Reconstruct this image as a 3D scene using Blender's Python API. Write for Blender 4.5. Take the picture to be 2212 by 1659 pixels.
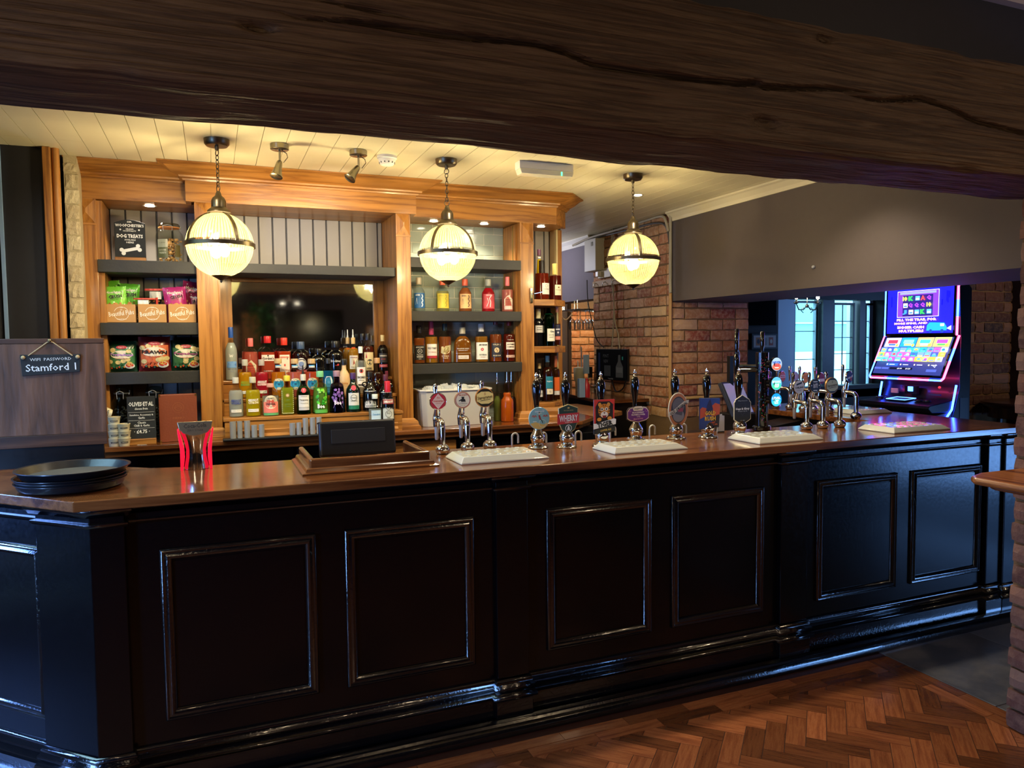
import bpy, math, random
import numpy as np
from math import sin, cos, pi, radians, atan2, sqrt
from mathutils import Vector, Matrix, noise
for o in list(bpy.data.objects): bpy.data.objects.remove(o)
S = bpy.context.scene
COL = S.collection
RND = random.Random(7)
# ---------------------------------------------------------------- camera
EYE = 1.605
_f = 1589.1
_y, _p, _r = radians(22.1), radians(3.26), radians(0.611)
_fw = np.array([sin(_y)*cos(_p), cos(_y)*cos(_p), -sin(_p)])
_rt = np.array([cos(_y), -sin(_y), 0.0]); _dn = np.cross(_fw, _rt)
_R2 = _rt*cos(_r)+_dn*sin(_r); _D2 = _dn*cos(_r)-_rt*sin(_r)
cd = bpy.data.cameras.new('camera'); cam = bpy.data.objects.new('camera', cd); COL.objects.link(cam)
cd.sensor_width = 36; cd.lens = _f/2212*36; cd.clip_start = .05
mw = Matrix.Identity(4)
for i in range(3):
    mw[i][0] = _R2[i]; mw[i][1] = -_D2[i]; mw[i][2] = -_fw[i]
mw[2][3] = EYE
cam.matrix_world = mw
S.camera = cam
def U(px, py, x=None, y=None, z=None):
    """point of the real plane x=, y= or z= seen at a spot of the 2212x1659 frame (used to measure the room)"""
    c = np.array([px-1106, py-829.5, _f]); d = c[0]*_R2+c[1]*_D2+c[2]*_fw
    t = (z-EYE)/d[2] if z is not None else (y/d[1] if y is not None else x/d[0])
    return Vector((d[0]*t, d[1]*t, d[2]*t+EYE))
def X(px, y, py=760): return U(px, py, y=y).x
def Z(px, py, y): return U(px, py, y=y).z
# ---------------------------------------------------------------- world, exposure, lights
W = bpy.data.worlds.new('world'); S.world = W; W.use_nodes = True
W.node_tree.nodes['Background'].inputs[0].default_value = (.42, .78, 1, 1)
W.node_tree.nodes['Background'].inputs[1].default_value = 5
S.view_settings.view_transform = 'Standard'; S.view_settings.look = 'None'
S.view_settings.gamma = 1; S.view_settings.use_curve_mapping = False
S.view_settings.exposure = 0.85
cy = S.cycles
cy.max_bounces = 9; cy.diffuse_bounces = 3; cy.glossy_bounces = 4; cy.transmission_bounces = 4; cy.transparent_max_bounces = 12
cy.caustics_reflective = False; cy.caustics_refractive = False; cy.sample_clamp_indirect = 4
cy.use_denoising = True; cy.blur_glossy = .5
WARM = (1, .83, .50); NEUT = (1, .86, .66); DAY = (.22, .45, 1)
def light(kind, name, loc, power, col, size=.05, aim=None, spot=90, blend=.6, sy=None, spread=180):
    d = bpy.data.lights.new(name, kind); d.energy = power; d.color = col
    if kind == 'AREA':
        d.shape = 'RECTANGLE'; d.size = size; d.size_y = sy or size; d.spread = radians(spread)
    else: d.shadow_soft_size = size
    if kind == 'SPOT': d.spot_size = radians(spot); d.spot_blend = blend
    o = bpy.data.objects.new(name, d); COL.objects.link(o); o.location = loc
    if aim: o.rotation_euler = (Vector(aim)-Vector(loc)).to_track_quat('-Z', 'Y').to_euler()
    return o
PEND = [(0.053, 4.13), (1.283, 4.13), (2.51, 4.10)]
for i, (x, y) in enumerate(PEND):
    light('POINT', 'pendant_light', (x, y, 2.115), (38, 35, 28)[i], WARM, .06)
# ceiling spots in the bar ceiling, hidden from view by the beam
for x in (-.2, 1.0, 2.2, 3.1): light('SPOT', 'ceiling_downlight', (x, 3.12, 2.62), 25, NEUT, .04, (x, 3.12, 0), 120, .8)
for x, e in ((-.36, 5), (1.43, 6), (1.84, 6)): light('SPOT', 'shelf_downlight', (x, 5.0, 2.44), e*1.6, NEUT, .02, (x, 5.03, 1), 110, .7)
light('SPOT', 'corner_downlight', (2.27, 4.99, 2.43), 3.5, NEUT, .02, (2.27, 5.0, 1), 100, .7)
light('SPOT', 'track_light', (.345, 4.17, 2.46), 9, NEUT, .02, (.35, 4.8, 2.35), 75, .8)
light('SPOT', 'track_light', (.74, 4.17, 2.45), 11, NEUT, .02, (.72, 4.8, 2.38), 80, .8)
light('SPOT', 'ceiling_downlight', (2.89, 4.65, 2.64), 8, NEUT, .04, (2.9, 4.7, 0), 120, .8)
light('SPOT', 'passage_light', (3.95, 7.0, 2.4), 40, (1, .55, .2), .05, (4.0, 7.6, 1.3), 120, .8)
# lounge side: warm downlights in its ceiling, behind and above the viewer
for x, y, e in ((-1.2, .4, 9), (.9, .1, 9), (2.4, .9, 12), (4.6, 1.2, 5)): light('SPOT', 'lounge_downlight', (x, y, 2.7), e*2.0, (1, .72, .42), .05, (x, y, 0), 130, .9)
light('POINT', 'lounge_lamp', (-1.3, -.3, 2.25), 21, (1, .76, .48), .12)  # both lounge points are added fill for the beam's front face
light('POINT', 'lounge_lamp', (3.1, -.6, 2.45), 18, (1, .76, .48), .12)
light('SPOT', 'far_room_lamp', (5.9, 2.9, 2.35), 14, (1, .7, .45), .1, (6.0, 4.2, 1.5), 110, .8)  # warm spot added to bring up the far brick wall
light('AREA', 'door_daylight', (7.2, .45, .42), 22, (.18, .42, 1), 1.5, (4, 2.6, .6), sy=.5)  # added blue panel for the low glint on the right bar panels
# daylight at the lounge and far windows, plus added fills marked below
light('AREA', 'window_light_left', (-3.1, .9, 1.0), 22, DAY, .8, (-.7, 3.0, .7), sy=1.5, spread=80)
light('AREA', 'window_light_side', (-3.1, 3.42, 1.1), 9, (.16, .34, 1), .8, (-.7, 3.0, .5), sy=1.3, spread=45)
light('POINT', 'passage_lamp', (2.9, 7.2, 2.4), 9, (.82, .82, 1), .08)  # added point light for the lilac wall, no fitting there
for x in (-.3, .6, 1.5, 2.3): light('SPOT', 'aisle_downlight', (x, 3.55, 2.62), 20, NEUT, .04, (x, 4.9, 1.25), 95, .9)  # spots added to brighten the bottles and back bar, no fittings
light('AREA', 'window_light_far', (7.9, 8.7, 3.0), 60, (.3, .6, 1), 1.2, (6.5, 5.2, .9), sy=.8)
light('AREA', 'window_light_east', (9.05, 6.3, 1.6), 15, (.22, .45, 1), 1.2, (5.5, 6.6, 1.4), sy=1.2)  # panel added to brighten the window reveal, no east window built
# ---------------------------------------------------------------- materials
def lin(h):
    if not isinstance(h, str): return (*h, 1) if len(h) == 3 else h
    v = [int(h[i:i+2], 16)/255 for i in (0, 2, 4)]
    return tuple(c/12.92 if c <= .04045 else ((c+.055)/1.055)**2.4 for c in v)+(1,)
_M = {}
def _new(key):
    m = bpy.data.materials.new(str(key)[:50]); m.use_nodes = True; _M[key] = m
    nt = m.node_tree; return m, nt, nt.nodes['Principled BSDF']
def P(col, rough=.5, metal=0, coat=0, emit=0, bump=0, bscale=60, spec=.5):
    """plain paint / plastic / metal with a procedural fine relief"""
    k = ('P', col, rough, metal, coat, emit, bump, bscale, spec)
    if k in _M: return _M[k]
    m, nt, b = _new(k); c = lin(col)
    b.inputs['Base Color'].default_value = c; b.inputs['Roughness'].default_value = rough
    b.inputs['Metallic'].default_value = metal; b.inputs['Coat Weight'].default_value = coat
    b.inputs['Specular IOR Level'].default_value = spec
    if emit: b.inputs['Emission Color'].default_value = c; b.inputs['Emission Strength'].default_value = emit
    N = nt.nodes.new; L = nt.links.new
    tc = N('ShaderNodeTexCoord'); nz = N('ShaderNodeTexNoise'); nz.inputs['Scale'].default_value = bscale; nz.inputs['Detail'].default_value = 3
    L(tc.outputs['Object'], nz.inputs['Vector'])
    mr = N('ShaderNodeMapRange'); mr.inputs[3].default_value = max(.02, rough-.06); mr.inputs[4].default_value = min(1, rough+.06)
    L(nz.outputs[0], mr.inputs[0]); L(mr.outputs[0], b.inputs['Roughness'])
    if bump:
        bp = N('ShaderNodeBump'); bp.inputs['Strength'].default_value = bump; bp.inputs['Distance'].default_value = .004
        L(nz.outputs[0], bp.inputs['Height']); L(bp.outputs[0], b.inputs['Normal'])
    return m
def grainy(key, ramp, scale, freq, rough, coat=0, bump=.3, detail=3, rnd=0, dist=0):
    """wood: contour lines of a stretched noise = cathedral grain, plus pores"""
    k = ('W', key)
    if k in _M: return _M[k]
    m, nt, b = _new(k); N = nt.nodes.new; L = nt.links.new
    tc = N('ShaderNodeTexCoord'); mp = N('ShaderNodeMapping'); mp.inputs['Scale'].default_value = scale
    L(tc.outputs['Object'], mp.inputs[0])
    src = mp.outputs[0]
    if rnd:
        oi = N('ShaderNodeObjectInfo'); ml = N('ShaderNodeMath'); ml.operation = 'MULTIPLY'; ml.inputs[1].default_value = 37
        L(oi.outputs['Random'], ml.inputs[0]); va = N('ShaderNodeVectorMath'); va.operation = 'ADD'
        L(mp.outputs[0], va.inputs[0]); L(ml.outputs[0], va.inputs[1]); src = va.outputs[0]
    nz = N('ShaderNodeTexNoise'); nz.inputs['Scale'].default_value = 1; nz.inputs['Detail'].default_value = detail; nz.inputs['Distortion'].default_value = dist
    L(src, nz.inputs['Vector'])
    m1 = N('ShaderNodeMath'); m1.operation = 'MULTIPLY'; m1.inputs[1].default_value = freq; L(nz.outputs[0], m1.inputs[0])
    m2 = N('ShaderNodeMath'); m2.operation = 'PINGPONG'; m2.inputs[1].default_value = 1; L(m1.outputs[0], m2.inputs[0])
    n2 = N('ShaderNodeTexNoise'); n2.inputs['Scale'].default_value = 14; n2.inputs['Detail'].default_value = 4; L(src, n2.inputs['Vector'])
    mx = N('ShaderNodeMix'); mx.data_type = 'FLOAT'; mx.inputs[0].default_value = .45; L(m2.outputs[0], mx.inputs[2]); L(n2.outputs[0], mx.inputs[3])
    cr = N('ShaderNodeValToRGB'); e = cr.color_ramp.elements
    while len(e) < len(ramp): e.new(.5)
    for q, (pos, c) in enumerate(ramp): e[q].position = pos; e[q].color = lin(c)
    L(mx.outputs[0], cr.inputs[0])
    out = cr.outputs[0]
    if rnd:
        hv = N('ShaderNodeHueSaturation'); mr = N('ShaderNodeMapRange'); mr.inputs[3].default_value = 1-rnd; mr.inputs[4].default_value = 1+rnd
        L(oi.outputs['Random'], mr.inputs[0]); L(mr.outputs[0], hv.inputs['Value']); L(out, hv.inputs['Color']); out = hv.outputs[0]
    L(out, b.inputs['Base Color'])
    b.inputs['Roughness'].default_value = rough; b.inputs['Coat Weight'].default_value = coat; b.inputs['Coat Roughness'].default_value = .12
    bp = N('ShaderNodeBump'); bp.inputs['Strength'].default_value = bump; bp.inputs['Distance'].default_value = .003
    L(mx.outputs[0], bp.inputs['Height']); L(bp.outputs[0], b.inputs['Normal'])
    return m
OAKR = [(.0, '45240c'), (.22, '81501f'), (.5, 'a26c2f'), (1, 'b27a38')]
OAKX = grainy('oakx', OAKR, (1.0, 17, 17), 8, .4, .12)
OAKZ = grainy('oakz', OAKR, (16, 16, .9), 8, .4, .12)
OAKY = grainy('oaky', OAKR, (14, 1.2, 14), 7, .38, .25)
TOPR = [(0, '2a160a'), (.4, '5a3218'), (.75, '784824'), (1, '8a5830')]
TOPX = grainy('topx', TOPR, (1.0, 16, 16), 6, .16, .5, .1)
TOPY = grainy('topy', TOPR, (14, 1.0, 14), 6, .2, .5, .12)
DRKZ = grainy('darkoakz', [(0, '1c110a'), (.25, '4e3322'), (.7, '6a4834'), (1, '785540')], (7, 7, .9), 11, .42, .1, .4)
DRKX = grainy('darkoakx', [(0, '1c0f08'), (.4, '3c2315'), (.8, '553522'), (1, '60402b')], (.8, 9, 9), 9, .4, .1, .3)
BLK = P('07080b', .16, 0, .7, 0, .3, 90); BLKP = P('050608', .2, 0, 0, 0, .06, 60, .3)
BLKM = P('0a0a0b', .35); CHR = P('d8dade', .07, 1); STL = P('c2c2be', .36, .5, 0, 0, .1, 200)
BRZ = P('6e6350', .35, 1); WHT = P('e9e6dc', .35); RUB = P('101012', .6)
CHAR = P('262522', .55, 0, 0, 0, .25, 40)
def varied(key, cols, nscale, rough, bump, smear=None, coat=0, sat=1):
    """random colour per object from a ramp, with blotches"""
    k = ('V', key)
    if k in _M: return _M[k]
    m, nt, b = _new(k); N = nt.nodes.new; L = nt.links.new
    oi = N('ShaderNodeObjectInfo'); cr = N('ShaderNodeValToRGB'); e = cr.color_ramp.elements
    while len(e) < len(cols): e.new(.5)
    for q, c in enumerate(cols): e[q].position = q/(len(cols)-1); e[q].color = lin(c)
    L(oi.outputs['Random'], cr.inputs[0])
    tc = N('ShaderNodeTexCoord'); ml = N('ShaderNodeMath'); ml.operation = 'MULTIPLY'; ml.inputs[1].default_value = 50; L(oi.outputs['Random'], ml.inputs[0])
    va = N('ShaderNodeVectorMath'); va.operation = 'ADD'; L(tc.outputs['Object'], va.inputs[0]); L(ml.outputs[0], va.inputs[1])
    nz = N('ShaderNodeTexNoise'); nz.inputs['Scale'].default_value = nscale; nz.inputs['Detail'].default_value = 5; nz.inputs['Roughness'].default_value = .65; L(va.outputs[0], nz.inputs['Vector'])
    r2 = N('ShaderNodeValToRGB'); r2.color_ramp.elements[0].position = .42; r2.color_ramp.elements[1].position = .68; L(nz.outputs[0], r2.inputs[0])
    mx = N('ShaderNodeMix'); mx.data_type = 'RGBA'; L(cr.outputs[0], mx.inputs[6]); mx.inputs[7].default_value = lin(smear or cols[-1])
    mm = N('ShaderNodeMath'); mm.operation = 'MULTIPLY'; mm.inputs[1].default_value = .6 if smear else 0; L(r2.outputs[0], mm.inputs[0]); L(mm.outputs[0], mx.inputs[0])
    L(mx.outputs[2], b.inputs['Base Color']); b.inputs['Roughness'].default_value = rough; b.inputs['Coat Weight'].default_value = coat
    bp = N('ShaderNodeBump'); bp.inputs['Strength'].default_value = bump; bp.inputs['Distance'].default_value = .006
    L(nz.outputs[0], bp.inputs['Height']); L(bp.outputs[0], b.inputs['Normal'])
    return m
BRK = varied('brick', ['94502f', 'b0703e', '7c4030', 'c8985e', 'a05a36', 'b98a56', 'a86a40', 'd6b27c', '90442c', 'c08458', 'd0a878', '9c6450'], 30, .8, .9, 'd0b088')
MORT = P('755a3a', .95, 0, 0, 0, .8, 90)
TILE = varied('tile', ['8f9a8c', '9aa597', 'a3ada0', '939e92'], 9, .12, .25, None, .5)
def glass(tint, k=.16, key=None):
    """thin clear or tinted glass: coloured transparency with a mirror sheen at the edges"""
    kk = ('G', tint, k)
    if kk in _M: return _M[kk]
    m, nt, b = _new(kk); N = nt.nodes.new; L = nt.links.new; nt.nodes.remove(b)
    tr = N('ShaderNodeBsdfTransparent'); tr.inputs[0].default_value = lin(tint)
    gl = N('ShaderNodeBsdfGlossy'); gl.inputs['Roughness'].default_value = .04
    lw = N('ShaderNodeLayerWeight'); lw.inputs[0].default_value = k*2
    mr = N('ShaderNodeMapRange'); mr.inputs[3].default_value = .03; mr.inputs[4].default_value = .85; L(lw.outputs['Facing'], mr.inputs[0])
    pw = N('ShaderNodeMath'); pw.operation = 'POWER'; pw.inputs[1].default_value = 2; L(mr.outputs[0], pw.inputs[0])
    mx = N('ShaderNodeMixShader'); L(pw.outputs[0], mx.inputs[0]); L(tr.outputs[0], mx.inputs[1]); L(gl.outputs[0], mx.inputs[2])
    L(mx.outputs[0], nt.nodes['Material Output'].inputs[0]); return m
def liquid(col, clear=.35, body=None):
    kk = ('L', col, clear)
    if kk in _M: return _M[kk]
    m, nt, b = _new(kk); N = nt.nodes.new; L = nt.links.new
    b.inputs['Base Color'].default_value = lin(col); b.inputs['Roughness'].default_value = .15
    b.inputs['Coat Weight'].default_value = .5
    tr = N('ShaderNodeBsdfTransparent'); tr.inputs[0].default_value = lin(col)
    tl = N('ShaderNodeBsdfTranslucent'); tl.inputs[0].default_value = lin(col)
    a = N('ShaderNodeMixShader'); a.inputs[0].default_value = .45; L(b.outputs[0], a.inputs[1]); L(tl.outputs[0], a.inputs[2])
    mx = N('ShaderNodeMixShader'); mx.inputs[0].default_value = clear; L(a.outputs[0], mx.inputs[1]); L(tr.outputs[0], mx.inputs[2])
    L(mx.outputs[0], nt.nodes['Material Output'].inputs[0]); return m
# ---------------------------------------------------------------- geometry helpers
class G:
    def __init__(s): s.v = []; s.f = []
    def add(s, vs, fs):
        n = len(s.v); s.v += [tuple(p) for p in vs]; s.f += [tuple(i+n for i in q) for q in fs]; return s
    def box(s, x0, x1, y0, y1, z0, z1):
        v = [(x, y, z) for x in (x0, x1) for y in (y0, y1) for z in (z0, z1)]
        return s.add(v, [(0, 1, 3, 2), (4, 6, 7, 5), (0, 4, 5, 1), (2, 3, 7, 6), (0, 2, 6, 4), (1, 5, 7, 3)])
    def tube(s, pts, r, n=12, cap=True):
        pts = [Vector(p) for p in pts]; k = len(pts); rs = r if isinstance(r, (list, tuple)) else [r]*k
        up = None; vs = []
        for i in range(k):
            t = (pts[min(i+1, k-1)]-pts[max(i-1, 0)]).normalized()
            if up is None: up = t.orthogonal().normalized()
            up = (up-t*up.dot(t)).normalized(); sd = t.cross(up)
            vs += [pts[i]+rs[i]*(up*cos(a)+sd*sin(a)) for a in (2*pi*j/n for j in range(n))]
        fs = [(i*n+j, i*n+(j+1) % n, (i+1)*n+(j+1) % n, (i+1)*n+j) for i in range(k-1) for j in range(n)]
        if cap: fs += [tuple(range(n))[::-1], tuple((k-1)*n+j for j in range(n))]
        return s.add(vs, fs)
    def lathe(s, prof, n=20, c=(0, 0, 0), ex=2, ry=1, axis='z'):
        vs = []
        for r, z in prof:
            for j in range(n):
                a = 2*pi*j/n; ca, sa = cos(a), sin(a)
                if ex != 2:
                    q = (abs(ca)**ex+abs(sa)**ex)**(-1/ex); ca *= q; sa *= q
                p = (r*ca, r*ry*sa, z)
                if axis == 'y': p = (p[0], p[2], p[1])
                if axis == 'x': p = (p[2], p[0], p[1])
                vs.append((p[0]+c[0], p[1]+c[1], p[2]+c[2]))
        k = len(prof); fs = [(i*n+j, i*n+(j+1) % n, (i+1)*n+(j+1) % n, (i+1)*n+j) for i in range(k-1) for j in range(n)]
        fs += [tuple(range(n))[::-1], tuple((k-1)*n+j for j in range(n))]
        return s.add(vs, fs)
    def prism(s, poly, a, b, axis='z'):
        n = len(poly)
        mk = {'z': lambda p, t: (p[0], p[1], t), 'y': lambda p, t: (p[0], t, p[1]), 'x': lambda p, t: (t, p[0], p[1])}[axis]
        v = [mk(p, a) for p in poly]+[mk(p, b) for p in poly]
        return s.add(v, [tuple(range(n))[::-1], tuple(range(n, 2*n))]+[(i, (i+1) % n, n+(i+1) % n, n+i) for i in range(n)])
    def sweep(s, path, prof, closed=False):
        """profile (outward d, z) swept with mitred corners along a polyline in plan; outward = right of travel"""
        k = len(path); m = len(prof); vs = []
        for i in range(k):
            p = Vector(path[i]); a = Vector(path[i-1]) if (i > 0 or closed) else None; b = Vector(path[(i+1) % k]) if (i < k-1 or closed) else None
            d1 = (p-a).normalized() if a else (b-p).normalized(); d2 = (b-p).normalized() if b else d1
            n1 = Vector((d1.y, -d1.x)); n2 = Vector((d2.y, -d2.x)); mt = n1+n2; mt = mt/max(.2, mt.dot(n1))
            vs += [(p.x+mt.x*d, p.y+mt.y*d, z) for d, z in prof]
        kk = k if closed else k-1
        fs = [(i*m+j, ((i+1) % k)*m+j, ((i+1) % k)*m+(j+1) % m, i*m+(j+1) % m) for i in range(kk) for j in range(m)]
        if not closed: fs += [tuple(range(m)), tuple((k-1)*m+j for j in range(m))[::-1]]
        return s.add(vs, fs)
    def sphere(s, c, r, n=16, m=10, sz=1):
        return s.lathe([(max(1e-4, r*sin(pi*i/m)), -r*sz*cos(pi*i/m)) for i in range(m+1)], n, c)
    def xf(s, M):
        s.v = [tuple(M @ Vector(p)) for p in s.v]; return s
    def obj(s, name, mat, parent=None, smooth=False, bevel=0, seg=2, kind=None, label=None, ang=40):
        me = bpy.data.meshes.new(name); me.from_pydata(s.v, [], s.f); me.materials.append(mat)
        if smooth:
            me.polygons.foreach_set('use_smooth', [True]*len(me.polygons))
            try: me.set_sharp_from_angle(angle=radians(ang))
            except Exception: pass
        o = bpy.data.objects.new(name, me); COL.objects.link(o)
        if parent: o.parent = parent
        if bevel:
            b = o.modifiers.new('bevel', 'BEVEL'); b.width = bevel; b.segments = seg; b.limit_method = 'ANGLE'
        if kind: o['kind'] = kind
        if label: o['label'] = label
        return o
def thing(name, label, cat, loc=(0, 0, 0), rz=0, group=None, kind=None):
    o = bpy.data.objects.new(name, None); COL.objects.link(o); o.location = loc; o.rotation_euler = (0, 0, rz); o.empty_display_size = .05
    o['label'] = label; o['category'] = cat
    if group: o['group'] = group
    if kind: o['kind'] = kind
    return o
def tag(o, label, cat=None, group=None, kind=None):
    o['label'] = label
    if cat: o['category'] = cat
    if group: o['group'] = group
    if kind: o['kind'] = kind
    return o
def struct(o, label, cat='structure'):
    o['kind'] = 'structure'; o['label'] = label; o['category'] = cat; return o
def dup(o, parent=None):
    c = o.copy(); COL.objects.link(c); c.parent = parent
    for ch in list(o.children): dup(ch, c)
    return c
# flat print: text and shapes laid on a face (local x right, z up, facing -y) or wrapped on a body
_T = {}
def text2d(t, bold=0):
    k = (t, bold)
    if k not in _T:
        cu = bpy.data.curves.new('t', 'FONT'); cu.body = t; cu.size = 1; cu.resolution_u = 1; cu.offset = bold
        cu.align_x = 'CENTER'; cu.align_y = 'CENTER'
        ob = bpy.data.objects.new('t', cu); me = ob.to_mesh()
        vs = np.array([v.co[:2] for v in me.vertices]) if len(me.vertices) else np.zeros((1, 2))
        fs = [tuple(p.vertices) for p in me.polygons]
        ob.to_mesh_clear(); bpy.data.objects.remove(ob); bpy.data.curves.remove(cu)
        vs = vs-(vs.max(0)+vs.min(0))/2
        _T[k] = (vs, fs, vs.max(0)-vs.min(0))
    return _T[k]
def shape(op):
    k = op[0]
    if k == 'r':
        _, x, z, w, h = op[:5]; n = max(1, int(w/.006)) if w < .2 else 2
        xs = [x-w/2+w*i/n for i in range(n+1)]
        return [(a, z-h/2) for a in xs]+[(a, z+h/2) for a in xs], [(i, i+1, n+2+i, n+1+i) for i in range(n)]
    if k == 'c':
        _, x, z, rx, rz = op[:5]; n = 24
        return [(x, z)]+[(x+rx*cos(2*pi*i/n), z+rz*sin(2*pi*i/n)) for i in range(n)], [(0, i+1, (i+1) % n+1) for i in range(n)]
    if k == 'o':
        _, x, z, rx, w = op[:5]; n = 32
        a = [(x+rx*cos(2*pi*i/n), z+rx*sin(2*pi*i/n)) for i in range(n)]; b = [(x+(rx-w)*cos(2*pi*i/n), z+(rx-w)*sin(2*pi*i/n)) for i in range(n)]
        return a+b, [(i, (i+1) % n, n+(i+1) % n, n+i) for i in range(n)]
    if k == 'p': return list(op[1]), [tuple(range(len(op[1])))]
    if k == 'l':
        pts = op[1]; w = op[2]; vs = []; fs = []
        for a, b in zip(pts, pts[1:]):
            d = Vector(b)-Vector(a); n_ = Vector((-d.y, d.x)).normalized()*w/2; q = len(vs)
            vs += [tuple(Vector(a)+n_), tuple(Vector(a)-n_), tuple(Vector(b)-n_), tuple(Vector(b)+n_)]; fs.append((q, q+1, q+2, q+3))
        return vs, fs
    if k == 't':
        _, t, x, z, size, w = op[:6]; rot = op[7] if len(op) > 7 else 0; bold = op[8] if len(op) > 8 else 0
        vs, fs, ext = text2d(t, bold); sc = size/max(ext[1], .3) if not w else w/ext[0]
        sx = sc; sz = sc if not (w and size) else size/max(ext[1], .3)
        c, s_ = cos(rot), sin(rot)
        return [(x+a*sx*c-b*sz*s_, z+a*sx*s_+b*sz*c) for a, b in vs], fs
def art(parent, ops, surf=None, y0=0, step=.0004, glow=0, stuff=False):
    """ops: ('r',x,z,w,h,col) ('c',x,z,rx,rz,col) ('o',x,z,r,w,col) ('p',pts,col) ('l',pts,w,col) ('t',str,x,z,height,width|None,col[,rot,bold])"""
    buf = {}
    for i, op in enumerate(ops):
        vs, fs = shape(op); col = {'r': 5, 'c': 5, 'o': 5, 'p': 2, 'l': 3, 't': 6}[op[0]]; col = op[col]
        d = y0-step*(i+1) if op[0] != 't' else y0-step*(len(ops)+1)
        nm = 'lettering' if op[0] == 't' else ('label' if i == 0 else 'emblem')
        g = buf.setdefault((nm, col), G())
        g.add([((lambda q: (q[0], q[1]+d, q[2]))(surf(x, z)) if surf else (x, d, z)) for x, z in vs], fs)
    out = []
    for (nm, col), g in buf.items():
        o = g.obj(nm, P(col, .5, 0, 0, glow) if isinstance(col, str) else col, parent); out.append(o)
        if stuff: o['kind'] = 'stuff'
    return out
# ================================================================ the setting
CZ = 2.66
BARWALL = P('574c46', .75, 0, 0, 0, .15, 25); NAVY = P('1d1d24', .6, 0, 0, 0, .1, 30); LOUNGE = P('2a2427', .7)
CREAM = P('ddd2ae', .42, 0, .1, 0, .2, 18)
# floor: slab, herringbone blocks near the bar, slate slabs to the right
fl = G().box(-3.2, 9.2, -3.2, 12, -.12, -.003).obj('floor', P('32180e', .5)); struct(fl, 'dark floor under the herringbone blocks and slate', 'floor')
PARQ = grainy('parquet', [(0, '34180e'), (.35, '5e321d'), (.65, '7e4829'), (1, '9c643a')], (5, 60, 60), 2.2, .24, .3, .12, rnd=.6)
def block_mesh(l, w):
    g = G(); e = .0012
    g.prism([(-l/2+e, -w/2+e), (l/2-e, -w/2+e), (l/2-e, w/2-e), (-l/2+e, w/2-e)], -.012, 0)
    me = bpy.data.meshes.new('floor_block'); me.from_pydata(g.v, [], g.f); me.materials.append(PARQ); return me
BW, BL = .0768, .2304
bm_ = block_mesh(BL, BW); bm1 = block_mesh(.3, .062); bm_s = G()
cnt = 0
def block(me, x, y, rz, dz=0):
    o = bpy.data.objects.new('floor_block', me); COL.objects.link(o); o.parent = fl; o.location = (x, y, dz); o.rotation_euler = (0, 0, rz)
def clip(poly, nx, ny, c):
    out = []
    for p, q in zip(poly, poly[1:]+poly[:1]):
        dp, dq = p[0]*nx+p[1]*ny-c, q[0]*nx+q[1]*ny-c
        if dp <= 0: out.append(p)
        if dp*dq < 0: t = dp/(dp-dq); out.append((p[0]+(q[0]-p[0])*t, p[1]+(q[1]-p[1])*t))
    return out
def poly_block(poly, x, y, r, mx, my, cut=None):
    """one floor block trimmed at the border, in its own grain direction"""
    c, s_ = cos(r), sin(r); w = [(x+a*c-b*s_, y+a*s_+b*c) for a, b in poly]
    for nx, ny, k in ((1, 0, mx), (0, 1, my)): w = clip(w, nx, ny, k) if w else w
    return [((a-x)*c+(b-y)*s_, -(a-x)*s_+(b-y)*c) for a, b in w]
MX, MY = 2.977, 2.531
tot = []
w, l = BW, BL; e = .0012
for i in range(-60, 60):
    for k in range(-30, 30):
        for kind in (0, 1):
            u = i*w+k*l; v = i*w-k*l
            cu, cv = (u+l/2, v+w/2) if kind == 0 else (u+l+w/2, v+w-l/2)
            a = -pi/4
            x = 1.9+cu*cos(a)-cv*sin(a); y = 1.2+cu*sin(a)+cv*cos(a)
            if -.9 < x < MX+.12 and .1 < y < MY+.12: tot.append((x, y, a if kind == 0 else a+pi/2))
tot.sort(key=lambda t: (t[0]-2.2)**2+((t[1]-2.6)*1.6)**2)
sg = G(); base = [(-l/2+e, -w/2+e), (l/2-e, -w/2+e), (l/2-e, w/2-e), (-l/2+e, w/2-e)]
for n_, (x, y, r) in enumerate(tot):
    q = poly_block(base, x, y, r, MX, MY)
    if len(q) < 3 or abs(sum(a[0]*b[1]-b[0]*a[1] for a, b in zip(q, q[1:]+q[:1]))) < .0006: continue
    if n_ < 262:
        if len(q) == 4 and abs(q[0][0]+l/2-e) < 1e-6 and abs(q[2][0]-l/2+e) < 1e-6 and abs(q[2][1]-w/2+e) < 1e-6 and abs(q[0][1]+w/2-e) < 1e-6: block(bm_, x, y, r, RND.uniform(-.0004, .0004))
        else:
            o = G().prism(q, -.012, 0).obj('floor_block', PARQ, fl); o.location = (x, y, 0); o.rotation_euler = (0, 0, r)
    else:
        g = G().prism(q, -.012, 0); g.xf(Matrix.Translation((x, y, 0)) @ Matrix.Rotation(r, 4, 'Z')); sg.add(g.v, g.f)
for i in range(-12, 10):
    if i*.3+.2 < MX: block(bm1, i*.3+.05, 2.563, 0)
    if i*.3+.07 < MX: block(bm1, i*.3-.08, 2.627, 0)
G().box(2.902, 2.976, 2.533, 2.593, -.012, 0).obj('floor_block', PARQ, fl); G().box(2.772, 2.976, 2.597, 2.657, -.012, 0).obj('floor_block', PARQ, fl)
for i in range(8): block(bm1, 3.010, 2.508-i*.3, pi/2); block(bm1, 3.074, 2.508-i*.3-.13, pi/2)
G().box(3.043, 3.105, 2.53, 2.657, -.012, 0).obj('floor_block', PARQ, fl)
for i in range(12, 60): sg.box(-3.2, 3.1, -3.2+.071*(i-12), -3.2+.071*(i-11)-.002, -.012, 0) if -3.2+.071*(i-11) < .1 else None
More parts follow.
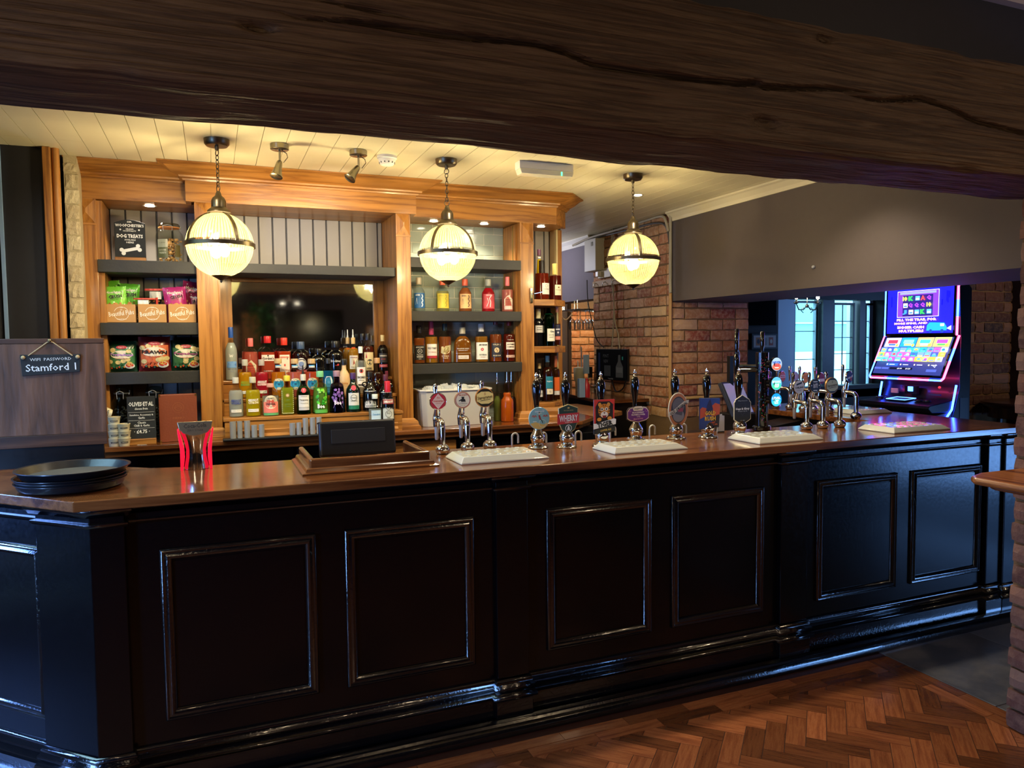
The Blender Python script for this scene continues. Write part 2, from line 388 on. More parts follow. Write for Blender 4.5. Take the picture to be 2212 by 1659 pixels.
sg.obj('parquet_field', PARQ, fl, kind='stuff')
SLATE = varied('slate', ['54565e', '62646c', '4a4c54', '5c5a5c'], 6, .3, .5, '7d7874')
for x0, x1, y0, y1 in [(3.11, 3.77, 2.1, 3.0), (3.77, 4.6, 2.1, 3.0), (3.11, 3.9, 1.4, 2.1), (3.9, 4.7, 1.4, 2.1), (4.7, 5.6, 1.4, 2.1), (4.6, 5.6, 2.1, 3.0), (3.11, 4.3, -.2, 1.4), (4.3, 5.6, -.2, 1.4)]:
    G().box(x0+.002, x1-.002, y0+.002, y1-.002, -.012, .0).obj('slate_slab', SLATE, fl, bevel=.002, seg=1)
# bar ceiling: painted boards
ce = G().box(-1.2, 3.9, 1.96, 9.3, CZ+.012, CZ+.1).obj('ceiling', CREAM); struct(ce, 'cream painted boarded ceiling over the bar', 'ceiling')
x = -1.195; n = 0
while x < 3.56:
    wv = .122
    cut = RND.choice([2.9, 3.4, 4.4, 5.1])
    for a, b in ((1.97, cut), (cut+.002, 9.2)):
        G().box(x+.0015, min(x+wv-.0015, 3.56), a, b, CZ, CZ+.014+RND.uniform(-.001, .001)).obj('ceiling_board', CREAM, ce)
    x += wv
# walls of the bar
wl = G().box(-1.3, -1.02, 4.1, 4.6, 0, CZ+.1).box(-1.3, -.80, 4.6, 5.6, 0, CZ+.1).obj('wall_left', NAVY); struct(wl, 'near black wall at the left of the bar', 'wall')
g = G().box(-1.006, -.99, 4.585, 4.6, 1.2, 2.655)
struct(g.obj('trim_1', P('8fb0dd', .3)), 'thin pale vertical strip on the near black wall', 'trim')  # blue daylight at the opening's edge is put into the strip colour
g = G(); g.box(-.80, -.762, 4.565, 4.62, 1.0, CZ); a = g.obj('trim_2', OAKZ, bevel=.004); struct(a, 'flat vertical wood strip beside the black wall', 'trim')
g = G(); g.tube([(-.743, 4.60, 1.0), (-.743, 4.60, CZ)], .019, 12); a = g.obj('trim_3', OAKZ, smooth=True); struct(a, 'rounded vertical wood moulding beside the pale brick sliver', 'trim')
bw = G().box(-.73, -.665, 4.74, 4.875, 0, CZ).obj('wall_end', P('b3a483', .9, 0, 0, 0, .8, 60)); struct(bw, 'narrow whitewashed brick strip left of the timber shelving', 'wall')
PALEB = varied('paleb', ['c3b390', 'b5a382', 'cdbf9d', 'a8936e'], 40, .8, .9, 'd8ccb0')
bricks = []
def brick_mesh(l, h, d, seed):
    r = random.Random(seed); g = G(); nx, nz = 4, 2; vs = []; fs = []
    for yy in (0, 1):
        for k in range(nz+1):
            for i in range(nx+1):
                e = (i in (0, nx)) + (k in (0, nz))
                vs.append((-l/2+l*i/nx+r.uniform(-.003, .003), (-d+(min(.006, d*.35)*e)+r.uniform(-.003, .002)) if yy == 0 else .002, -h/2+h*k/nz+r.uniform(-.003, .003)))
    w_ = nx+1; q = (nz+1)*w_
    for k in range(nz):
        for i in range(nx): fs.append((k*w_+i, k*w_+i+1, (k+1)*w_+i+1, (k+1)*w_+i))
    rim = [i for i in range(nx)]+[k*w_+nx for k in range(nz)]+[nz*w_+nx-i for i in range(nx)]+[(nz-k)*w_ for k in range(nz)]
    for a, b in zip(rim, rim[1:]+rim[:1]): fs.append((a, b, b+q, a+q)[::-1])
    me = bpy.data.meshes.new('brick'); me.from_pydata(vs, [], fs); return me
_BC = {}
def brick_field(parent, o, u, width, z0, z1, mat, pitch=.0862, bl=.232, phase=0, header=.3, seed=1, top=None, depth=.012):
    """courses of single bricks on a wall face; o = left lower corner seen from outside, u = unit vector to the right, outward = u turned -90 degrees"""
    r = random.Random(seed); rz = atan2(u[1], u[0]); row = 0; z = z0
    while z < z1-.01:
        h = min(pitch, z1-z)-.013; s_ = -((row % 2)*bl/2+phase) % bl-bl
        while s_ < width:
            L_ = bl if r.random() > header else bl/2
            a, b = max(0, s_+.006), min(width, s_+L_-.006); s_ += L_
            if b-a < .025 or h < .02: continue
            lq = round((b-a)/.01)*.01; lq = min(lq, b-a+.004); key = (round(lq, 3), round(h, 3), r.randint(0, 3), mat.name)
            if key not in _BC: _BC[key] = brick_mesh(lq, h, depth, hash(key[:3]) % 999); _BC[key].materials.append(mat)
            ob = bpy.data.objects.new('brick', _BC[key]); COL.objects.link(ob); ob.parent = parent
            m = (a+b)/2; ob.location = (o[0]+u[0]*m, o[1]+u[1]*m, z+h/2+.0065+r.uniform(-.002, .002)); ob.rotation_euler = (0, r.uniform(-.008, .008), rz)
        z += pitch; row += 1
brick_field(bw, (-.73, 4.74), (1, 0), .07, 1.1, 2.62, PALEB, header=0, seed=3, depth=.005)
# brick pillar at the far end of the bar
CX0, CX1, CY0, CY1 = 3.55, 4.345, 5.2, 6.54
pc = G().box(CX0, CX1, CY0, CY1, 0, CZ).obj('brick_pillar', MORT)
tag(pc, 'rough brown and buff brick pillar behind the bar carrying the dark header', 'pillar')
brick_field(pc, (CX0, CY1), (0, -1), CY1-CY0, .95, CZ-.01, BRK, seed=5, header=.3, depth=.009)
brick_field(pc, (CX0, CY0), (1, 0), CX1-CX0, .95, 1.925, BRK, seed=6, header=.12, pitch=.0925, bl=.262)
# dark header walls over the openings
hw = G().box(CX0, 4.35, 1.96, CY0, 1.93, CZ+.2).obj('wall_right', BARWALL); struct(hw, 'deep dark grey brown header wall right of the bar', 'wall')
hb = G().box(CX0, 3.75, CY1, 9.2, 2.03, CZ+.1).obj('wall_rear', P('77717a', .8, 0, 0, 0, .3, 12)); struct(hb, 'worn lilac grey wall beyond the timber shelving', 'wall')
g = G().sweep([(CX0, 1.97), (CX0, CY0)][::-1], [(0, CZ), (0, CZ-.075), (.014, CZ-.075), (.02, CZ-.05), (.045, CZ-.02), (.06, CZ-.012), (.06, CZ)])
struct(g.obj('trim_4', CREAM), 'cream moulding between ceiling and dark header', 'trim')
g = G().sweep([(CX0, CY1+.01), (CX0, 9.2)][::-1], [(0, CZ), (0, CZ-.08), (.014, CZ-.08), (.03, CZ-.04), (.06, CZ-.012), (.06, CZ)])
struct(g.obj('trim_5', WHT), 'white moulding above the lilac grey wall', 'trim')
G().sphere((3.545, 3.63, 2.06), .012).obj('wall_screw', STL)
bpy.data.objects['wall_screw'].parent = hw
# passage behind the pillar
pb = G().box(2.6, 4.45, 8.0, 8.1, 0, CZ+.1).obj('wall_back', P('3a3331', .8)); struct(pb, 'dark back wall of the passage', 'wall')
ps = G().box(3.98, 4.33, 7.9, 7.98, 0, 2.1).obj('brick_pier', MORT); tag(ps, 'warmly lit brick pier seen under the hanging wine glasses', 'pillar')
BRKO = varied('brick_orange', ['a8663a', 'b9763f', '95542f', 'c08850'], 34, .8, .9, 'c9a070')
brick_field(ps, (3.98, 7.9), (1, 0), .35, 1.05, 2.03, BRKO, seed=9, header=.2)
struct(G().box(4.35, 4.5, CY1-.1, 8.1, 0, 2.9).obj('wall_passage', P('3a3331', .8)), 'dark side wall of the passage', 'wall')
struct(G().box(2.45, 2.6, 5.4, 8.1, 0, CZ+.1).box(2.45, 4.5, 8.1, 9.3, 0, CZ+.1).obj('wall_kitchen', P('3a3331', .8)), 'dark side wall behind the shelving', 'wall')  # unseen wall added to stop sky light leaking into the passage
struct(G().box(-1.3, 2.6, 5.34, 5.4, 0, CZ+.1).obj('wall_shelving', NAVY), 'wall behind the timber shelving', 'wall')
# room beyond the bar on the right
rb = P('2b2526', .8)
g = G().box(4.35, 6.66, 7.4, 7.6, 0, 2.7).box(8.5, 9.3, 7.4, 7.6, 0, 2.7).box(6.66, 8.5, 7.4, 7.6, 0, .98).box(6.66, 8.5, 7.4, 7.6, 2.12, 2.7)
struct(g.obj('wall_far', P('2c2828', .7)), 'dark wall around the far window', 'wall')
struct(G().box(4.35, 9.2, 1.4, 7.6, 2.42, 2.5).obj('ceiling_far', P('24262c', .7)), 'dark ceiling of the room beyond', 'ceiling')
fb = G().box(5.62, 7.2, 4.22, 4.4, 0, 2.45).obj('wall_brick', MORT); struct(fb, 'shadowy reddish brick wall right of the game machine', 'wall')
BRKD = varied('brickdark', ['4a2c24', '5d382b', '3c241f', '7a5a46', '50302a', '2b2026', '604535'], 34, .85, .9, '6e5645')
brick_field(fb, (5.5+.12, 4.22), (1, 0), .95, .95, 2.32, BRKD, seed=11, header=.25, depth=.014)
struct(G().box(6.30, 6.45, 4.12, 4.22, 0, 2.3).obj('door_1', P('1c1013', .5)), 'dark maroon door edge beside the brick wall', 'door')
struct(G().box(9.1, 9.3, -3.2, 7.6, 0, 2.9).box(6.45, 9.1, 4.22, 4.4, 0, 2.9).obj('wall_east', rb), 'dark wall on the far right', 'wall')
# window with leaded lights
WF = P('10161c', .45); LEAD = P('1c2530', .5); OUT = P('9fb3b8', .9, 0, 0, 0, .8, 6)
rv = G().prism([(6.66, 7.6), (6.70, 7.6), (7.02, 7.95), (6.98, 7.95)], .98, 2.12).prism([(6.62, 7.40), (7.10, 7.585), (7.10, 7.65), (6.62, 7.46)], .95, 2.12).box(8.44, 8.5, 7.6, 8.0, .98, 2.12)
struct(rv.obj('window_reveal', P('c9d6e6', .6)), 'pale plastered reveal left of the window', 'window').name = 'trim_6'
wy = 7.62
def casement(i, x0, x1, z0, z1, cols, rows, col, label, y=wy):
    r = G(); t = .03
    r.box(x0-t, x0, y-.03, y+.03, z0-t, z1+t); r.box(x1, x1+t, y-.03, y+.03, z0-t, z1+t); r.box(x0, x1, y-.03, y+.03, z0-t, z0); r.box(x0, x1, y-.03, y+.03, z1, z1+t)
    fr = r.obj('window_%d' % i, col, bevel=.004); struct(fr, label, 'window')
    for a in range(cols):
        for b in range(rows):
            xa, xb = x0+(x1-x0)*a/cols, x0+(x1-x0)*(a+1)/cols; za, zb = z0+(z1-z0)*b/rows, z0+(z1-z0)*(b+1)/rows
            G().box(xa+.004, xb-.004, y-.002, y+.002, za+.004, zb-.004).obj('pane', glass('e8f4f6', .1), fr)
    for a in range(1, cols): G().box(x0+(x1-x0)*a/cols-.005, x0+(x1-x0)*a/cols+.005, y-.006, y+.006, z0, z1).obj('glazing_bar', LEAD, fr)
    for b in range(1, rows): G().box(x0, x1, y-.005, y+.005, z0+(z1-z0)*b/rows-.005, z0+(z1-z0)*b/rows+.005).obj('glazing_bar', LEAD, fr)
casement(1, 7.12, 7.47, .96, 2.08, 1, 3, P('8fa3a8', .5), 'pale framed far window behind the beer taps')
casement(2, 7.80, 8.13, .96, 2.06, 2, 5, WF, 'dark framed leaded window, middle one')
casement(3, 8.38, 8.68, .96, 2.06, 2, 5, WF, 'dark framed leaded window next to the game machine')
struct(G().box(7.52, 7.72, 7.52, 7.68, .9, 2.2).box(8.21, 8.31, 7.55, 7.68, .9, 2.2).box(8.72, 9.1, 7.55, 7.7, .9, 2.2).box(7.0, 9.1, 7.4, 7.7, .82, .925).obj('trim_7', WF), 'dark mullions and sill of the window', 'trim')
g = G().box(5, 14, 11.2, 11.3, 1.35, 3.4); og = g.obj('garden_wall', P('7fa0a8', .9, 0, 0, 0, .9, 5)); struct(og, 'rough stone wall outside the windows', 'wall')
struct(G().box(5, 14, 10.9, 11.0, 0, 1.36).obj('yard_wall', P('d6e4e6', .9)), 'white rendered low wall outside the windows', 'wall')
struct(G().box(5, 14, 7.8, 11, -.1, .0).obj('yard_paving', P('9fb0b4', .9)), 'pale paving outside the windows', 'ground')
bpy.data.objects['yard_paving'].name = 'pavement'
for k in range(1): G().box(5, 14, 11.14, 11.2, 1.9+k*.08, 1.93+k*.08).obj('plank', P('b9c6c6', .8), og)
# wall of the lounge above the beam, its ceiling and the walls behind the viewer
BY0, BY1, BZ0, BZ1 = 1.73, 2.05, 2.16, 2.545
struct(G().box(-3.2, 9.2, 1.80, 1.96, BZ1-.03, 2.95).obj('wall_beam', P('23232c', .55, 0, 0, 0, .1, 20)), 'blue black wall above the great beam', 'wall')
LC = P('b8aeae', .8, 0, 0, 0, .3, 30)
struct(G().box(-3.2, 9.2, -3.2, 1.8, 2.86, 2.95).obj('ceiling_lounge', LC), 'pale ceiling of the lounge', 'ceiling')
g = G().sweep([(-3.2, 1.8), (9.2, 1.8)], [(0, 2.86), (0, 2.765), (.03, 2.765), (.05, 2.80), (.09, 2.845), (.1, 2.86)])
struct(g.obj('trim_8', LC), 'white plaster cornice above the blue black wall', 'trim')
struct(G().box(-3.2, 9.2, -3.3, -3.2, 0, 2.95).obj('wall_lounge', LOUNGE), 'dark lounge wall opposite the bar', 'wall')
g = G().box(-3.3, -3.2, -3.3, .3, 0, 2.95).box(-3.3, -3.2, 2.1, 7, 0, 2.95).box(-3.3, -3.2, .3, 2.1, 0, 2.95).box(-3.3, -1.3, 4.1, 4.2, 0, 2.95)
struct(g.obj('wall_west', LOUNGE), 'dark lounge wall with a window', 'wall')
for k_, (ya, yb) in ((4, (.45, 1.35)), (5, (3.0, 3.85))):
    f_ = G().box(-3.2, -3.14, ya-.06, ya, .2, 2.0).box(-3.2, -3.14, yb, yb+.06, .2, 2.0).box(-3.2, -3.14, ya, yb, 1.9, 2.0).box(-3.2, -3.14, ya, yb, .2, .3).obj('window_%d' % k_, P('c8ccd0', .5)); struct(f_, 'pale framed lounge window on the west wall', 'window')
    G().box(-3.19, -3.18, ya, yb, .3, 1.9).obj('pane', glass('cfe0f4', .2), f_)
struct(G().box(7.3, 7.4, -3.2, -.4, 0, 2.9).box(7.3, 7.4, 1.3, 4.2, 0, 2.9).box(7.3, 7.4, -.4, 1.3, 2.0, 2.9).box(7.3, 7.4, -.4, 1.3, .72, 2.0).obj('wall_lobby', LOUNGE), 'dark lobby partition with a low glazed opening', 'wall')  # unseen partition, added with its low gap for the blue light panel
struct(G().box(7.28, 7.42, -.42, -.36, 0, .74).box(7.28, 7.42, 1.26, 1.32, 0, .74).box(7.28, 7.42, -.36, 1.26, .68, .74).obj('trim_9', WHT), 'white frame of the lobby opening', 'trim')
# -------------------------------------------------- the great beam
def beam():
    xs = np.concatenate([np.linspace(-3.2, -.9, 40), np.linspace(-.88, 3.05, 420), np.linspace(3.08, 9.1, 60)])
    H_, D_ = BZ1-BZ0, BY1-BY0
    ring = [(BY0, BZ1-H_*t) for t in np.linspace(0, 1, 110)[:-1]]+[(BY0+D_*t, BZ0) for t in np.linspace(0, 1, 64)[:-1]]+[(BY1, BZ0+H_*t) for t in np.linspace(0, 1, 24)[:-1]]+[(BY1-D_*t, BZ1) for t in np.linspace(0, 1, 8)[:-1]]
    crack = [U(a, b, y=BY0) for a, b in ((600, 28), (640, 40), (760, 50), (1000, 82), (1160, 95), (1220, 112), (1290, 140), (1400, 157), (1520, 172), (1600, 180), (1640, 176), (1650, 186), (1800, 190), (1900, 200))]
    crack2 = [U(a, b, y=BY0) for a, b in ((1820, 200), (1890, 216), (1990, 212), (2050, 232), (2110, 262), (2212, 288), (2400, 330))]
    crack3 = [U(a, b, y=BY0) for a, b in ((560, -30), (760, 18), (930, 50), (1000, 60))]
    kn = [(U(1660, 262, y=BY0), .055, .019), (U(1785, 82, y=BY0), .03, .012), (U(560, 60, y=BY0), .03, .01)]
    N3 = noise.noise; vs = []
    def cd_(x, z, c, w, dep):
        if x < c[0].x or x > c[-1].x: return 0
        zc = np.interp(x, [p.x for p in c], [p.z for p in c]); e = min(1, (x-c[0].x)/.25, (c[-1].x-x)/.25)+.15
        return dep*e*max(0, 1-abs(z-zc)/(w*e+.002))
    cy_, cz_ = (BY0+BY1)/2, (BZ0+BZ1)/2
    for x in xs:
        wob = .016*N3(Vector((x*.9, 0, 3)))+.007*N3(Vector((x*4, 1, 5)))
        for (y, z) in ring:
            front = y == BY0; bot = z == BZ0 and not front
            n_ = Vector((0, y-cy_, z-cz_)); 
            g_ = .0035*N3(Vector((x*2.0, y*30, z*60+.6*sin(x*1.3))))+.003*N3(Vector((x*6, y*120, z*170)))+.006*N3(Vector((x*3.1, y*7, z*9)))
            edge = min(abs(y-BY0), abs(y-BY1))+min(abs(z-BZ0), abs(z-BZ1))
            rd = max(0, 1-edge/.03); ch = rd*(.009+.014*max(0, N3(Vector((x*7, 9, y*3)))))
            d = g_
            if front:
                for (k_, rx, rz_) in kn:
                    q = ((x-k_.x)/rx)**2+((z-k_.z)/rz_)**2
                    if q < 6: d += -.026*math.exp(-q*1.2)+.004*sin(q*9)*math.exp(-q*.6)
                d -= cd_(x, z, crack, .0075, .03)+cd_(x, z, crack2, .007, .026)+cd_(x, z, crack3, .005, .014)
            dy = (-1 if front else (1 if y == BY1 else 0)); dz = (-1 if bot else (1 if z == BZ1 and not front else 0))
            L_ = max(.05, n_.length); 
            vs.append((x, y+dy*d-n_.y/L_*ch, z+dz*d-n_.z/L_*ch+(wob if z < BZ0+.12 else wob*.6)))
    m = len(ring); k = len(xs)
    fs = [(i*m+j, (i+1)*m+j, (i+1)*m+(j+1) % m, i*m+(j+1) % m) for i in range(k-1) for j in range(m)]
    g = G(); g.v = vs; g.f = fs
    mt = grainy('beam', [(0, '241a13'), (.35, '4e3b2b'), (.7, '64503c'), (1, '7c654e')], (1.3, 42, 42), 9, .6, 0, 1.0, detail=8, dist=.5)
    return g.obj('ceiling_beam', mt, smooth=True)
bmo = beam(); tag(bmo, 'massive rough hewn dark timber beam spanning the top of the picture with a long crack', 'beam')
# near brick pillar on the right with its ledge
np_ = G().box(3.0, 3.5, .9, 1.97, 0, BZ0+.02).obj('brick_pillar', MORT); tag(np_, 'brick pillar at the right edge carrying the great beam', 'pillar')
BRKN = varied('bricknear', ['6a4236', '7e5442', '573830', '8f6752', '6e4638', '9a7a64', '4c3430'], 30, .85, 1, '8a6a56')
brick_field(np_, (3.0, 1.97), (0, -1), .9, .0, BZ0, BRKN, seed=21, header=.3, depth=.026)
lg = thing('ledge_shelf', 'worn varnished wood ledge with rounded edge fixed to the right brick pillar', 'shelf', (3.0, 1.75, 1.09))
lw = grainy('ledge', [(0, '3a1d0c'), (.4, '7a4522'), (.8, 'a86c35'), (1, 'c08445')], (14, 1.5, 14), 6, .3, .3)
G().prism([(-.39, .13), (-.42, .10), (-.42, -.75), (.0, -.75), (.0, .16), (-.3, .16)], -.028, .0).obj('board', lw, lg, bevel=.012, seg=3)
G().prism([(-.33, .10), (-.35, .07), (-.35, -.7), (.0, -.7), (.0, .12)], -.05, -.028).obj('moulding', lw, lg, bevel=.008)
# ================================================================ the front bar
TH = .036; CT = 1.10
TOP_POLY = [(-.437, 2.735), (4.30, 2.735), (4.36, 4.55), (3.72, 4.55), (3.72, 3.335), (-.12, 3.335), (-.25, 3.37), (-.36, 3.46), (-.40, 3.6), (-1.01, 3.6), (-1.01, 3.32)]
bt = thing('bar_counter', 'long black gloss panelled bar front below the polished brown bar top', 'bar counter', (0, 2.78, 0))
LB = lambda g: g.xf(Matrix.Translation((0, -2.78, 0)))
tp = thing('counter_worktop', 'polished dark brown wooden bar top running the length of the bar', 'bar top', (0, 3.0, CT))
G().prism([(a, b-3.0) for a, b in TOP_POLY], -TH, 0).obj('board', TOPX, tp, bevel=.004, seg=2)
# carcass: panelled front, 45 degree left corner, right end and return wing
car = [(-.40, 2.80), (4.22, 2.80), (4.26, 4.5), (4.12, 4.5), (4.1, 2.95), (-.38, 2.95), (-.95, 3.50), (-1.0, 3.38)]
LB(G().prism(car, .0, CT-TH)).obj('carcass', BLKP, bt)
LB(G().box(3.76, 3.80, 3.36, 4.5, 0, CT-TH)).obj('back_panel', BLKM, bt)
LB(G().box(3.3, 3.9, 3.34, 3.36, .75, CT-TH)).obj('back_rail', TOPX, bt)
# inset panels with bolection mouldings (x0, x1) between z .287 and .90
PZ0, PZ1 = .287, .898
def moulding_frame(g, x0, x1, z0, z1, y, M=None):
    prof = [(0, 0), (.0, -.010), (.008, -.016), (.014, -.010), (.024, -.019), (.034, -.012), (.040, -.004), (.040, 0)]
    pts = [(x0, z0), (x1, z0), (x1, z1), (x0, z1)]; q = G(); vs = []
    c = [(1, 1), (-1, 1), (-1, -1), (1, -1)]
    for (px, pz), (sx, sz) in zip(pts, c): vs += [(px+sx*d, y+h, pz+sz*d) for d, h in prof]
    m = len(prof); fs = [(i*m+j, ((i+1) % 4)*m+j, ((i+1) % 4)*m+j+1, i*m+j+1) for i in range(4) for j in range(m-1)]
    q.add(vs, fs)
    if M: q.xf(M)
    g.add(q.v, q.f)
for x0, x1 in ((-.192, .335), (.442, .960), (1.285, 1.803), (1.912, 2.436), (2.770, 3.318), (3.422, 3.960)):
    g = G(); moulding_frame(g, x0, x1, PZ0, PZ1, 2.80); LB(g).obj('panel_moulding', BLK, bt, smooth=True, ang=75, bevel=.001, seg=1)
    LB(G().box(x0+.045, x1-.045, 2.797, 2.80, PZ0+.045, PZ1-.045)).obj('panel', BLKP, bt)
# chamfered left corner: its own panel
Ml = Matrix.Translation((-.40, 2.80, 0)) @ Matrix.Rotation(-pi/4, 4, 'Z')
g = G(); moulding_frame(g, -.80, -.24, PZ0, PZ1+.01, 0, Ml); LB(g).obj('panel_moulding', BLK, bt, smooth=True, ang=75, bevel=.001, seg=1)
# pilasters
def pilaster(x0, x1, y0):
    g = G().box(x0, x1, y0, 2.80, .215, 1.06); LB(g).obj('pilaster', BLKP, bt, bevel=.003)
    g = G().box(x0-.012, x1+.012, y0-.014, 2.80, .05, .125); LB(g).obj('pilaster_base', BLK, bt, bevel=.003)
for x0, x1 in ((1.05, 1.19), (2.525, 2.69), (3.99, 4.10)): pilaster(x0, x1, 2.772)
LB(G().box(4.105, 4.25, 2.755, 2.80, .0, 1.06)).obj('pilaster', BLKP, bt, bevel=.004)
LB(G().prism([(-.40, 2.772), (-.295, 2.772), (-.295, 2.80), (-.41, 2.80), (-.56, 2.96), (-.585, 2.94)], .0, 1.06)).obj('pilaster', BLKP, bt, bevel=.003)
# run mouldings: cornice band below the top, dado moulding, plinth; stepping round pilasters
def run_path(off):
    pts = [(-1.0, 3.385), (-.565, 2.962), (-.585, 2.94), (-.405, 2.772), (-.295, 2.772), (-.295, 2.80)]
    for a, b in ((1.05, 1.19), (2.525, 2.69), (3.99, 4.10)): pts += [(a, 2.80), (a, 2.772), (b, 2.772), (b, 2.80)]
    return pts[:-1]+[(4.104, 2.772), (4.104, 2.755), (4.25, 2.755), (4.27, 4.4)]
rp = run_path(0)
LB(G().sweep(rp, [(0, 1.062), (.026, 1.062), (.026, 1.052), (.018, 1.046), (.014, 1.036), (0, 1.034)])).obj('top_moulding', BLK, bt, smooth=True, ang=75)
LB(G().sweep(rp, [(0, 1.012), (.012, 1.012), (.012, 1.005), (.006, .998), (0, .996)])).obj('frieze_moulding', BLK, bt, smooth=True, ang=75)
LB(G().sweep(rp, [(0, .212), (.006, .210), (.012, .198), (.010, .190), (.020, .180), (.020, .170), (.012, .160), (.026, .148), (.028, .132), (.014, .124), (0, .124)])).obj('dado_moulding', BLK, bt, smooth=True, ang=75)
pl = [(-1.05, 3.34), (-.42, 2.705), (4.26, 2.705), (4.3, 4.4)]
LB(G().sweep(pl, [(-.06, .05), (-.02, .052), (-.016, .042), (0, .036), (.006, .012), (.002, .0), (-.06, 0)])).obj('plinth', BLK, bt, smooth=True, ang=75, bevel=.001, seg=1)
LB(G().sweep([(-1.0, 3.385), (-.41, 2.785), (4.24, 2.785), (4.28, 4.4)], [(-.03, .13), (0, .13), (.002, .05), (-.03, .05)])).obj('skirting', BLK, bt)
# raised wooden flap at the left end, with the sign hung on it
fp = thing('bar_flap', 'upright dark oak board at the left end of the bar holding the wifi sign', 'board', (-.735, 3.86, 1.155))
G().box(-.28, .272, -.02, .012, .055, .465).obj('board', DRKZ, fp, bevel=.002)
G().box(-.28, .272, -.022, .014, .465, .488).obj('rail', DRKX, fp, bevel=.002); G().box(-.28, .272, -.022, .014, .0, .055).obj('rail', DRKX, fp, bevel=.002)
G().box(-.28, .25, .03, .06, -1.155, .05).obj('post', BLKM, fp)
wf = thing('wifi_sign', 'small chalkboard sign reading wifi password hung by twine on the dark oak board', 'sign', (-.672, 3.836, 1.527), radians(0))
g = G().prism([(-.118, .045), (-.112, -.05), (.112, -.035), (.116, .045)], -.005, .002, 'y'); g.obj('slate', P('16181b', .7), wf, bevel=.002)
g = G().tube([(-.085, -.008, .04), (-.012, -.006, .098), (.0, -.012, .103), (.012, -.006, .098), (.085, -.008, .038)], .0025, 8); g.obj('twine', P('b79d72', .9), wf)
for s_ in (-1, 1): G().sphere((s_*.105, -.008, .032), .009, 10, 6).obj('knot', P('b79d72', .9), wf)
G().lathe([(.004, -.02), (.007, -.018), (.007, -.008), (.003, -.006), (.003, .0)], 12, (0, 0, .106), axis='y').obj('hook', P('8a7a58', .4, 1), wf)
art(wf, [('t', 'WIFI  PASSWORD', 0.0, .024, .013, .16, 'dfe2e0', .02), ('t', 'Stamford 1', .0, -.012, .033, .195, 'e6e8e6', .03, .008)], y0=-.0055)
# ================================================================ the back bar
FY = 4.88; FC = 4.80; BKY = 5.22; WZ = 1.04
bb = thing('back_bar', 'tall oak back bar shelving unit with moulded cornice and three bays', 'shelving', (1.0, 5.3, 0))
def LBB(g): return g.xf(Matrix.Translation((-1.0, -5.3, 0)))
def bbo(g, name, mat, **k): return LBB(g).obj(name, mat, bb, **k)
# posts
def post(x0, x1, y0, z0=WZ, y1=BKY+.05, sq=True, pl_=True):
    bbo(G().box(x0, x1, y0, y1, z0, 2.46), 'post', OAKZ, bevel=.003)
    if sq:
        c = ((x0+x1)/2, 0); hw_ = (x1-x0)/2-.008; z1_, z0_ = 2.452, 2.318; zc = (z0_+z1_)/2
        g = G(); v = [(x0+.006, y0, z0_), (x1-.006, y0, z0_), (x1-.006, y0, z1_), (x0+.006, y0, z1_), (c[0]-.002, y0-.022, zc-.012), (c[0]+.002, y0-.022, zc-.012), (c[0]+.002, y0-.022, zc+.012), (c[0]-.002, y0-.022, zc+.012)]
        g.add(v, [(0, 1, 5, 4), (1, 2, 6, 5), (2, 3, 7, 6), (3, 0, 4, 7), (4, 5, 6, 7)]); bbo(g, 'diamond_block', OAKZ)
        bbo(G().box(x0-.001, x1+.001, y0-.006, y0+.01, z0_-.012, z0_-.004), 'bead', OAKX)
    if pl_: bbo(G().sweep([(x0, BKY), (x0, y0), (x1, y0), (x1, BKY)], [(0, WZ), (.04, WZ), (.04, WZ+.012), (.03, WZ+.02), (.024, WZ+.045), (.012, WZ+.055), (.006, WZ+.062), (0, WZ+.066)]), 'post_plinth', OAKX)
xl0, xl1 = -.70, X(213, FY, 600); xc0, xc1 = X(428, FC, 700), X(474, FC, 700); xd0, xd1 = X(859, FC, 700), X(890, FC, 700); xr0, xr1 = X(1125, FY, 700), X(1154, FY, 700)
post(xl0, xl1, FY); post(xc0, xc1, FC); post(xd0, xd1, FC); post(xr0, xr1, FY)
bbo(G().box(xl1, xl1+.03, FY+.02, BKY, WZ, 2.45), 'reveal', OAKZ); bbo(G().box(xc1, xc1+.012, FC+.05, BKY, WZ, 2.45), 'reveal', OAKZ)
bbo(G().box(xr0-.012, xr0, FY+.06, BKY, WZ, 2.45), 'reveal', OAKZ)
for yy in (FY+.10, BKY-.05): bbo(G().box(xr0-.016, xr0-.011, yy, yy+.012, 1.2, 2.44), 'shelf_strip', P('b9a36a', .35, 1))
# friezes and cornice
path = [(-.735, FY), (xc0-.045, FY), (xc0-.045, FC-.015), (xd1+.04, FC-.015), (xd1+.04, FY), (2.345, FY), (2.50, FY+.17)]
bbo(G().sweep(path, [(0, 2.455), (0, 2.585), (-.03, 2.585), (-.03, 2.455)]), 'frieze', OAKX, bevel=.002)
bbo(G().sweep(path, [(0, 2.575), (.012, 2.575), (.016, 2.585), (.03, 2.590), (.034, 2.60), (.045, 2.604), (.075, 2.618), (.105, 2.638), (.118, 2.646), (.128, 2.648), (.14, 2.652), (.14, 2.659), (-.03, 2.659)]), 'cornice', OAKX, smooth=True)
# soffits
bbo(G().box(-.62, xc0, FY+.031, BKY, 2.456, 2.475), 'soffit', OAKX); bbo(G().box(xc1, xd0, FC+.017, BKY, 2.456, 2.475), 'soffit', OAKX)
bbo(G().prism([(xd1, FY+.031), (2.33, FY+.031), (2.46, FY+.17), (2.46, BKY+.05), (xd1, BKY+.05)], 2.456, 2.475), 'soffit', OAKX)
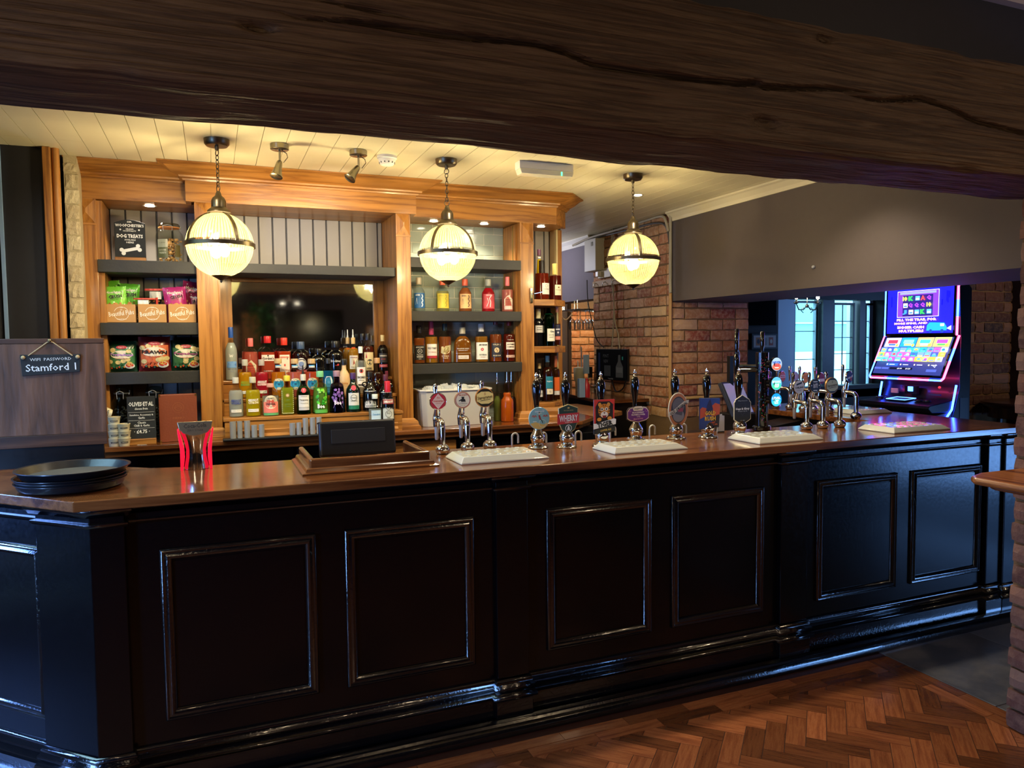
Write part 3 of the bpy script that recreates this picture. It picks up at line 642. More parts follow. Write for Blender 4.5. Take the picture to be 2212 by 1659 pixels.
# boarded backs
GREY = P('8d8884', .55, 0, 0, 0, .1, 20)
def boards(x0, x1, z0, z1, y, w=.0885, m=None):
    x = x0; bbo(G().box(x0, x1, y+.006, y+.02, z0, z1), 'backing', NAVY)
    while x < x1-.01:
        e = min(x+w, x1); g = G().prism([(x+.003, y+.008), (x+.0065, y), (e-.0065, y), (e-.003, y+.008)], z0, z1); bbo(g, 'board', m or GREY); x += w
boards(xl1+.03, xc0, WZ, 2.455, BKY)
boards(xc1, xd0, 2.05, 2.455, BKY)
# tiled back of the right bay
tz0, tz1 = WZ, 2.455; tx0, tx1 = xd1, xr0-.012; TY = 5.17
bbo(G().box(tx0, tx1, TY+.004, TY+.03, tz0, tz1), 'grout', P('ddd8c4', .8))
row = 0; z = tz1-.02-.0785*18-.03
while z < tz1-.005:
    x = tx0-.078*(row % 2)-.05
    while x < tx1:
        a, b = max(tx0, x+.002), min(tx1, x+.154); h1 = min(z+.075, tz1-.002)
        if b-a > .012 and h1-z > .012 and h1 > WZ: bbo(G().box(a, b, TY, TY+.01, max(WZ, z), h1), 'tile', TILE, bevel=.0015, seg=1)
        x += .156
    z += .0785; row += 1
# mirror in oak frame
mx0, mx1, mzt = X(500, BKY-.03, 620), X(806, BKY-.03, 620), 2.02; mzb = 1.36
bbo(G().box(mx0-.02, mx1+.02, BKY-.02, BKY-.012, mzb, mzt+.02), 'mirror', P('e8ecee', .01, 1))
for (a, b, c, d, mt) in ((xc1+.012, mx0, mzb, 2.07, OAKZ), (mx1, xd0, mzb, 2.07, OAKZ)): bbo(G().box(a, b, BKY-.035, BKY-.005, c, d), 'mirror_frame', mt, bevel=.003)
bbo(G().box(mx0, mx1, BKY-.035, BKY-.005, mzt, 2.07), 'mirror_frame', OAKX, bevel=.003)
bbo(G().box(xc1+.012, xd0, BKY-.006, BKY+.03, WZ, mzb+.02), 'backing', OAKX)
# stepped bottle display
T1, T2, T3 = 1.168, 1.27, 1.378
for (y0, z1) in ((4.68, T1), (4.85, T2), (4.98, T3)):
    bbo(G().box(xc1+.002, xd0-.002, y0, BKY-.006, z1-.02, z1), 'step', OAKX, bevel=.003); bbo(G().box(xc1+.01, xd0-.01, y0+.006, y0+.02, z1-.13, z1-.02), 'riser', OAKX)
bbo(G().sweep([(xc1+.04, 4.70), (xd0-.04, 4.70)], [(-.01, WZ), (.035, WZ), (.035, WZ+.015), (.02, WZ+.03), (.02, WZ+.05), (.01, WZ+.06), (-.01, WZ+.06)]), 'step_moulding', OAKX)
# charcoal shelves
def shelf(x0, x1, y0, z0, z1, y1=BKY-.002): return bbo(G().box(x0, x1, y0, y1, z0, z1), 'shelf', CHAR, bevel=.002)
SL = [2.108, 1.743, 1.452]; SR = [2.183, 1.822, 1.462]
for z in SL: shelf(xl1, xc0-.001, FY-.02, z-.072, z)
shelf(xc1+.013, xd0-.001, FC+.03, 2.047, 2.105)
for z in SR: shelf(xd1+.001, xr0-.001, FY-.02, z-.068, z, TY-.001)
# open chamfered corner end
ex = X(1190, 5.2, 600)
boards(xr1, ex, WZ+.1, 2.455, BKY, .08); bbo(G().box(ex, ex+.012, BKY-.12, BKY, 1.1, 2.455), 'shelf_strip', P('c8b88a', .4)); bbo(G().box(ex+.012, X(1204, 5.2, 600), BKY-.10, BKY+.04, 1.1, 2.455), 'end_stile', OAKZ)
CS = [1.912, 1.572, 1.16]
for z, t in zip(CS, (.045, .048, .03)):
    bbo(G().prism([(xr1-.0, FY+.0), (X(1198, FY, 700), FY), (X(1221, FY+.12, 700), FY+.12), (X(1221, FY+.12, 700), BKY), (xr1, BKY)], z-t, z), 'corner_shelf', OAKX, bevel=.003)
bbo(G().sweep([(xr1, 4.86), (2.36, 4.86), (2.50, 5.02), (2.50, BKY)], [(-.02, WZ), (.03, WZ), (.03, WZ+.015), (.018, WZ+.03), (.018, WZ+.06), (.006, WZ+.085), (-.02, WZ+.09)]), 'corner_plinth', OAKX)
g = G().box(xr1-.034, xr1-.014, FY-.012, FY, 1.885, 1.99); bbo(g, 'catch_plate', CHR, bevel=.002)
g = G().tube([(xr1-.024, FY-.012, 1.95), (xr1-.01, FY-.03, 1.95), (xr1+.06, FY-.02, 1.965)], .0025, 6); bbo(g, 'catch_hook', CHR)
# recessed lights in the soffits
def downlight(x, y, z, nm='recessed_downlight', lab='', grp='recessed downlights'):
    t = thing(nm, lab, 'light', (x, y, z), 0, grp)
    G().lathe([(.042, .0), (.040, -.002), (.026, -.001), (.024, .001)], 24).obj('rim', P('e3dccb', .3, .6), t, smooth=True)
    G().lathe([(.027, -.0035), (.025, .001)], 20).obj('lamp', P('fff3d8', .3, 0, 0, 14), t)
downlight(U(322, 441, z=2.455).x, 5.0, 2.453, lab='recessed round downlight above the dog treats shelf')
downlight(U(938, 476, z=2.455).x, 5.0, 2.453, lab='left recessed downlight above the tiled bottle shelves')
downlight(U(1045, 483, z=2.455).x, 5.0, 2.453, lab='right recessed downlight above the tiled bottle shelves')
downlight(2.27, 4.99, 2.453, lab='recessed downlight above the open corner shelves')
p = U(1378, 421, z=CZ); downlight(p.x, p.y, CZ-.001, lab='recessed downlight in the boarded ceiling before the brick pillar')
# worktop and carcass under it
wt = thing('back_worktop', 'polished brown wooden worktop along the back bar', 'worktop', (1, 4.9, WZ))
G().prism([(a-1, b-4.9) for a, b in [(-1.0, 4.635), (2.42, 4.635), (2.64, 4.86), (2.66, 5.32), (-.60, 5.32), (-.60, 4.73), (-.80, 4.73), (-.80, 4.6), (-1.0, 4.59)]], -.028, 0).obj('board', TOPX, wt, bevel=.004)
G().prism([(a-1, b-4.9) for a, b in [(-.99, 4.655), (2.40, 4.655), (2.61, 4.87), (2.63, 5.32), (-.60, 5.32), (-.60, 4.73), (-.80, 4.73), (-.80, 4.67)]], -.062, -.028).obj('moulding', TOPX, wt, bevel=.006)
bc = thing('back_bar_cabinets', 'black bottle coolers and wooden drawer front under the back worktop', 'cabinet', (1, 5.0, 0))
K = lambda g: g.xf(Matrix.Translation((-1, -5, 0)))
BB2 = P('0b0c0e', .25, 0, .3)
K(G().box(-.58, 2.6, 4.80, 5.3, 0, .977)).obj('carcass', BLKM, bc)
for a, b in ((-.57, -.02), (0, .45), (.47, .93)):
    d = K(G().box(a, b, 4.745, 4.80, .12, .86)).obj('cooler_door', BB2, bc, bevel=.004); K(G().box(a+.04, b-.04, 4.742, 4.745, .16, .80)).obj('pane', P('050608', .05), d)
    K(G().tube([(a+.06, 4.722, .83), (b-.06, 4.722, .83)], .009, 8)).obj('handle', STL, bc)
    K(G().box(a, b, 4.74, 4.80, .875, .965)).obj('control_strip', BB2, bc, bevel=.003)
dr = K(G().box(.95, 1.50, 4.70, 4.80, .55, .955)).obj('drawer', OAKX, bc, bevel=.004)
for xx in (.99, 1.452): K(G().sphere((xx, 4.685, .86), .014, 12, 8)).obj('knob', STL, dr)
K(G().box(1.52, 1.56, 4.69, 4.80, 0, .977)).obj('stile', BB2, bc)
for i, zz in enumerate((.875, .79, .64)): K(G().box(1.57, 2.55, 4.72+.0*i, 4.80, zz, zz+(.07 if i < 2 else .13))).obj('drawer', BB2, bc, bevel=.004)
K(G().lathe([(.008, 0), (.008, .02), (.012, .024), (.001, .03)], 12, (1.9, 4.69, .82), axis='y')).obj('lock', STL, bc)
# raw counter of the passage with glasswasher below
p2 = thing('passage_counter', 'dark counter beside the brick pillar holding glasses and a white tumbler', 'counter', (3.3, 6.4, 0))
Q = lambda g: g.xf(Matrix.Translation((-3.3, -6.4, 0)))
Q(G().prism([(3.06, 5.5), (3.53, 5.5), (3.53, 7.6), (3.30, 7.6)], 1.07, 1.1)).obj('board', TOPX, p2, bevel=.004)
Q(G().prism([(3.12, 5.55), (3.53, 5.55), (3.53, 7.6), (3.36, 7.6)], 0, 1.07)).obj('carcass', BLKM, p2)
gw = Q(G().prism([(3.09, 6.05), (3.12, 6.05), (3.2, 6.5), (3.17, 6.5)], .72, 1.0)).obj('control_panel', P('15171a', .4), p2)
for s_ in (.0, .09): Q(G().sphere((3.10+s_*.18, 6.15+s_, .90), .016, 10, 8)).obj('lamp', P('3fe8c0', .3, 0, 0, 4), p2)
wk = thing('side_worktop', 'small light oak worktop in front of the passage counter', 'worktop', (2.95, 5.4, 0))
G().prism([(-.26, -.5), (.13, -.2), (.13, .6), (-.26, .6)], 1.0, 1.035).obj('board', OAKX, wk, bevel=.004)
for a, b in ((-.24, -.38), (.09, -.12), (-.24, .55), (.09, .55)): G().box(a-.02, a+.02, b-.02, b+.02, 0, 1.0).obj('leg', BLKM, wk)
G().box(-.24, .09, -.1, .5, .5, .52).obj('shelf', BLKM, wk)
# ================================================================ bottles
PR = {
 'std': [(0, .93), (.01, 1), (.60, 1), (.66, .94), (.71, .74), (.745, .5), (.77, .38), (.82, .33), (1, .32)],
 'vod': [(0, .95), (.012, 1), (.56, 1), (.625, .95), (.68, .78), (.72, .52), (.745, .42), (.79, .38), (1, .38)],
 'tall': [(0, .94), (.01, 1), (.50, 1), (.58, .95), (.65, .75), (.71, .5), (.77, .38), (1, .34)],
 'gin': [(0, .95), (.01, 1), (.60, 1), (.655, .97), (.70, .82), (.725, .6), (.745, .45), (1, .42)],
 'squat': [(0, .9), (.015, 1), (.56, 1), (.66, .96), (.73, .8), (.78, .5), (.80, .36), (1, .36)],
 'flask': [(0, .93), (.012, 1), (.42, .97), (.54, .93), (.63, .80), (.70, .58), (.74, .34), (.78, .22), (1, .22)],
 'cone': [(0, 1), (.02, 1), (.3, .85), (.6, .6), (.8, .42), (1, .38)],
 'taper': [(0, .82), (.01, .87), (.58, 1), (.64, .96), (.69, .78), (.73, .48), (.76, .38), (1, .34)],
 'boe': [(0, 1), (.02, 1), (.40, .94), (.62, .84), (.68, .74), (.71, .52), (.73, .40), (.80, .36), (1, .36)],
 'jug': [(0, .93), (.02, 1), (.48, 1), (.56, .93), (.64, .66), (.69, .45), (.75, .36), (1, .32)],
 'orb': [(0, .75), (.03, .92), (.2, 1), (.45, 1), (.57, .9), (.66, .6), (.70, .42), (.80, .36), (1, .36)],
}
CLEAR = glass('f2f6f4', .14); 
def scale_ops(ops, R, H):
    o = []
    for op in ops:
        k = op[0]
        if k == 'r': o.append(('r', op[1]*R, op[2]*H, op[3]*R, op[4]*H, op[5]))
        elif k in 'c': o.append(('c', op[1]*R, op[2]*H, op[3]*R, op[4]*R, op[5]))
        elif k == 'o': o.append(('o', op[1]*R, op[2]*H, op[3]*R, op[4]*R, op[5]))
        elif k == 'p': o.append(('p', [(a*R, b*H) for a, b in op[1]], op[2]))
        elif k == 'l': o.append(('l', [(a*R, b*H) for a, b in op[1]], op[2]*R, op[3]))
        else: o.append(('t', op[1], op[2]*R, op[3]*H, op[4]*H, op[5]*R, op[6])+tuple(op[7:]))
    return o
def prof_at(pf, t): return float(np.interp(t, [a for a, b in pf], [b for a, b in pf]))
def bottle(cx, top, wpx, y, z0, pf, label, liq=None, fill=.62, glassc=None, cap='222222', capt=.88, capr=1.15, ops=(), group='bottles', ex=2, ry=1, clear=.3, pour=None, capm=None, extra=None, turn=.5):
    P0 = U(cx, top, y=y); x = P0.x; H = P0.z-z0; R = abs(U(cx+wpx/2, top, y=y).x-U(cx-wpx/2, top, y=y).x)/2*.98
    prof = PR[pf]; t = thing('bottle', label, 'bottle', (x, y, z0+.0005), -atan2(x, y)*turn, group)
    n = 24
    if ex > 2: n = 32
    pr = [(prof_at(prof, q)*R, q*H) for q in sorted(set([a for a, b in prof]+[.03, .3, .75, .85])) if q <= capt+.02]
    G().lathe(pr, n, ex=ex, ry=ry).obj('glass', glassc or CLEAR, t, smooth=True)
    if liq:
        lp = [(prof_at(prof, q)*R*.93, q*H+.003) for q in sorted(set([a for a, b in prof if a < fill]+[.02, fill]))]
        lp = [(r_*(.9 if i == 0 else 1), z_+(.004 if i == 0 else 0)) for i, (r_, z_) in enumerate(lp)]
        G().lathe(lp, n, ex=ex, ry=ry).obj('liquid', liquid(liq, clear), t, smooth=True)
    rc = prof_at(prof, .95)*R*capr; cm = capm or P(cap, .35)
    G().lathe([(rc*.98, capt*H), (rc, capt*H+.002), (rc, H-.004), (rc*.92, H)], 18, ry=1 if ry == 1 else 1).obj('cap', cm, t, smooth=True)
    if pour: G().lathe([(rc*.5, H), (rc*.45, H+.012), (.0045, H+.02), (.004, H+.045), (.003, H+.055)], 10).obj('pourer', P(pour, .3, .2), t, smooth=True)
    def surf(a, zz):
        r_ = prof_at(prof, min(max(zz/H, 0), 1))*R; q = min(.985, abs(a)/max(r_, 1e-4))
        if ex == 2: th = min(1.5, abs(a)/max(r_, 1e-4)); return (math.copysign(r_*sin(th), a), -r_*ry*cos(th), zz)
        return (math.copysign(q*r_, a), -r_*ry*(1-q**ex)**(1/ex), zz)
    if ops: art(t, scale_ops(ops, R, H), surf)
    if extra: extra(t, R, H)
    return t
c4 = lambda v: 460+v/5.027; r4 = lambda v: 680+v/5.027
def B4(cx, top, w, row, pf, label, **k):
    dy = k.pop('dy', 0)
    y, z = {1: (4.765, T1), 2: (4.905, T2), 3: (5.04, T3), 0: (4.655, WZ)}[row]
    return bottle(c4(cx), r4(top), w/5.027, y+dy, z, pf, label, group=k.pop('group', 'spirit bottles on the stepped display'), **k)
def T(s, z, h, w, c, x=0, rot=0, bold=.02): return ('t', s, x, z, h, w, c, rot, bold)
FROST = glass('cfd6d4', .3)
frost = liquid('dfe4e2', .15)
# ---- back row
B4(190, 135, 142, 3, 'tall', 'tall frosted white vodka bottle with blue cap, far left of the stepped display', liq='dde3e2', fill=.7, clear=.1, cap='1f4fa8', capt=.80, ops=[('r', 0, .30, 1.7, .12, '6f9fdd'), ('p', [(-.8, .27), (-.5, .33), (-.2, .29), (.1, .36), (.5, .30), (.8, .34), (.8, .25), (-.8, .25)], '2d6fd0'), ('l', [(-.35, .50), (-.2, .44), (-.05, .48), (.1, .44), (.25, .49)], .07, 'ffffff'), T('GREY GOOSE', .215, .02, 1.5, '5a6ea8'), T('VODKA', .17, .012, .7, '5a6ea8')])
PINKG = glass('f3b0a4', .15)
def warner(R_=1): return [('p', [(-.75, .18), (.75, .18), (.75, .36), (0, .48), (-.75, .36)], 'efe0c8'), T('Warner\'s', .35, .035, 1.0, '5b3a30'), T('RHUBARB GIN', .28, .02, 1.1, '5b3a30'), T('DISTILLERY', .23, .014, .8, '5b3a30')]
B4(405, 255, 165, 3, 'std', 'salmon pink gin bottle with cream house shaped label in the back row', liq='f08070', fill=.66, cap='f0787a', capt=.80, ops=warner())
B4(590, 232, 162, 3, 'gin', 'orange pink gin bottle with red cap and white script label', liq='f06a48', fill=.62, cap='c8242c', capt=.84, ex=3, ry=.8, ops=[('r', 0, .50, 1.75, .14, 'f4e8e2'), T('Gordon\'s', .49, .07, 1.55, '3a2a33', bold=.03), ('r', 0, .55, .22, .03, '2a2a2a'), T('PREMIUM PINK', .2, .03, 1.3, 'ffe9e0')])
B4(770, 250, 150, 3, 'gin', 'orange gin bottle with red cap and cream label', liq='f0582a', fill=.66, cap='e03a28', capt=.82, ex=4, ry=.8, ops=[('r', 0, .33, 1.45, .52, 'f3e2d0'), T('BEEFEATER', .53, .035, 1.25, 'd8402c'), ('c', .0, .34, .12, .2, 'c8342c'), ('c', .35, .14, .2, .2, 'e08038'), T('BLOOD ORANGE', .22, .02, 1.1, 'c8342c'), ('r', .4, .5, .15, .05, '8a8078')])
B4(950, 292, 190, 3, 'squat', 'dark plum gin bottle with blue cap and white round label', liq='2a0e12', fill=.7, clear=.05, cap='3c5275', capt=.80, capr=1.25, ops=[('c', 0, .40, .62, .72, 'e9e6ea'), ('o', 0, .40, .60, .06, '3a3f63'), ('c', 0, .40, .3, .3, '7f96c8'), T('WHITLEY NEILL', .52, .03, .95, '2a2a44'), ('r', 0, .2, 1.3, .09, 'b03a40'), T('DISTILLED GIN', .2, .025, 1.0, 'ffe0d0')])
B4(1145, 368, 168, 3, 'squat', 'short black apothecary gin bottle with cream diamond label', glassc=P('0b0a0b', .1, 0, .5), cap='161616', capt=.86, capr=1.3, ops=[('p', [(-.75, .32), (0, .1), (.75, .32), (0, .58)], 'e6e0c0'), T("HENDRICK'S", .35, .05, 1.15, '2c2a24'), T('GIN', .28, .035, .4, '2c2a24')])
B4(1330, 285, 175, 3, 'gin', 'black gin bottle with silver script, back row right of the middle', glassc=P('0a090b', .1, 0, .5), cap='131215', capt=.82, capr=1.15, ops=[T('Brockmans', .46, .07, 1.5, 'c8c8cc', bold=.03), T('GIN', .34, .03, .4, 'b03030'), ('c', .2, .36, .12, .12, 'b03030')])
B4(1462, 248, 118, 3, 'std', dy=.06, label='golden rum bottle with clear rabbit shaped pourer, left one of the pair', liq='d8a02c', fill=.72, cap='cfae72', capt=.84, pour='d8dcd6', ops=[('r', 0, .72, .7, .04, 'd84a28')])
B4(1520, 248, 125, 3, 'std', 'golden rum bottle with white label and clear pourer, right one of the pair', liq='e0a02a', fill=.72, cap='d8b67a', capt=.84, pour='d8dcd6', ops=[('r', 0, .38, 1.6, .34, 'efe6d2'), T('CAPTAIN MORGAN', .50, .035, 1.4, '8a2a20'), ('p', [(-.2, .30), (0, .45), (.25, .30), (.05, .35)], 'b03a2c'), T('SPICED GOLD', .26, .025, 1.1, '4a2a20'), ('r', 0, .74, .7, .03, 'd84a28')])
B4(1625, 205, 125, 3, 'std', dy=.06, label='dark rum bottle with black cap, left one of the brown pair', liq='5a1c10', fill=.7, clear=.15, cap='171310', capt=.85)
B4(1683, 205, 130, 3, 'std', 'dark spiced rum bottle with cream label and round black stamp', liq='6a2010', fill=.7, clear=.15, cap='171310', capt=.85, ops=[('r', 0, .36, 1.7, .42, 'e4cf9c'), ('c', .12, .34, .5, .5, '26221e'), T('Sailor', .36, .05, .75, 'e4cf9c', .12), T('Jerry', .29, .045, .65, 'e4cf9c', .12), ('p', [(-.6, .44), (-.45, .56), (-.3, .44)], 'c03a28'), T('SPICED', .20, .03, .8, '26221e')])
B4(1840, 220, 122, 3, 'std', 'near black rum bottle with cream cap, right end of the back row', liq='160c0a', fill=.75, clear=.03, cap='d6be84', capt=.85, ops=[('r', 0, .45, 1.7, .22, '2b2826'), T('CAPTAIN MORGAN', .50, .035, 1.4, 'e8e0cc'), T('BLACK', .42, .03, .8, 'c04a50'), ('r', 0, .26, 1.7, .07, 'a83a48'), T('JAMAICA RUM', .26, .025, 1.2, 'f0d8c0')])
# ---- middle row
def absolut(words, col, hi): return [T('ABSOLUT', .42, .065, 1.5, col, bold=.035), T(words, .355, .06, 1.45, hi, bold=.035), ('r', 0, .16, 1.5, .075, 'f2efe6'), T('Country of Sweden', .165, .02, 1.2, '6a7080')]
B4(345, 485, 156, 2, 'vod', 'yellow mango vodka bottle with silver cap in the middle row', liq='f2b81c', fill=.66, cap='b9b9b4', capt=.84, ops=absolut('MANGO', '8fae2c', '6fb04a'))
B4(525, 485, 152, 2, 'vod', 'raspberry red vodka bottle with silver cap in the middle row', liq='e02a48', fill=.66, cap='b9b0b0', capt=.84, ops=absolut('RASPBERRI', 'ffffff', 'ffd8dc'))
def malfy(): return [('c', 0, .34, .82, .82, '2f9fd8'), ('o', 0, .34, .80, .07, 'f0c860'), ('o', 0, .34, .5, .05, '165a90'), ('c', 0, .34, .16, .16, '165a90'), T('MALFY', .45, .06, 1.0, 'f6e6c0', bold=.04), T('GIN', .24, .05, .6, 'f6e6c0', bold=.04), ('r', 0, .80, .9, .07, 'e8e4dc'), ('r', 0, .82, .9, .03, '58a8d0')]
for cx, lq, nm, tt in ((705, 'f2a020', 'golden', 475), (885, 'f08a78', 'rose pink', 478), (1070, 'ee6a44', 'coral orange', 478)):
    B4(cx, tt, 166, 2, 'gin', nm+' gin bottle with wooden stopper and blue round label', liq=lq, fill=.64, cap='c9a878', capt=.87, capr=1.2, ops=malfy())
B4(1248, 475, 130, 2, 'taper', 'sapphire blue gin bottle with arched label', glassc=glass('8fc8dc', .2), liq='7cc4dc', clear=.5, fill=.66, cap='2a2c30', capt=.86, ex=4, ry=.7, ops=[('p', [(-.62, .08), (.62, .08), (.62, .42), (.4, .52), (-.4, .52), (-.62, .42)], 'dfeaf0'), ('o', 0, .36, .42, .07, '2f7fb0'), ('c', 0, .36, .2, .2, '5b9cc8'), T('BOMBAY', .49, .03, .75, '2a4a70'), T('SAPPHIRE', .22, .03, .95, '2a4a70'), T('LONDON DRY GIN', .15, .018, .95, '2a4a70')])
B4(1420, 480, 126, 2, 'orb', 'cream coloured round liqueur bottle with dark cap', glassc=P('dcb88a', .5), cap='1c1a1a', capt=.84, capr=1.5, ops=[T('Gunna', .33, .07, 1.3, 'c8884a'), ('l', [(-.6, .25), (-.2, .27), (.2, .24), (.6, .26)], .05, 'b87a4a')])
B4(1600, 345, 128, 2, 'std', 'clear white rum bottle with white cap and round red emblem', liq='eef0ee', clear=.8, fill=.7, cap='f0eee8', capt=.86, ops=[('r', 0, .36, 1.6, .42, 'f0ece4'), ('c', 0, .49, .36, .36, 'c8342c'), ('c', 0, .49, .2, .2, '2a1a1a'), T('BACARDI', .36, .05, 1.4, '2a2222', bold=.03), T('CARTA BLANCA', .30, .022, 1.0, '6a5a50'), ('r', 0, .2, 1.2, .03, '3a3030')])
B4(1780, 468, 152, 2, 'orb', 'dark amber squat rum bottle with wooden stopper and bronze crossed bones', liq='3c1408', clear=.1, fill=.6, cap='c99a66', capt=.85, capr=1.2, ops=[('l', [(-.3, .26), (.3, .42)], .07, 'b09058'), ('l', [(-.3, .42), (.3, .26)], .07, 'b09058')])
B4(1885, 610, 100, 2, 'std', 'plum capped dark bottle partly hidden at the right of the middle row', liq='3a1020', clear=.1, fill=.6, cap='6a2038', capt=.78)
# ---- front row
B4(243, 680, 166, 1, 'vod', 'clear vodka bottle with blue lettering and silver cap, front row far left', liq='e6ecec', clear=.5, fill=.66, cap='c4c6c4', capt=.85, ops=absolut('VODKA', '1f3fa0', '1f3fa0'))
B4(428, 675, 170, 1, 'vod', 'bright yellow citrus vodka bottle in the front row', liq='f0e020', clear=.45, fill=.66, cap='c8c8b8', capt=.85, ops=absolut('CITRON', 'ffffff', 'fff6d0'))
B4(620, 745, 196, 1, 'squat', 'squat pink pepper gin bottle with round cream label and green base', liq='e8ece6', clear=.7, fill=.6, cap='d8a08c', capt=.88, capr=1.1, ops=[('r', 0, .27, 1.9, .34, 'ee8070'), ('c', 0, .43, .80, .80, 'f3e4c4'), T('AUDEMUS', .55, .035, .7, '5a4a44'), T('PINK', .46, .085, .95, 'd8483c', bold=.04), T('PEPPER', .37, .06, 1.1, '5a2a28', bold=.03), T('GIN', .29, .035, .3, '5a4a44'), ('r', 0, .06, 1.9, .07, '5fb070')])
B4(802, 660, 150, 1, 'gin', 'tall pale lemon green gin bottle with dotted border', glassc=glass('e0e49a', .2), liq='d6dc86', clear=.3, fill=.68, cap='e0d040', capt=.86, ex=4, ry=.7, ops=[('o', 0, .50, .30, .05, 'c8945a'), ('c', 0, .50, .2, .2, 'e8c890'), T('GIN', .39, .04, .5, '5a7a3a'), T('PREMIER CRU', .28, .022, .9, '6a8a4a'), T('CITRON', .22, .022, .8, '6a8a4a')]+[('c', s_*.82, .06+.05*i, .06, .06, 'f6f3c8') for s_ in (-1, 1) for i in range(12)]+[('c', -.65+.22*i, .05, .06, .06, 'f6f3c8') for i in range(7)])
B4(977, 645, 156, 1, 'tall', 'green gin bottle with red seal, cream label and black pourer', glassc=glass('3a8a3c', .2), liq='1f5a20', clear=.3, fill=.68, cap='d8d4c4', capt=.84, pour='1c1c1c', ops=[('r', 0, .33, 1.65, .30, 'ece8dc'), T('Tanqueray', .36, .05, 1.35, '3a3a34', bold=.02), T('LONDON DRY GIN', .28, .02, 1.2, '5a5a50'), T('CHARLES', .45, .02, 1.0, '5a5a50'), ('c', 0, .60, .36, .36, 'c03040'), T('T', .60, .06, .2, 'f0c0b0'), ('r', 0, .14, 1.65, .07, 'c9c9c6')])
def spots(col, n, seed):
    r = random.Random(seed); return [('c', r.uniform(-.7, .7), r.uniform(.22, .58), r.uniform(.10, .2), r.uniform(.12, .22), col[r.randint(0, len(col)-1)]) for _ in range(n)]
B4(1160, 612, 180, 1, 'boe', 'clear gin bottle covered in green lime slices with green cap', glassc=glass('dff0c8', .2), liq='b8dc8a', clear=.5, fill=.6, cap='7ac890', capt=.86, capr=1.25, ops=spots(['4ec828', '7ee03a', '2fa828', 'a8e860'], 22, 3)+[T('Boe', .18, .10, .9, 'ffffff', bold=.04), ('r', 0, .06, 1.7, .08, '58b048')])
B4(1342, 607, 176, 1, 'boe', 'violet gin bottle with lilac flower pattern and purple cap', glassc=glass('7a4a8a', .2), liq='3a1440', clear=.12, fill=.6, cap='9a7a8a', capt=.86, capr=1.25, ops=spots(['7a4fa0', '9a6cc0', '5c3a80'], 20, 5)+[('l', [(-.6, .12), (-.2, .3), (-.5, .5)], .04, 'a884c8'), ('l', [(.6, .12), (.2, .3), (.5, .5)], .04, 'a884c8'), T('Boe', .25, .11, .9, 'f4e8fa', bold=.04)])
B4(1518, 630, 158, 1, 'tall', 'dark green gin bottle with purple cap and ornate white label', liq='0e1c12', glassc=P('0c1a12', .08, 0, .5), cap='4a2a60', capt=.84, ops=[('r', 0, .33, 1.6, .32, 'e6e6dc'), ('o', 0, .37, .45, .06, '3a4a40'), T('Tanqueray', .37, .04, .9, '2a3a34'), T('RANGPUR', .29, .03, .9, '2a3a34'), ('c', .0, .62, .36, .36, 'c02848'), ('r', 0, .125, 1.6, .10, '1f7a58')])
def ears(t, R, H):
    for s_ in (-1, 1): G().tube([(s_*(R*.36+R*.32+R*.34*cos(a)), 0, H*.68+R*.30*sin(a)) for a in [2*pi*i/12 for i in range(13)]], R*.09, 8, False).obj('handle', P('101012', .1, 0, .5), t, smooth=True)
B4(1700, 618, 160, 1, 'jug', 'black rum jug bottle with two ring handles and white label', glassc=P('0b0b0c', .08, 0, .5), cap='151515', capt=.86, extra=ears, ops=[('r', 0, .31, 1.75, .42, 'e8e6de'), T('KRAKEN', .46, .05, 1.3, '1c1c1c', bold=.03), ('l', [(-.6, .2), (-.3, .35), (-.1, .2), (.2, .38), (.5, .18)], .07, '1c1c1c'), ('l', [(-.5, .35), (-.1, .28), (.3, .3), (.6, .4)], .05, '1c1c1c'), T('BLACK SPICED RUM', .14, .03, 1.4, '1c1c1c')])
B4(1872, 650, 150, 1, 'jug', 'black rum jug bottle with ring handles, behind the red capped vodka', glassc=P('0b0b0c', .08, 0, .5), cap='5a2438', capt=.84, extra=ears, ops=[('r', 0, .31, 1.75, .42, 'e8e6de')])
B4(1893, 720, 148, 0, 'vod', 'vodka bottle with red cap and white crest label standing on the worktop', liq='2c2422', clear=.3, fill=.66, cap='c8283a', capt=.78, ops=[('r', 0, .40, 1.8, .50, 'ece8df'), ('r', 0, .60, 1.8, .09, '9a2a28'), T('SMIRNOFF', .60, .055, 1.5, 'f0e4d8', bold=.03), ('o', 0, .36, .5, .06, '2a2a2a'), T('No.21', .38, .04, .5, '2a2a2a'), ('l', [(-.4, .47), (0, .44), (.4, .47)], .06, '2a2a2a'), T('VODKA', .28, .03, .5, '2a2a2a'), ('r', 0, .1, 1.7, .06, 'b8b0b0')])
bottle(c4(1757), r4(862), 150/5.027, 4.58+.09, WZ, 'vod', 'small clear tequila bottle with pale blue label beside the red capped vodka', liq='dfe8e4', clear=.7, fill=.6, cap='d8e2dc', capt=.88, group='spirit bottles on the stepped display', ex=3, ry=.7, ops=[('r', .1, .32, 1.4, .52, 'c3dcec'), T('Cazcabel', .48, .05, 1.1, '4a88b8', .1), ('p', [(-.4, .2), (-.2, .32), (.05, .24), (.3, .36), (.6, .2)], 'e8c8a8'), T('TEQUILA', .12, .05, 1.0, '3a78a8', .1)])
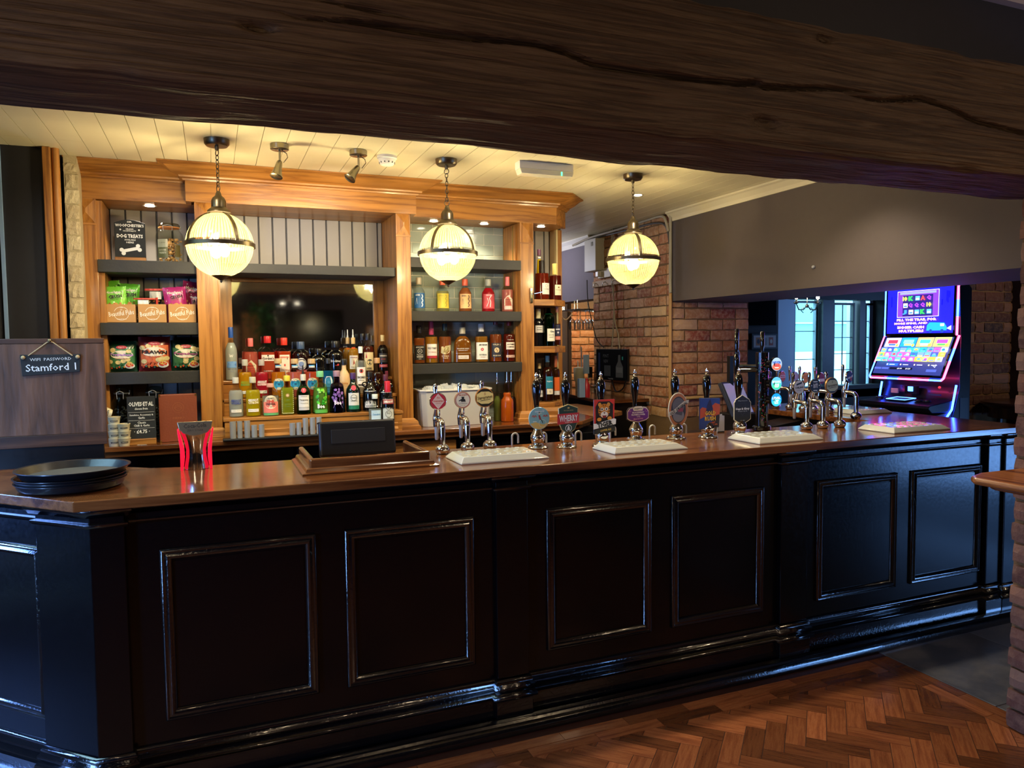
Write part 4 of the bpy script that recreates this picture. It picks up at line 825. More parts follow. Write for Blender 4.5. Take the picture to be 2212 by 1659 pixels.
# ---- right bay, upper shelf
c5 = lambda v: 860+v/5.53
def B5(cx, top, w, shelf, pf, label, **k):
    y, z, oy = {2: (4.98, SR[1], 440), 3: (4.98, SR[2], 660)}[shelf]
    return bottle(c5(cx), oy+top/5.53, w/5.53, y, z, pf, label, group=k.pop('group', 'bottles on the tiled shelves'), **k)
def seedlip(bg, fg): return [('r', 0, .32, 1.95, .44, bg), ('l', [(.3, .14), (.5, .2), (.3, .26), (.55, .32), (.3, .38), (.5, .44), (.35, .5)], .16, fg), T('SEVEN', .48, .05, .7, fg, -.35), ('l', [(-.7, .2), (-.5, .4), (-.4, .22)], .04, fg)]
B5(245, 885, 150, 2, 'tall', 'clear bottle with deep blue wraparound label, upper tiled shelf beside the oak post', liq='e6ecec', clear=.8, fill=.7, cap='a89a80', capt=.80, capr=1.25, ops=seedlip('1f5f9e', 'e6eef4'))
B5(527, 895, 160, 2, 'tall', 'clear bottle with yellow wraparound label under the middle pendant', liq='f0e6a8', clear=.75, fill=.6, cap='d05a2c', capt=.80, capr=1.25, ops=seedlip('e0c23a', 'a89a30'))
B5(797, 903, 156, 2, 'tall', 'amber bottle with peach wraparound label and orange cap', liq='c8743c', clear=.25, fill=.72, cap='c8502c', capt=.80, capr=1.25, ops=seedlip('f0b878', '6a4a38'))
B5(1073, 905, 156, 2, 'tall', 'bright red bottle with white plant drawing and grey cap', liq='d8202c', clear=.2, fill=.72, cap='9a9a88', capt=.80, capr=1.25, ops=[('r', 0, .32, 1.9, .44, 'd84a50'), ('l', [(.1, .14), (.2, .3), (.0, .4), (.3, .5)], .12, 'f4d8d4'), ('l', [(-.4, .16), (-.1, .3), (-.3, .42)], .08, 'f4d8d4'), T('PEPPER', .5, .04, .9, 'f4d8d4')])
B5(1303, 875, 136, 2, 'std', 'pink gin bottle with cream house shaped label, upper tiled shelf right end', liq='f09080', fill=.62, cap='e87070', capt=.74, capr=1.15, ops=warner()+[('r', 0, .12, 1.5, .10, 'f0c8b8')])
# ---- right bay, lower shelf
B5(247, 240, 130, 3, 'gin', 'square whiskey bottle with black label, lower tiled shelf beside the oak post', liq='b4602a', fill=.66, cap='1a1816', capt=.80, ex=5, ry=.95, ops=[('r', 0, .29, 1.8, .38, '1b1a1a'), T("JACK DANIEL'S", .43, .035, 1.4, 'e8e6e0', bold=.03), ('o', 0, .33, .42, .06, 'e8e6e0'), T('No.7', .33, .04, .4, 'e8e6e0'), T('Tennessee', .235, .035, 1.1, 'e8e6e0'), T('WHISKEY', .18, .035, 1.2, 'e8e6e0', bold=.03), T('40%', .125, .02, .5, 'e8e6e0')])
B5(392, 188, 152, 3, 'std', 'bourbon bottle with red neck label and cream label with red stripe', liq='d8962c', fill=.62, cap='a8385a', capt=.68, capr=1.2, ops=[('r', 0, .31, 1.75, .30, 'ece2d0'), T('WILD TURKEY', .36, .045, 1.5, '3a3430', bold=.03), T('BOURBON', .27, .02, 1.2, 'b03a34'), ('r', 0, .155, 1.75, .06, 'b02c34')])
B5(555, 218, 156, 3, 'std', 'bourbon bottle with green black cap and drawn buffalo label', liq='b8642c', fill=.66, cap='20302c', capt=.82, capr=1.2, ops=[('p', [(-.8, .26), (-.2, .22), (.5, .26), (.85, .34), (.85, .46), (.2, .44), (-.7, .42)], 'dcc48c'), ('p', [(-.4, .28), (.1, .26), (.5, .32), (.5, .40), (.1, .42), (-.3, .36)], 'a08850'), T('BUFFALO', .18, .045, 1.1, 'e8c89a', -.1), T('TRACE', .13, .03, .8, 'e8c89a', -.1)])
B5(767, 262, 226, 3, 'flask', 'broad flask shaped bourbon bottle with white script', liq='b0681e', clear=.25, fill=.74, cap='b0a890', capt=.82, capr=1.4, ry=.42, ops=[T('WOODFORD RESERVE', .40, .035, 1.35, 'f0e4c8', bold=.02), T('DISTILLERS SELECT', .35, .02, 1.0, 'f0e4c8'), ('r', .03, .16, 1.15, .10, 'e8d8c4'), T('BOURBON WHISKEY', .16, .025, 1.0, '7a5a40'), ('r', 0, .27, 1.8, .006, 'f0d8a8')])
B5(990, 220, 145, 3, 'gin', 'square bourbon bottle with white cap, white label and red rose emblem', liq='c8862c', fill=.66, cap='dcdad4', capt=.80, capr=1.1, ex=5, ry=.9, ops=[('r', 0, .30, 1.85, .44, 'eceade'), T('JIM BEAM', .45, .05, 1.3, '2c2c2c', .1, bold=.03), ('c', 0, .34, .24, .24, 'c02c3c'), ('c', 0, .34, .12, .12, 'e8a0a0'), T('BOURBON', .20, .045, 1.1, '2c3c44', .1), T('WHISKEY', .14, .02, .8, '8a3030', .1), ('r', -.86, .3, .1, .44, 'd8d4c8')])
B5(1162, 182, 146, 3, 'std', 'spiced rum bottle with dark skull label reaching up to the shelf above', liq='b45a28', fill=.66, cap='6a3030', capt=.9, ops=[('r', 0, .29, 1.8, .34, '2a2a34'), T('OLD J', .42, .045, 1.3, 'e8d4a8', bold=.03), ('c', 0, .29, .4, .4, 'e0c898'), ('l', [(-.15, .33), (.1, .27), (-.05, .22)], .1, '6a4a30'), T('SPICED RUM', .16, .03, 1.3, 'e8d4a8')])
B5(1322, 195, 145, 3, 'std', 'dark red liqueur bottle with cream label at the right end of the lower tiled shelf', liq='7a2414', clear=.15, fill=.68, cap='8a1c24', capt=.9, ops=[('r', .1, .40, 1.5, .18, 'ecdcc8'), T('SOUTHERN', .435, .035, 1.2, '3a2420', .1, bold=.03), T('COMFORT', .375, .035, 1.2, '3a2420', .1, bold=.03), T('Liqueur', .55, .03, 1.0, 'e8c8b0', .1), ('r', .1, .14, 1.5, .06, 'e0c0a8'), T('NEW ORLEANS', .14, .025, 1.1, '7a2a20', .1)])
# ---- corner shelves
def BC(cx, top, w, oy, y, z, pf, label, **k): return bottle(c5(cx), oy+top/5.53, w/5.53, y, z, pf, label, group='bottles on the open corner shelves', turn=.35, **k)
BC(1683, 548, 100, 440, 5.10, CS[0], 'cone', 'tall conical yellow liqueur bottle with purple cap on the top corner shelf', liq='e8cc10', clear=.2, fill=.8, cap='4a2a3c', capt=.88, capr=1.1, ops=[('r', 0, .84, .8, .03, 'd8c8b8')])
BC(1716, 680, 168, 440, 4.985, CS[0], 'squat', 'cognac bottle with long black neck foil and white label on the top corner shelf', liq='9a2c0c', clear=.25, fill=.66, cap='1c1614', capt=.68, capr=1.1, ops=[('r', .35, .28, 1.2, .28, 'ece4d4'), T('Courvoisier', .27, .03, .9, '6a5a50', .35), ('o', .35, .35, .2, .04, 'a89a80')])
BC(1872, 718, 146, 440, 5.03, CS[0], 'squat', 'cognac bottle with yellow neck foil and cream label on the top corner shelf', liq='7a1c0c', clear=.25, fill=.66, cap='e0c870', capt=.70, capr=1.1, ops=[('r', .3, .28, 1.2, .28, 'efe0b8'), T('Hennessy', .28, .03, .9, '6a4a30', .3), ('c', .3, .35, .15, .12, '8a6a40')])
BC(1672, 42, 108, 660, 5.02, CS[1], 'std', 'near black bottle with cream cap and white label on the middle corner shelf', glassc=P('0e1116', .08, 0, .5), cap='dcd6b4', capt=.74, capr=1.6, ops=[('r', .0, .46, 1.8, .19, 'e8e6e0'), T('MONKEY', .50, .025, 1.0, '4a4a4a'), T('Shoulder', .45, .03, 1.1, '3a3a3a')])
BC(1797, -45, 140, 660, 4.99, CS[1], 'std', 'dark green whisky bottle with square cream label on the middle corner shelf', liq='0c5a34', clear=.3, fill=.72, glassc=glass('2a7a50', .2), cap='1a2a24', capt=.9, ops=[('r', .2, .25, 1.45, .28, 'e4e0c8'), T('Glen', .33, .045, .8, '2a3a30', .3), T('SINGLE MALT', .25, .02, 1.0, '5a5a50', .2), T('WHISKY', .20, .02, .8, '5a5a50', .2)])
BC(1895, 12, 86, 660, 5.05, CS[1], 'tall', 'slim amber bottle with dark striped label on the middle corner shelf', liq='6a2c18', clear=.4, fill=.55, cap='b87868', capt=.85, capr=1.2, ops=[('r', 0, .40, 1.6, .28, '2a2c48'), ('r', 0, .20, 1.6, .09, 'e08a78'), ('r', 0, .42, 1.2, .03, 'd8d8e8'), ('c', 0, .34, .25, .25, 'c8c8d8')])
BC(1687, 690, 98, 660, 5.02, CS[2], 'tall', 'dark bottle with tall arched white label on the lowest corner shelf', glassc=P('16110e', .08, 0, .5), cap='dcc894', capt=.86, capr=1.2, ops=[('r', 0, .42, 1.7, .36, 'e6e6ea'), ('r', 0, .20, 1.7, .16, 'e6e6ea'), T('RITTENHOUSE', .52, .025, 1.4, '3a3a44'), T('100', .42, .04, .6, '5a5a64'), T('Rye', .2, .05, .8, '26262c')])
BC(1782, 600, 132, 660, 4.99, CS[2], 'std', 'dark whisky bottle with teal label on the lowest corner shelf', liq='3a1408', clear=.15, fill=.74, cap='6aa0a8', capt=.86, ops=[('r', .15, .42, 1.4, .26, '1f7a90'), T('Singleton', .44, .04, 1.1, 'e8f0f0', .15), ('r', .2, .22, 1.2, .12, 'e8dcc0'), T('12', .22, .04, .3, '4a4a44', .2)])
BC(1880, 600, 96, 660, 5.05, CS[2], 'std', 'amber bottle with orange label on the lowest corner shelf', liq='5a2c10', clear=.3, fill=.7, cap='d07038', capt=.74, capr=1.2, ops=[('r', .1, .37, 1.4, .3, 'f0702c'), ('r', .1, .17, 1.4, .09, 'e8e8ec')])
# ---- syrup bottles and ice box on the worktop
def syrup(cx, top, w, y, lab, liq, fillv, bot=1360):
    P0 = U(c5(cx), 660+top/5.53, y=y); H = P0.z-WZ; R = .5*w/5.53*y/1589*1.1
    t = thing('syrup_bottle', lab, 'bottle', (P0.x, y, WZ), 0, 'syrup bottles with chrome pourers')
    pf = [(0, .92), (.01, 1), (.50, 1), (.56, .92), (.61, .66), (.65, .56), (.68, .62), (.72, .58), (.76, .42), (.79, .30), (1, .28)]
    G().lathe([(r*R, q*H) for q, r in pf], 24).obj('glass', glass('eef2ec', .16), t, smooth=True)
    G().lathe([(np.interp(q, [a for a, b in pf], [b for a, b in pf])*R*.93, q*H+.002) for q in (0.005, .02, .5, .56, .61, .65, .68, .72, fillv) if q <= fillv], 24).obj('liquid', liquid(liq, .1), t, smooth=True)
    G().tube([(R*.30+R*.42+R*.36*cos(a), 0, H*.70+R*.32*sin(a)) for a in [2*pi*i/12 for i in range(13)]], R*.07, 8, False).obj('handle', glass('eef2ec', .2), t, smooth=True)
    G().lathe([(R*.3, H-.004), (R*.32, H), (R*.3, H+.012), (.006, H+.016), (.0045, H+.05), (.0035, H+.075)], 14).obj('pourer', CHR, t, smooth=True)
syrup(1182, 930, 90, 4.92, 'green syrup bottle with chrome pourer beside the white ice box', '8a9448', .66)
syrup(1300, 920, 156, 4.86, 'bright orange syrup bottle with ring handle and chrome pourer', 'f07a1c', .735)
syrup(1352, 915, 120, 4.98, 'dark berry syrup bottle half hidden behind the orange one', '2a1420', .6)
ib = thing('ice_box', 'pale grey plastic ice box heaped with ice cubes on the back worktop', 'box', (U(980, 900, y=4.85).x, 4.87, WZ))
hx = .245
def hull(h, e=0): return [(-hx+.03-e, -.11-e), (hx-.02+e, -.11-e), (hx+e, -.09-e), (hx+e, .13), (-hx-e, .13), (-hx-e, -.08-e)]
g = G(); a_, b_ = hull(0, -.012), hull(0, .004); n = len(a_)
g.add([(x, y, 0) for x, y in a_]+[(x, y, .25) for x, y in b_]+[(x*.97, y*.95, .25) for x, y in b_]+[(x*.95, y*.9, .20) for x, y in a_], [tuple(range(n))[::-1]]+[(k*n+i, k*n+(i+1) % n, (k+1)*n+(i+1) % n, (k+1)*n+i) for k in range(3) for i in range(n)]+[tuple(range(3*n, 4*n))])
g.obj('body', P('b4b2ac', .45), ib, bevel=.004); G().sweep([(p[0], p[1]) for p in hull(0, .004)], [(-.002, .24), (.008, .24), (.008, .252), (-.002, .252)], True).obj('rim', P('dcd8cc', .4), ib, bevel=.002)
ic = G(); r_ = random.Random(4)
for i in range(90):
    s_ = r_.uniform(.012, .018); q = G().box(-s_, s_, -s_, s_, -s_, s_); hx2 = r_.uniform(-.2, .2)
    q.xf(Matrix.Translation((hx2, r_.uniform(-.07, .1), .235+.035*(1-abs(hx2)/.25)*r_.random())) @ Matrix.Rotation(r_.uniform(0, 3), 4, 'X') @ Matrix.Rotation(r_.uniform(0, 3), 4, 'Z')); ic.add(q.v, q.f)
ic.obj('ice', liquid('f2f4f2', .3), ib, kind='stuff')
# ---- steel thimble measures on their rubber mat
mat_ = thing('bar_mat', 'long black rubber mat under the steel measures on the back worktop', 'mat', (.35, 4.63, WZ))
G().box(-.31, .33, -.02, .045, .001, .012).obj('mat', RUB, mat_, bevel=.003)
MS = [(215, 1162, 68, 'tall steel measure, first from the oak post'), (290, 1157, 56, 'narrow steel measure, second from the oak post'), (370, 1152, 66, 'tall steel measure, third from the oak post'), (447, 1197, 64, 'short steel measure, fourth from the oak post'), (527, 1192, 62, 'short steel measure, fifth from the oak post'), (862, 1177, 66, 'short steel measure left of the pair near the till'), (932, 1171, 58, 'short narrow steel measure near the till'), (1003, 1122, 62, 'tall steel measure, leftmost of the three beside the till'), (1080, 1117, 62, 'tall steel measure in the middle of the three beside the till'), (1150, 1112, 62, 'tall steel measure right beside the till')]
for cx, top, w, lab in MS:
    P0 = U(c4(cx), r4(top), y=4.64); H = max(.03, P0.z-WZ-.0125); R = w/5.027*4.3/1589/2
    t = thing('spirit_measure', lab, 'measuring cup', (P0.x, 4.642, WZ+.0125), 0, 'steel spirit measures')
    G().lathe([(R*.93, 0), (R*.95, .002), (R, H-.003), (R*1.03, H), (R*.95, H), (R*.9, .004)], 22).obj('cup', STL, t, smooth=True)
# ================================================================ pendants and ceiling fittings
RIBG = None
def rib_glass():
    m, nt, b = _new('rib'); N = nt.nodes.new; L = nt.links.new
    b.inputs['Base Color'].default_value = (.9, .8, .5, 1); b.inputs['Roughness'].default_value = .2
    tl = N('ShaderNodeBsdfTranslucent'); tl.inputs[0].default_value = (.27, .25, .11, 1)
    tr = N('ShaderNodeBsdfTransparent'); tr.inputs[0].default_value = (1, .97, .86, 1)
    gl = N('ShaderNodeBsdfGlossy'); gl.inputs['Roughness'].default_value = .1
    a = N('ShaderNodeMixShader'); a.inputs[0].default_value = .06; L(tl.outputs[0], a.inputs[1]); L(gl.outputs[0], a.inputs[2])
    tc = N('ShaderNodeTexCoord'); sp = N('ShaderNodeSeparateXYZ'); L(tc.outputs['Object'], sp.inputs[0])
    at = N('ShaderNodeMath'); at.operation = 'ARCTAN2'; L(sp.outputs[1], at.inputs[0]); L(sp.outputs[0], at.inputs[1])
    m1 = N('ShaderNodeMath'); m1.operation = 'MULTIPLY'; m1.inputs[1].default_value = 64; L(at.outputs[0], m1.inputs[0])
    m2 = N('ShaderNodeMath'); m2.operation = 'SINE'; L(m1.outputs[0], m2.inputs[0])
    mr = N('ShaderNodeMapRange'); mr.inputs[1].default_value = -1; mr.inputs[3].default_value = .50; mr.inputs[4].default_value = .88; L(m2.outputs[0], mr.inputs[0])
    mx = N('ShaderNodeMixShader'); L(mr.outputs[0], mx.inputs[0]); L(a.outputs[0], mx.inputs[1]); L(tr.outputs[0], mx.inputs[2])
    L(mx.outputs[0], nt.nodes['Material Output'].inputs[0]); return m
RIBG = rib_glass()
def link_(g, z, h, w, rot, r=.0022):
    pts = [(w*cos(a), 0, z+h*sin(a)) for a in [2*pi*i/14 for i in range(15)]]
    q = G().tube(pts, r, 6, False).xf(Matrix.Rotation(rot, 4, 'Z')); g.add(q.v, q.f)
def pendant(x, y, rot, lab):
    t = thing('pendant_lamp', lab, 'lamp', (x, y, CZ), rot, 'ribbed glass globe pendants over the bar')
    R = .166; zc = -.538
    G().lathe([(.02, -.036), (.052, -.034), (.061, -.024), (.063, -.0), (.02, 0)], 32).obj('canopy', BRZ, t, smooth=True)
    G().lathe([(.009, -.055), (.011, -.036)], 12).obj('hook', BRZ, t)
    link_(g := G(), -.068, .015, .015, 0); z = -.092
    k = 0
    while z > -.232: link_(g, z, .014, .008, pi/2*(k % 2)+.3); z -= .0225; k += 1
    link_(g, z+.002, .017, .017, 0); g.obj('chain', BRZ, t, smooth=True)
    G().lathe([(.008, -.262), (.012, -.27), (.016, -.285), (.03, -.297), (.036, -.312), (.037, -.345), (.042, -.35), (.056, -.362), (.058, -.371)][::-1], 28).obj('neck', BRZ, t, smooth=True)
    up = [(R*sin(a), zc+R*cos(a)) for a in [radians(q) for q in range(18, 88, 5)]]; lo = [(R*.985*sin(a), zc+R*.985*cos(a)) for a in [radians(q) for q in range(93, 165, 5)]]
    for pr in (up, lo):
        n = 96; g = G(); vs = [((r_*(1 if j % 2 else .988))*cos(2*pi*j/n), (r_*(1 if j % 2 else .988))*sin(2*pi*j/n), z_) for r_, z_ in pr for j in range(n)]
        g.add(vs, [(i*n+j, i*n+(j+1) % n, (i+1)*n+(j+1) % n, (i+1)*n+j) for i in range(len(pr)-1) for j in range(n)]); g.v = [(a, b, c-zc) for a, b, c in g.v]
        o = g.obj('globe_glass', RIBG, t, smooth=True); o.location = (0, 0, zc)
    G().lathe([(R+.001, zc-.012), (R+.008, zc-.012), (R+.008, zc+.008), (R+.001, zc+.008), (R+.0005, zc-.002)], 56).xf(Matrix.Identity(4))
    g = G(); n = 56; vs = [(r_*cos(2*pi*j/n), r_*sin(2*pi*j/n), z_) for r_, z_ in ((R+.001, zc-.011), (R+.008, zc-.011), (R+.008, zc+.009), (R+.001, zc+.009)) for j in range(n)]
    g.add(vs, [(i*n+j, i*n+(j+1) % n, ((i+1) % 4)*n+(j+1) % n, ((i+1) % 4)*n+j) for i in range(4) for j in range(n)]); g.obj('band', BRZ, t, smooth=True)
    for q in range(4):
        a0 = q*pi/2+.0; g = G(); vs = []
        for i in range(13):
            a = radians(18+72*i/12)
            for rr, s_ in ((R+.001, -.009), (R+.006, -.009), (R+.006, .009), (R+.001, .009)):
                vs.append((rr*sin(a), s_, zc+rr*cos(a)))
        g.add(vs, [(i*4+j, i*4+(j+1) % 4, (i+1)*4+(j+1) % 4, (i+1)*4+j) for i in range(12) for j in range(4)]); g.xf(Matrix.Rotation(a0, 4, 'Z')); g.obj('strap', BRZ, t)
    G().lathe([(.001, zc-R-.028), (.006, zc-R-.022), (.006, zc-R-.015), (.014, zc-R-.01), (.038, zc-R+.004), (.046, zc-R+.009)], 28).obj('finial', BRZ, t, smooth=True)
    for s_ in (-1, 1): G().sphere((s_*.042, 0, zc-.03), .027, 12, 8, 1.3).obj('bulb', P('ffe9b8', .3, 0, 0, 9), t, smooth=True)
    G().lathe([(.004, -.39), (.004, zc+.02), (.03, zc+.015), (.03, zc+.005)][::-1], 10).obj('lamp_holder', BRZ, t)
pendant(PEND[0][0], PEND[0][1], radians(-62), 'left ribbed glass globe pendant hanging by a chain before the tall oak post')
pendant(PEND[1][0], PEND[1][1], radians(-48), 'middle ribbed glass globe pendant hanging before the tiled shelves')
pendant(PEND[2][0], PEND[2][1], radians(-105), 'right ribbed glass globe pendant hanging before the brick pillar')
def track(x, y, rz, tilt, lab):
    t = thing('ceiling_spotlight', lab, 'spotlight', (x, y, CZ), rz, 'nickel ceiling spotlights'); NK = P('9a917c', .25, 1)
    G().lathe([(.044, -.03), (.048, -.027), (.048, -.002), (.046, 0)], 32).obj('base', NK, t, smooth=True)
    G().tube([(0, 0, -.03), (0, 0, -.085)], .006, 10).obj('stem', NK, t, smooth=True)
    G().tube([(.01, 0, -.03), (.035, 0, -.045), (.04, 0, -.065), (.018, 0, -.095)], .0025, 8).obj('cable', NK, t, smooth=True)
    M = Matrix.Translation((0, 0, -.085)) @ Matrix.Rotation(tilt, 4, 'Y') @ Matrix.Rotation(-.25, 4, 'X')
    G().lathe([(.030, -.098), (.033, -.096), (.024, -.07), (.021, -.055), (.015, -.012), (.012, -.004), (.006, 0)], 28).xf(M).obj('shade', NK, t, smooth=True)
    G().lathe([(.026, -.094), (.024, -.092)], 20).xf(M).obj('lamp', P('fff0d0', .3, 0, 0, 6), t)
track(.361, 4.114, 0, .25, 'left brushed nickel spotlight on the boarded ceiling between the left pendants')
track(.772, 4.099, 0, .62, 'right brushed nickel spotlight on the boarded ceiling beside the smoke detector')
sd = thing('smoke_detector', 'round white smoke detector on the boarded ceiling right of the spotlights', 'smoke detector', (.946, 4.17, CZ))
G().lathe([(.05, -.018), (.056, -.015), (.056, 0)], 32).obj('base', WHT, sd, smooth=True); G().lathe([(.02, -.052), (.034, -.05), (.044, -.038), (.05, -.018)], 32).obj('body', WHT, sd, smooth=True)
for i in range(12): G().box(.036, .045, -.003, .003, -.042, -.024).xf(Matrix.Rotation(i*pi/6, 4, 'Z')).obj('slot', P('55524a', .6), sd)
el = thing('emergency_light', 'white box shaped emergency light with green indicator on the boarded ceiling', 'light fixture', (1.86, 4.03, CZ))
G().box(-.175, .175, -.035, .04, -.045, 0).obj('body', WHT, el, bevel=.004); G().prism([(-.175, -.045), (.175, -.045), (.165, -.075), (-.165, -.075)], -.04, .035, 'y').obj('diffuser', P('dcd8c4', .15, 0, .5), el, bevel=.004)
G().box(.09, .096, -.042, -.039, -.072, -.05).obj('indicator', P('30e080', .3, 0, 0, 5), el)
# ================================================================ things on the bar top
Zt = CT+.0005
def tray_stack():
    c = (-.484, 3.03)
    for i in range(4):
        dz = [0, .009, .018, .042][i]; dx = [0, .004, -.003, .008][i]
        t = thing('round_tray', ['round black serving tray at the bottom of its stack', 'round black serving tray, second from the bottom of its stack', 'round black serving tray, third from the bottom of its stack', 'round black serving tray on top of its stack at the left end of the bar'][i], 'tray', (c[0]+dx, c[1], Zt+dz), 0, 'black serving trays')
        R = .172
        G().lathe([(.15, 0), (.152, .0), (.165, .007), (R, .026), (R+.006, .029), (R+.006, .031), (R-.001, .0295), (.160, .008), (.15, .004), (.0, .004)] if i < 3 else [(.155, 0), (.16, .002), (R+.004, .027), (R+.011, .030), (R+.011, .033), (R+.002, .031), (.158, .006), (.0, .005)], 64).obj('tray', P('14151a', .35, 0, .2), t, smooth=True)
        if i == 3: G().lathe([(.157, .0055), (.157, .0065)], 56).obj('liner', P('3d3b36', .75), t)
tray_stack()
cf = thing('cola_font', 'chrome waisted soft drink dispenser with glowing red sides on the bar top', 'drink dispenser', (-.075, 3.27, Zt))
def ell(w, d, z, n=28): return [(w*cos(2*pi*i/n), d*sin(2*pi*i/n), z) for i in range(n)]
g = G(); secs = [(.046, .036, 0), (.046, .036, .012), (.039, .032, .05), (.038, .032, .08), (.044, .034, .115), (.056, .040, .150)]
vs = sum([ell(*s_) for s_ in secs], []); vs += [(x_*1.16, y_*1.1-.004, .182+.10*y_*4*.25) for x_, y_, z_ in ell(.054, .042, 0)]
n = 28; g.add(vs, [(i*n+j, i*n+(j+1) % n, (i+1)*n+(j+1) % n, (i+1)*n+j) for i in range(6) for j in range(n)]+[tuple(range(6*n, 7*n))]); g.obj('body', CHR, cf, smooth=True)
pts = [(-.066, .198), (.066, .198), (.060, .170), (.045, .152), (.02, .143), (0, .141), (-.02, .143), (-.045, .152), (-.060, .170)]
G().prism(pts, -.050, -.044, 'y').obj('badge', P('b5a888', .3, .8), cf, bevel=.002)
art(cf, [('t', 'Coca-Cola', 0, .182, .018, .085, '4a4434', .03, .02), ('t', 'ZERO SUGAR', 0, .163, .008, .06, '4a4434')], y0=-.0505)
for s_ in (-1, 1):
    g = G(); pa = [(.060, 0), (.059, .08), (.068, .165), (.064, .168), (.054, .13), (.045, .09), (.043, .05), (.050, 0)]
    g.prism([(s_*a, b) for a, b in pa], -.030, .012, 'y').obj('side_fin', P('ff1838', .25, 0, 0, .55), cf, bevel=.001)
# till in its wooden surround
ts = thing('till_surround', 'low dark wooden surround holding the till on the bar top', 'wooden surround', (.57, 3.1, Zt))
def surround():
    x0, x1, y0, y1 = -.235, .250, -.175, .215
    G().box(x0, x0+.022, y0, y1, 0, .058).obj('side', TOPY, ts, bevel=.008, seg=3); G().box(x1-.022, x1, y0, y1, 0, .058).obj('side', TOPY, ts, bevel=.008, seg=3)
    G().box(x0, x1, y0-.002, y0+.022, 0, .058).obj('front', TOPX, ts, bevel=.008, seg=3)
    G().sweep([(x0, y1), (x0, y0), (x1, y0), (x1, y1)], [(0, 0), (.030, 0), (.030, .005), (.016, .009), (.012, .020), (.006, .024), (0, .024)]).obj('moulding', TOPX, ts)
surround()
tl = thing('till', 'black till screen seen from behind on the bar top', 'till', (.575, 3.2, Zt))
M = Matrix.Translation((0, 0, .02)) @ Matrix.Rotation(-.18, 4, 'X')
G().box(-.165, .165, -.012, .022, 0, .150).xf(M).obj('screen_housing', P('131314', .4), tl, bevel=.010, seg=3)
G().box(-.115, .12, -.014, -.0115, .055, .115).xf(M).obj('rear_panel', P('1a1a1b', .5), tl, bevel=.002)
G().box(-.168, .168, -.006, .03, .145, .152).xf(M).obj('top_edge', P('2c2c2e', .25), tl, bevel=.004); G().box(-.08, .08, .0, .08, 0, .03).obj('base', BLKM, tl, bevel=.006)
# ceramic drip trays
def drip(x0, x1, y0, y1, lab, seed):
    t = thing('drip_tray', lab, 'drip tray', ((x0+x1)/2, (y0+y1)/2, Zt), 0, 'white ceramic drip trays'); a, b = (x1-x0)/2, (y1-y0)/2; h = .030; i_ = .026
    CER = P('dcdccb', .15, 0, .6); g = G(); vs = [(-a, -b, 0), (a, -b, 0), (a, b, 0), (-a, b, 0), (-a, -b, .006), (a, -b, .006), (a, b, .006), (-a, b, .006), (-a+.012, -b+.012, h), (a-i_-.012, -b+.012, h), (a-.012, b-.012, h), (-a+i_, b-.012, h)]
    vs[8:12] = [(-a+.016, -b+.016, h), (a-.05, -b+.016, h), (a-.04, b-.03, h), (-a+.02, b-.03, h)]
    g.add(vs, [(3, 2, 1, 0)]+[(k+i, k+(i+1) % 4, k+4+(i+1) % 4, k+4+i) for k in (0, 4) for i in range(4)]+[(8, 9, 10, 11)]); g.obj('body', CER, t, bevel=.0025)
    for i in range(7):
        for j in range(3):
            xx = -a+.05+(2*a-.13)*i/6+(.012 if j % 2 else 0); yy = -b+.04+(2*b-.09)*j/2
            G().lathe([(.0015, h-.0005), (.0085, h+.0004), (.011, h+.0022), (.012, h+.0008), (.012, h-.001)], 14, (xx, yy, 0)).obj('dimple', P('b9bdb4', .1, 0, .5), t, smooth=True)
drip(.935, 1.335, 2.867, 3.09, 'white ceramic drip tray below the three chrome lager taps at the left', 1)
drip(1.640, 2.030, 2.835, 3.045, 'white ceramic drip tray in front of the tiger pump clip', 2)
drip(2.420, 2.820, 2.806, 3.045, 'white ceramic drip tray in front of the black patterned keg font', 3)
drip(3.312, 3.735, 2.812, 3.05, 'white ceramic drip tray on the right front of the bar top', 4)
drip(3.93, 4.24, 3.62, 4.08, 'white ceramic drip tray on the return of the bar top before the game machine', 5)
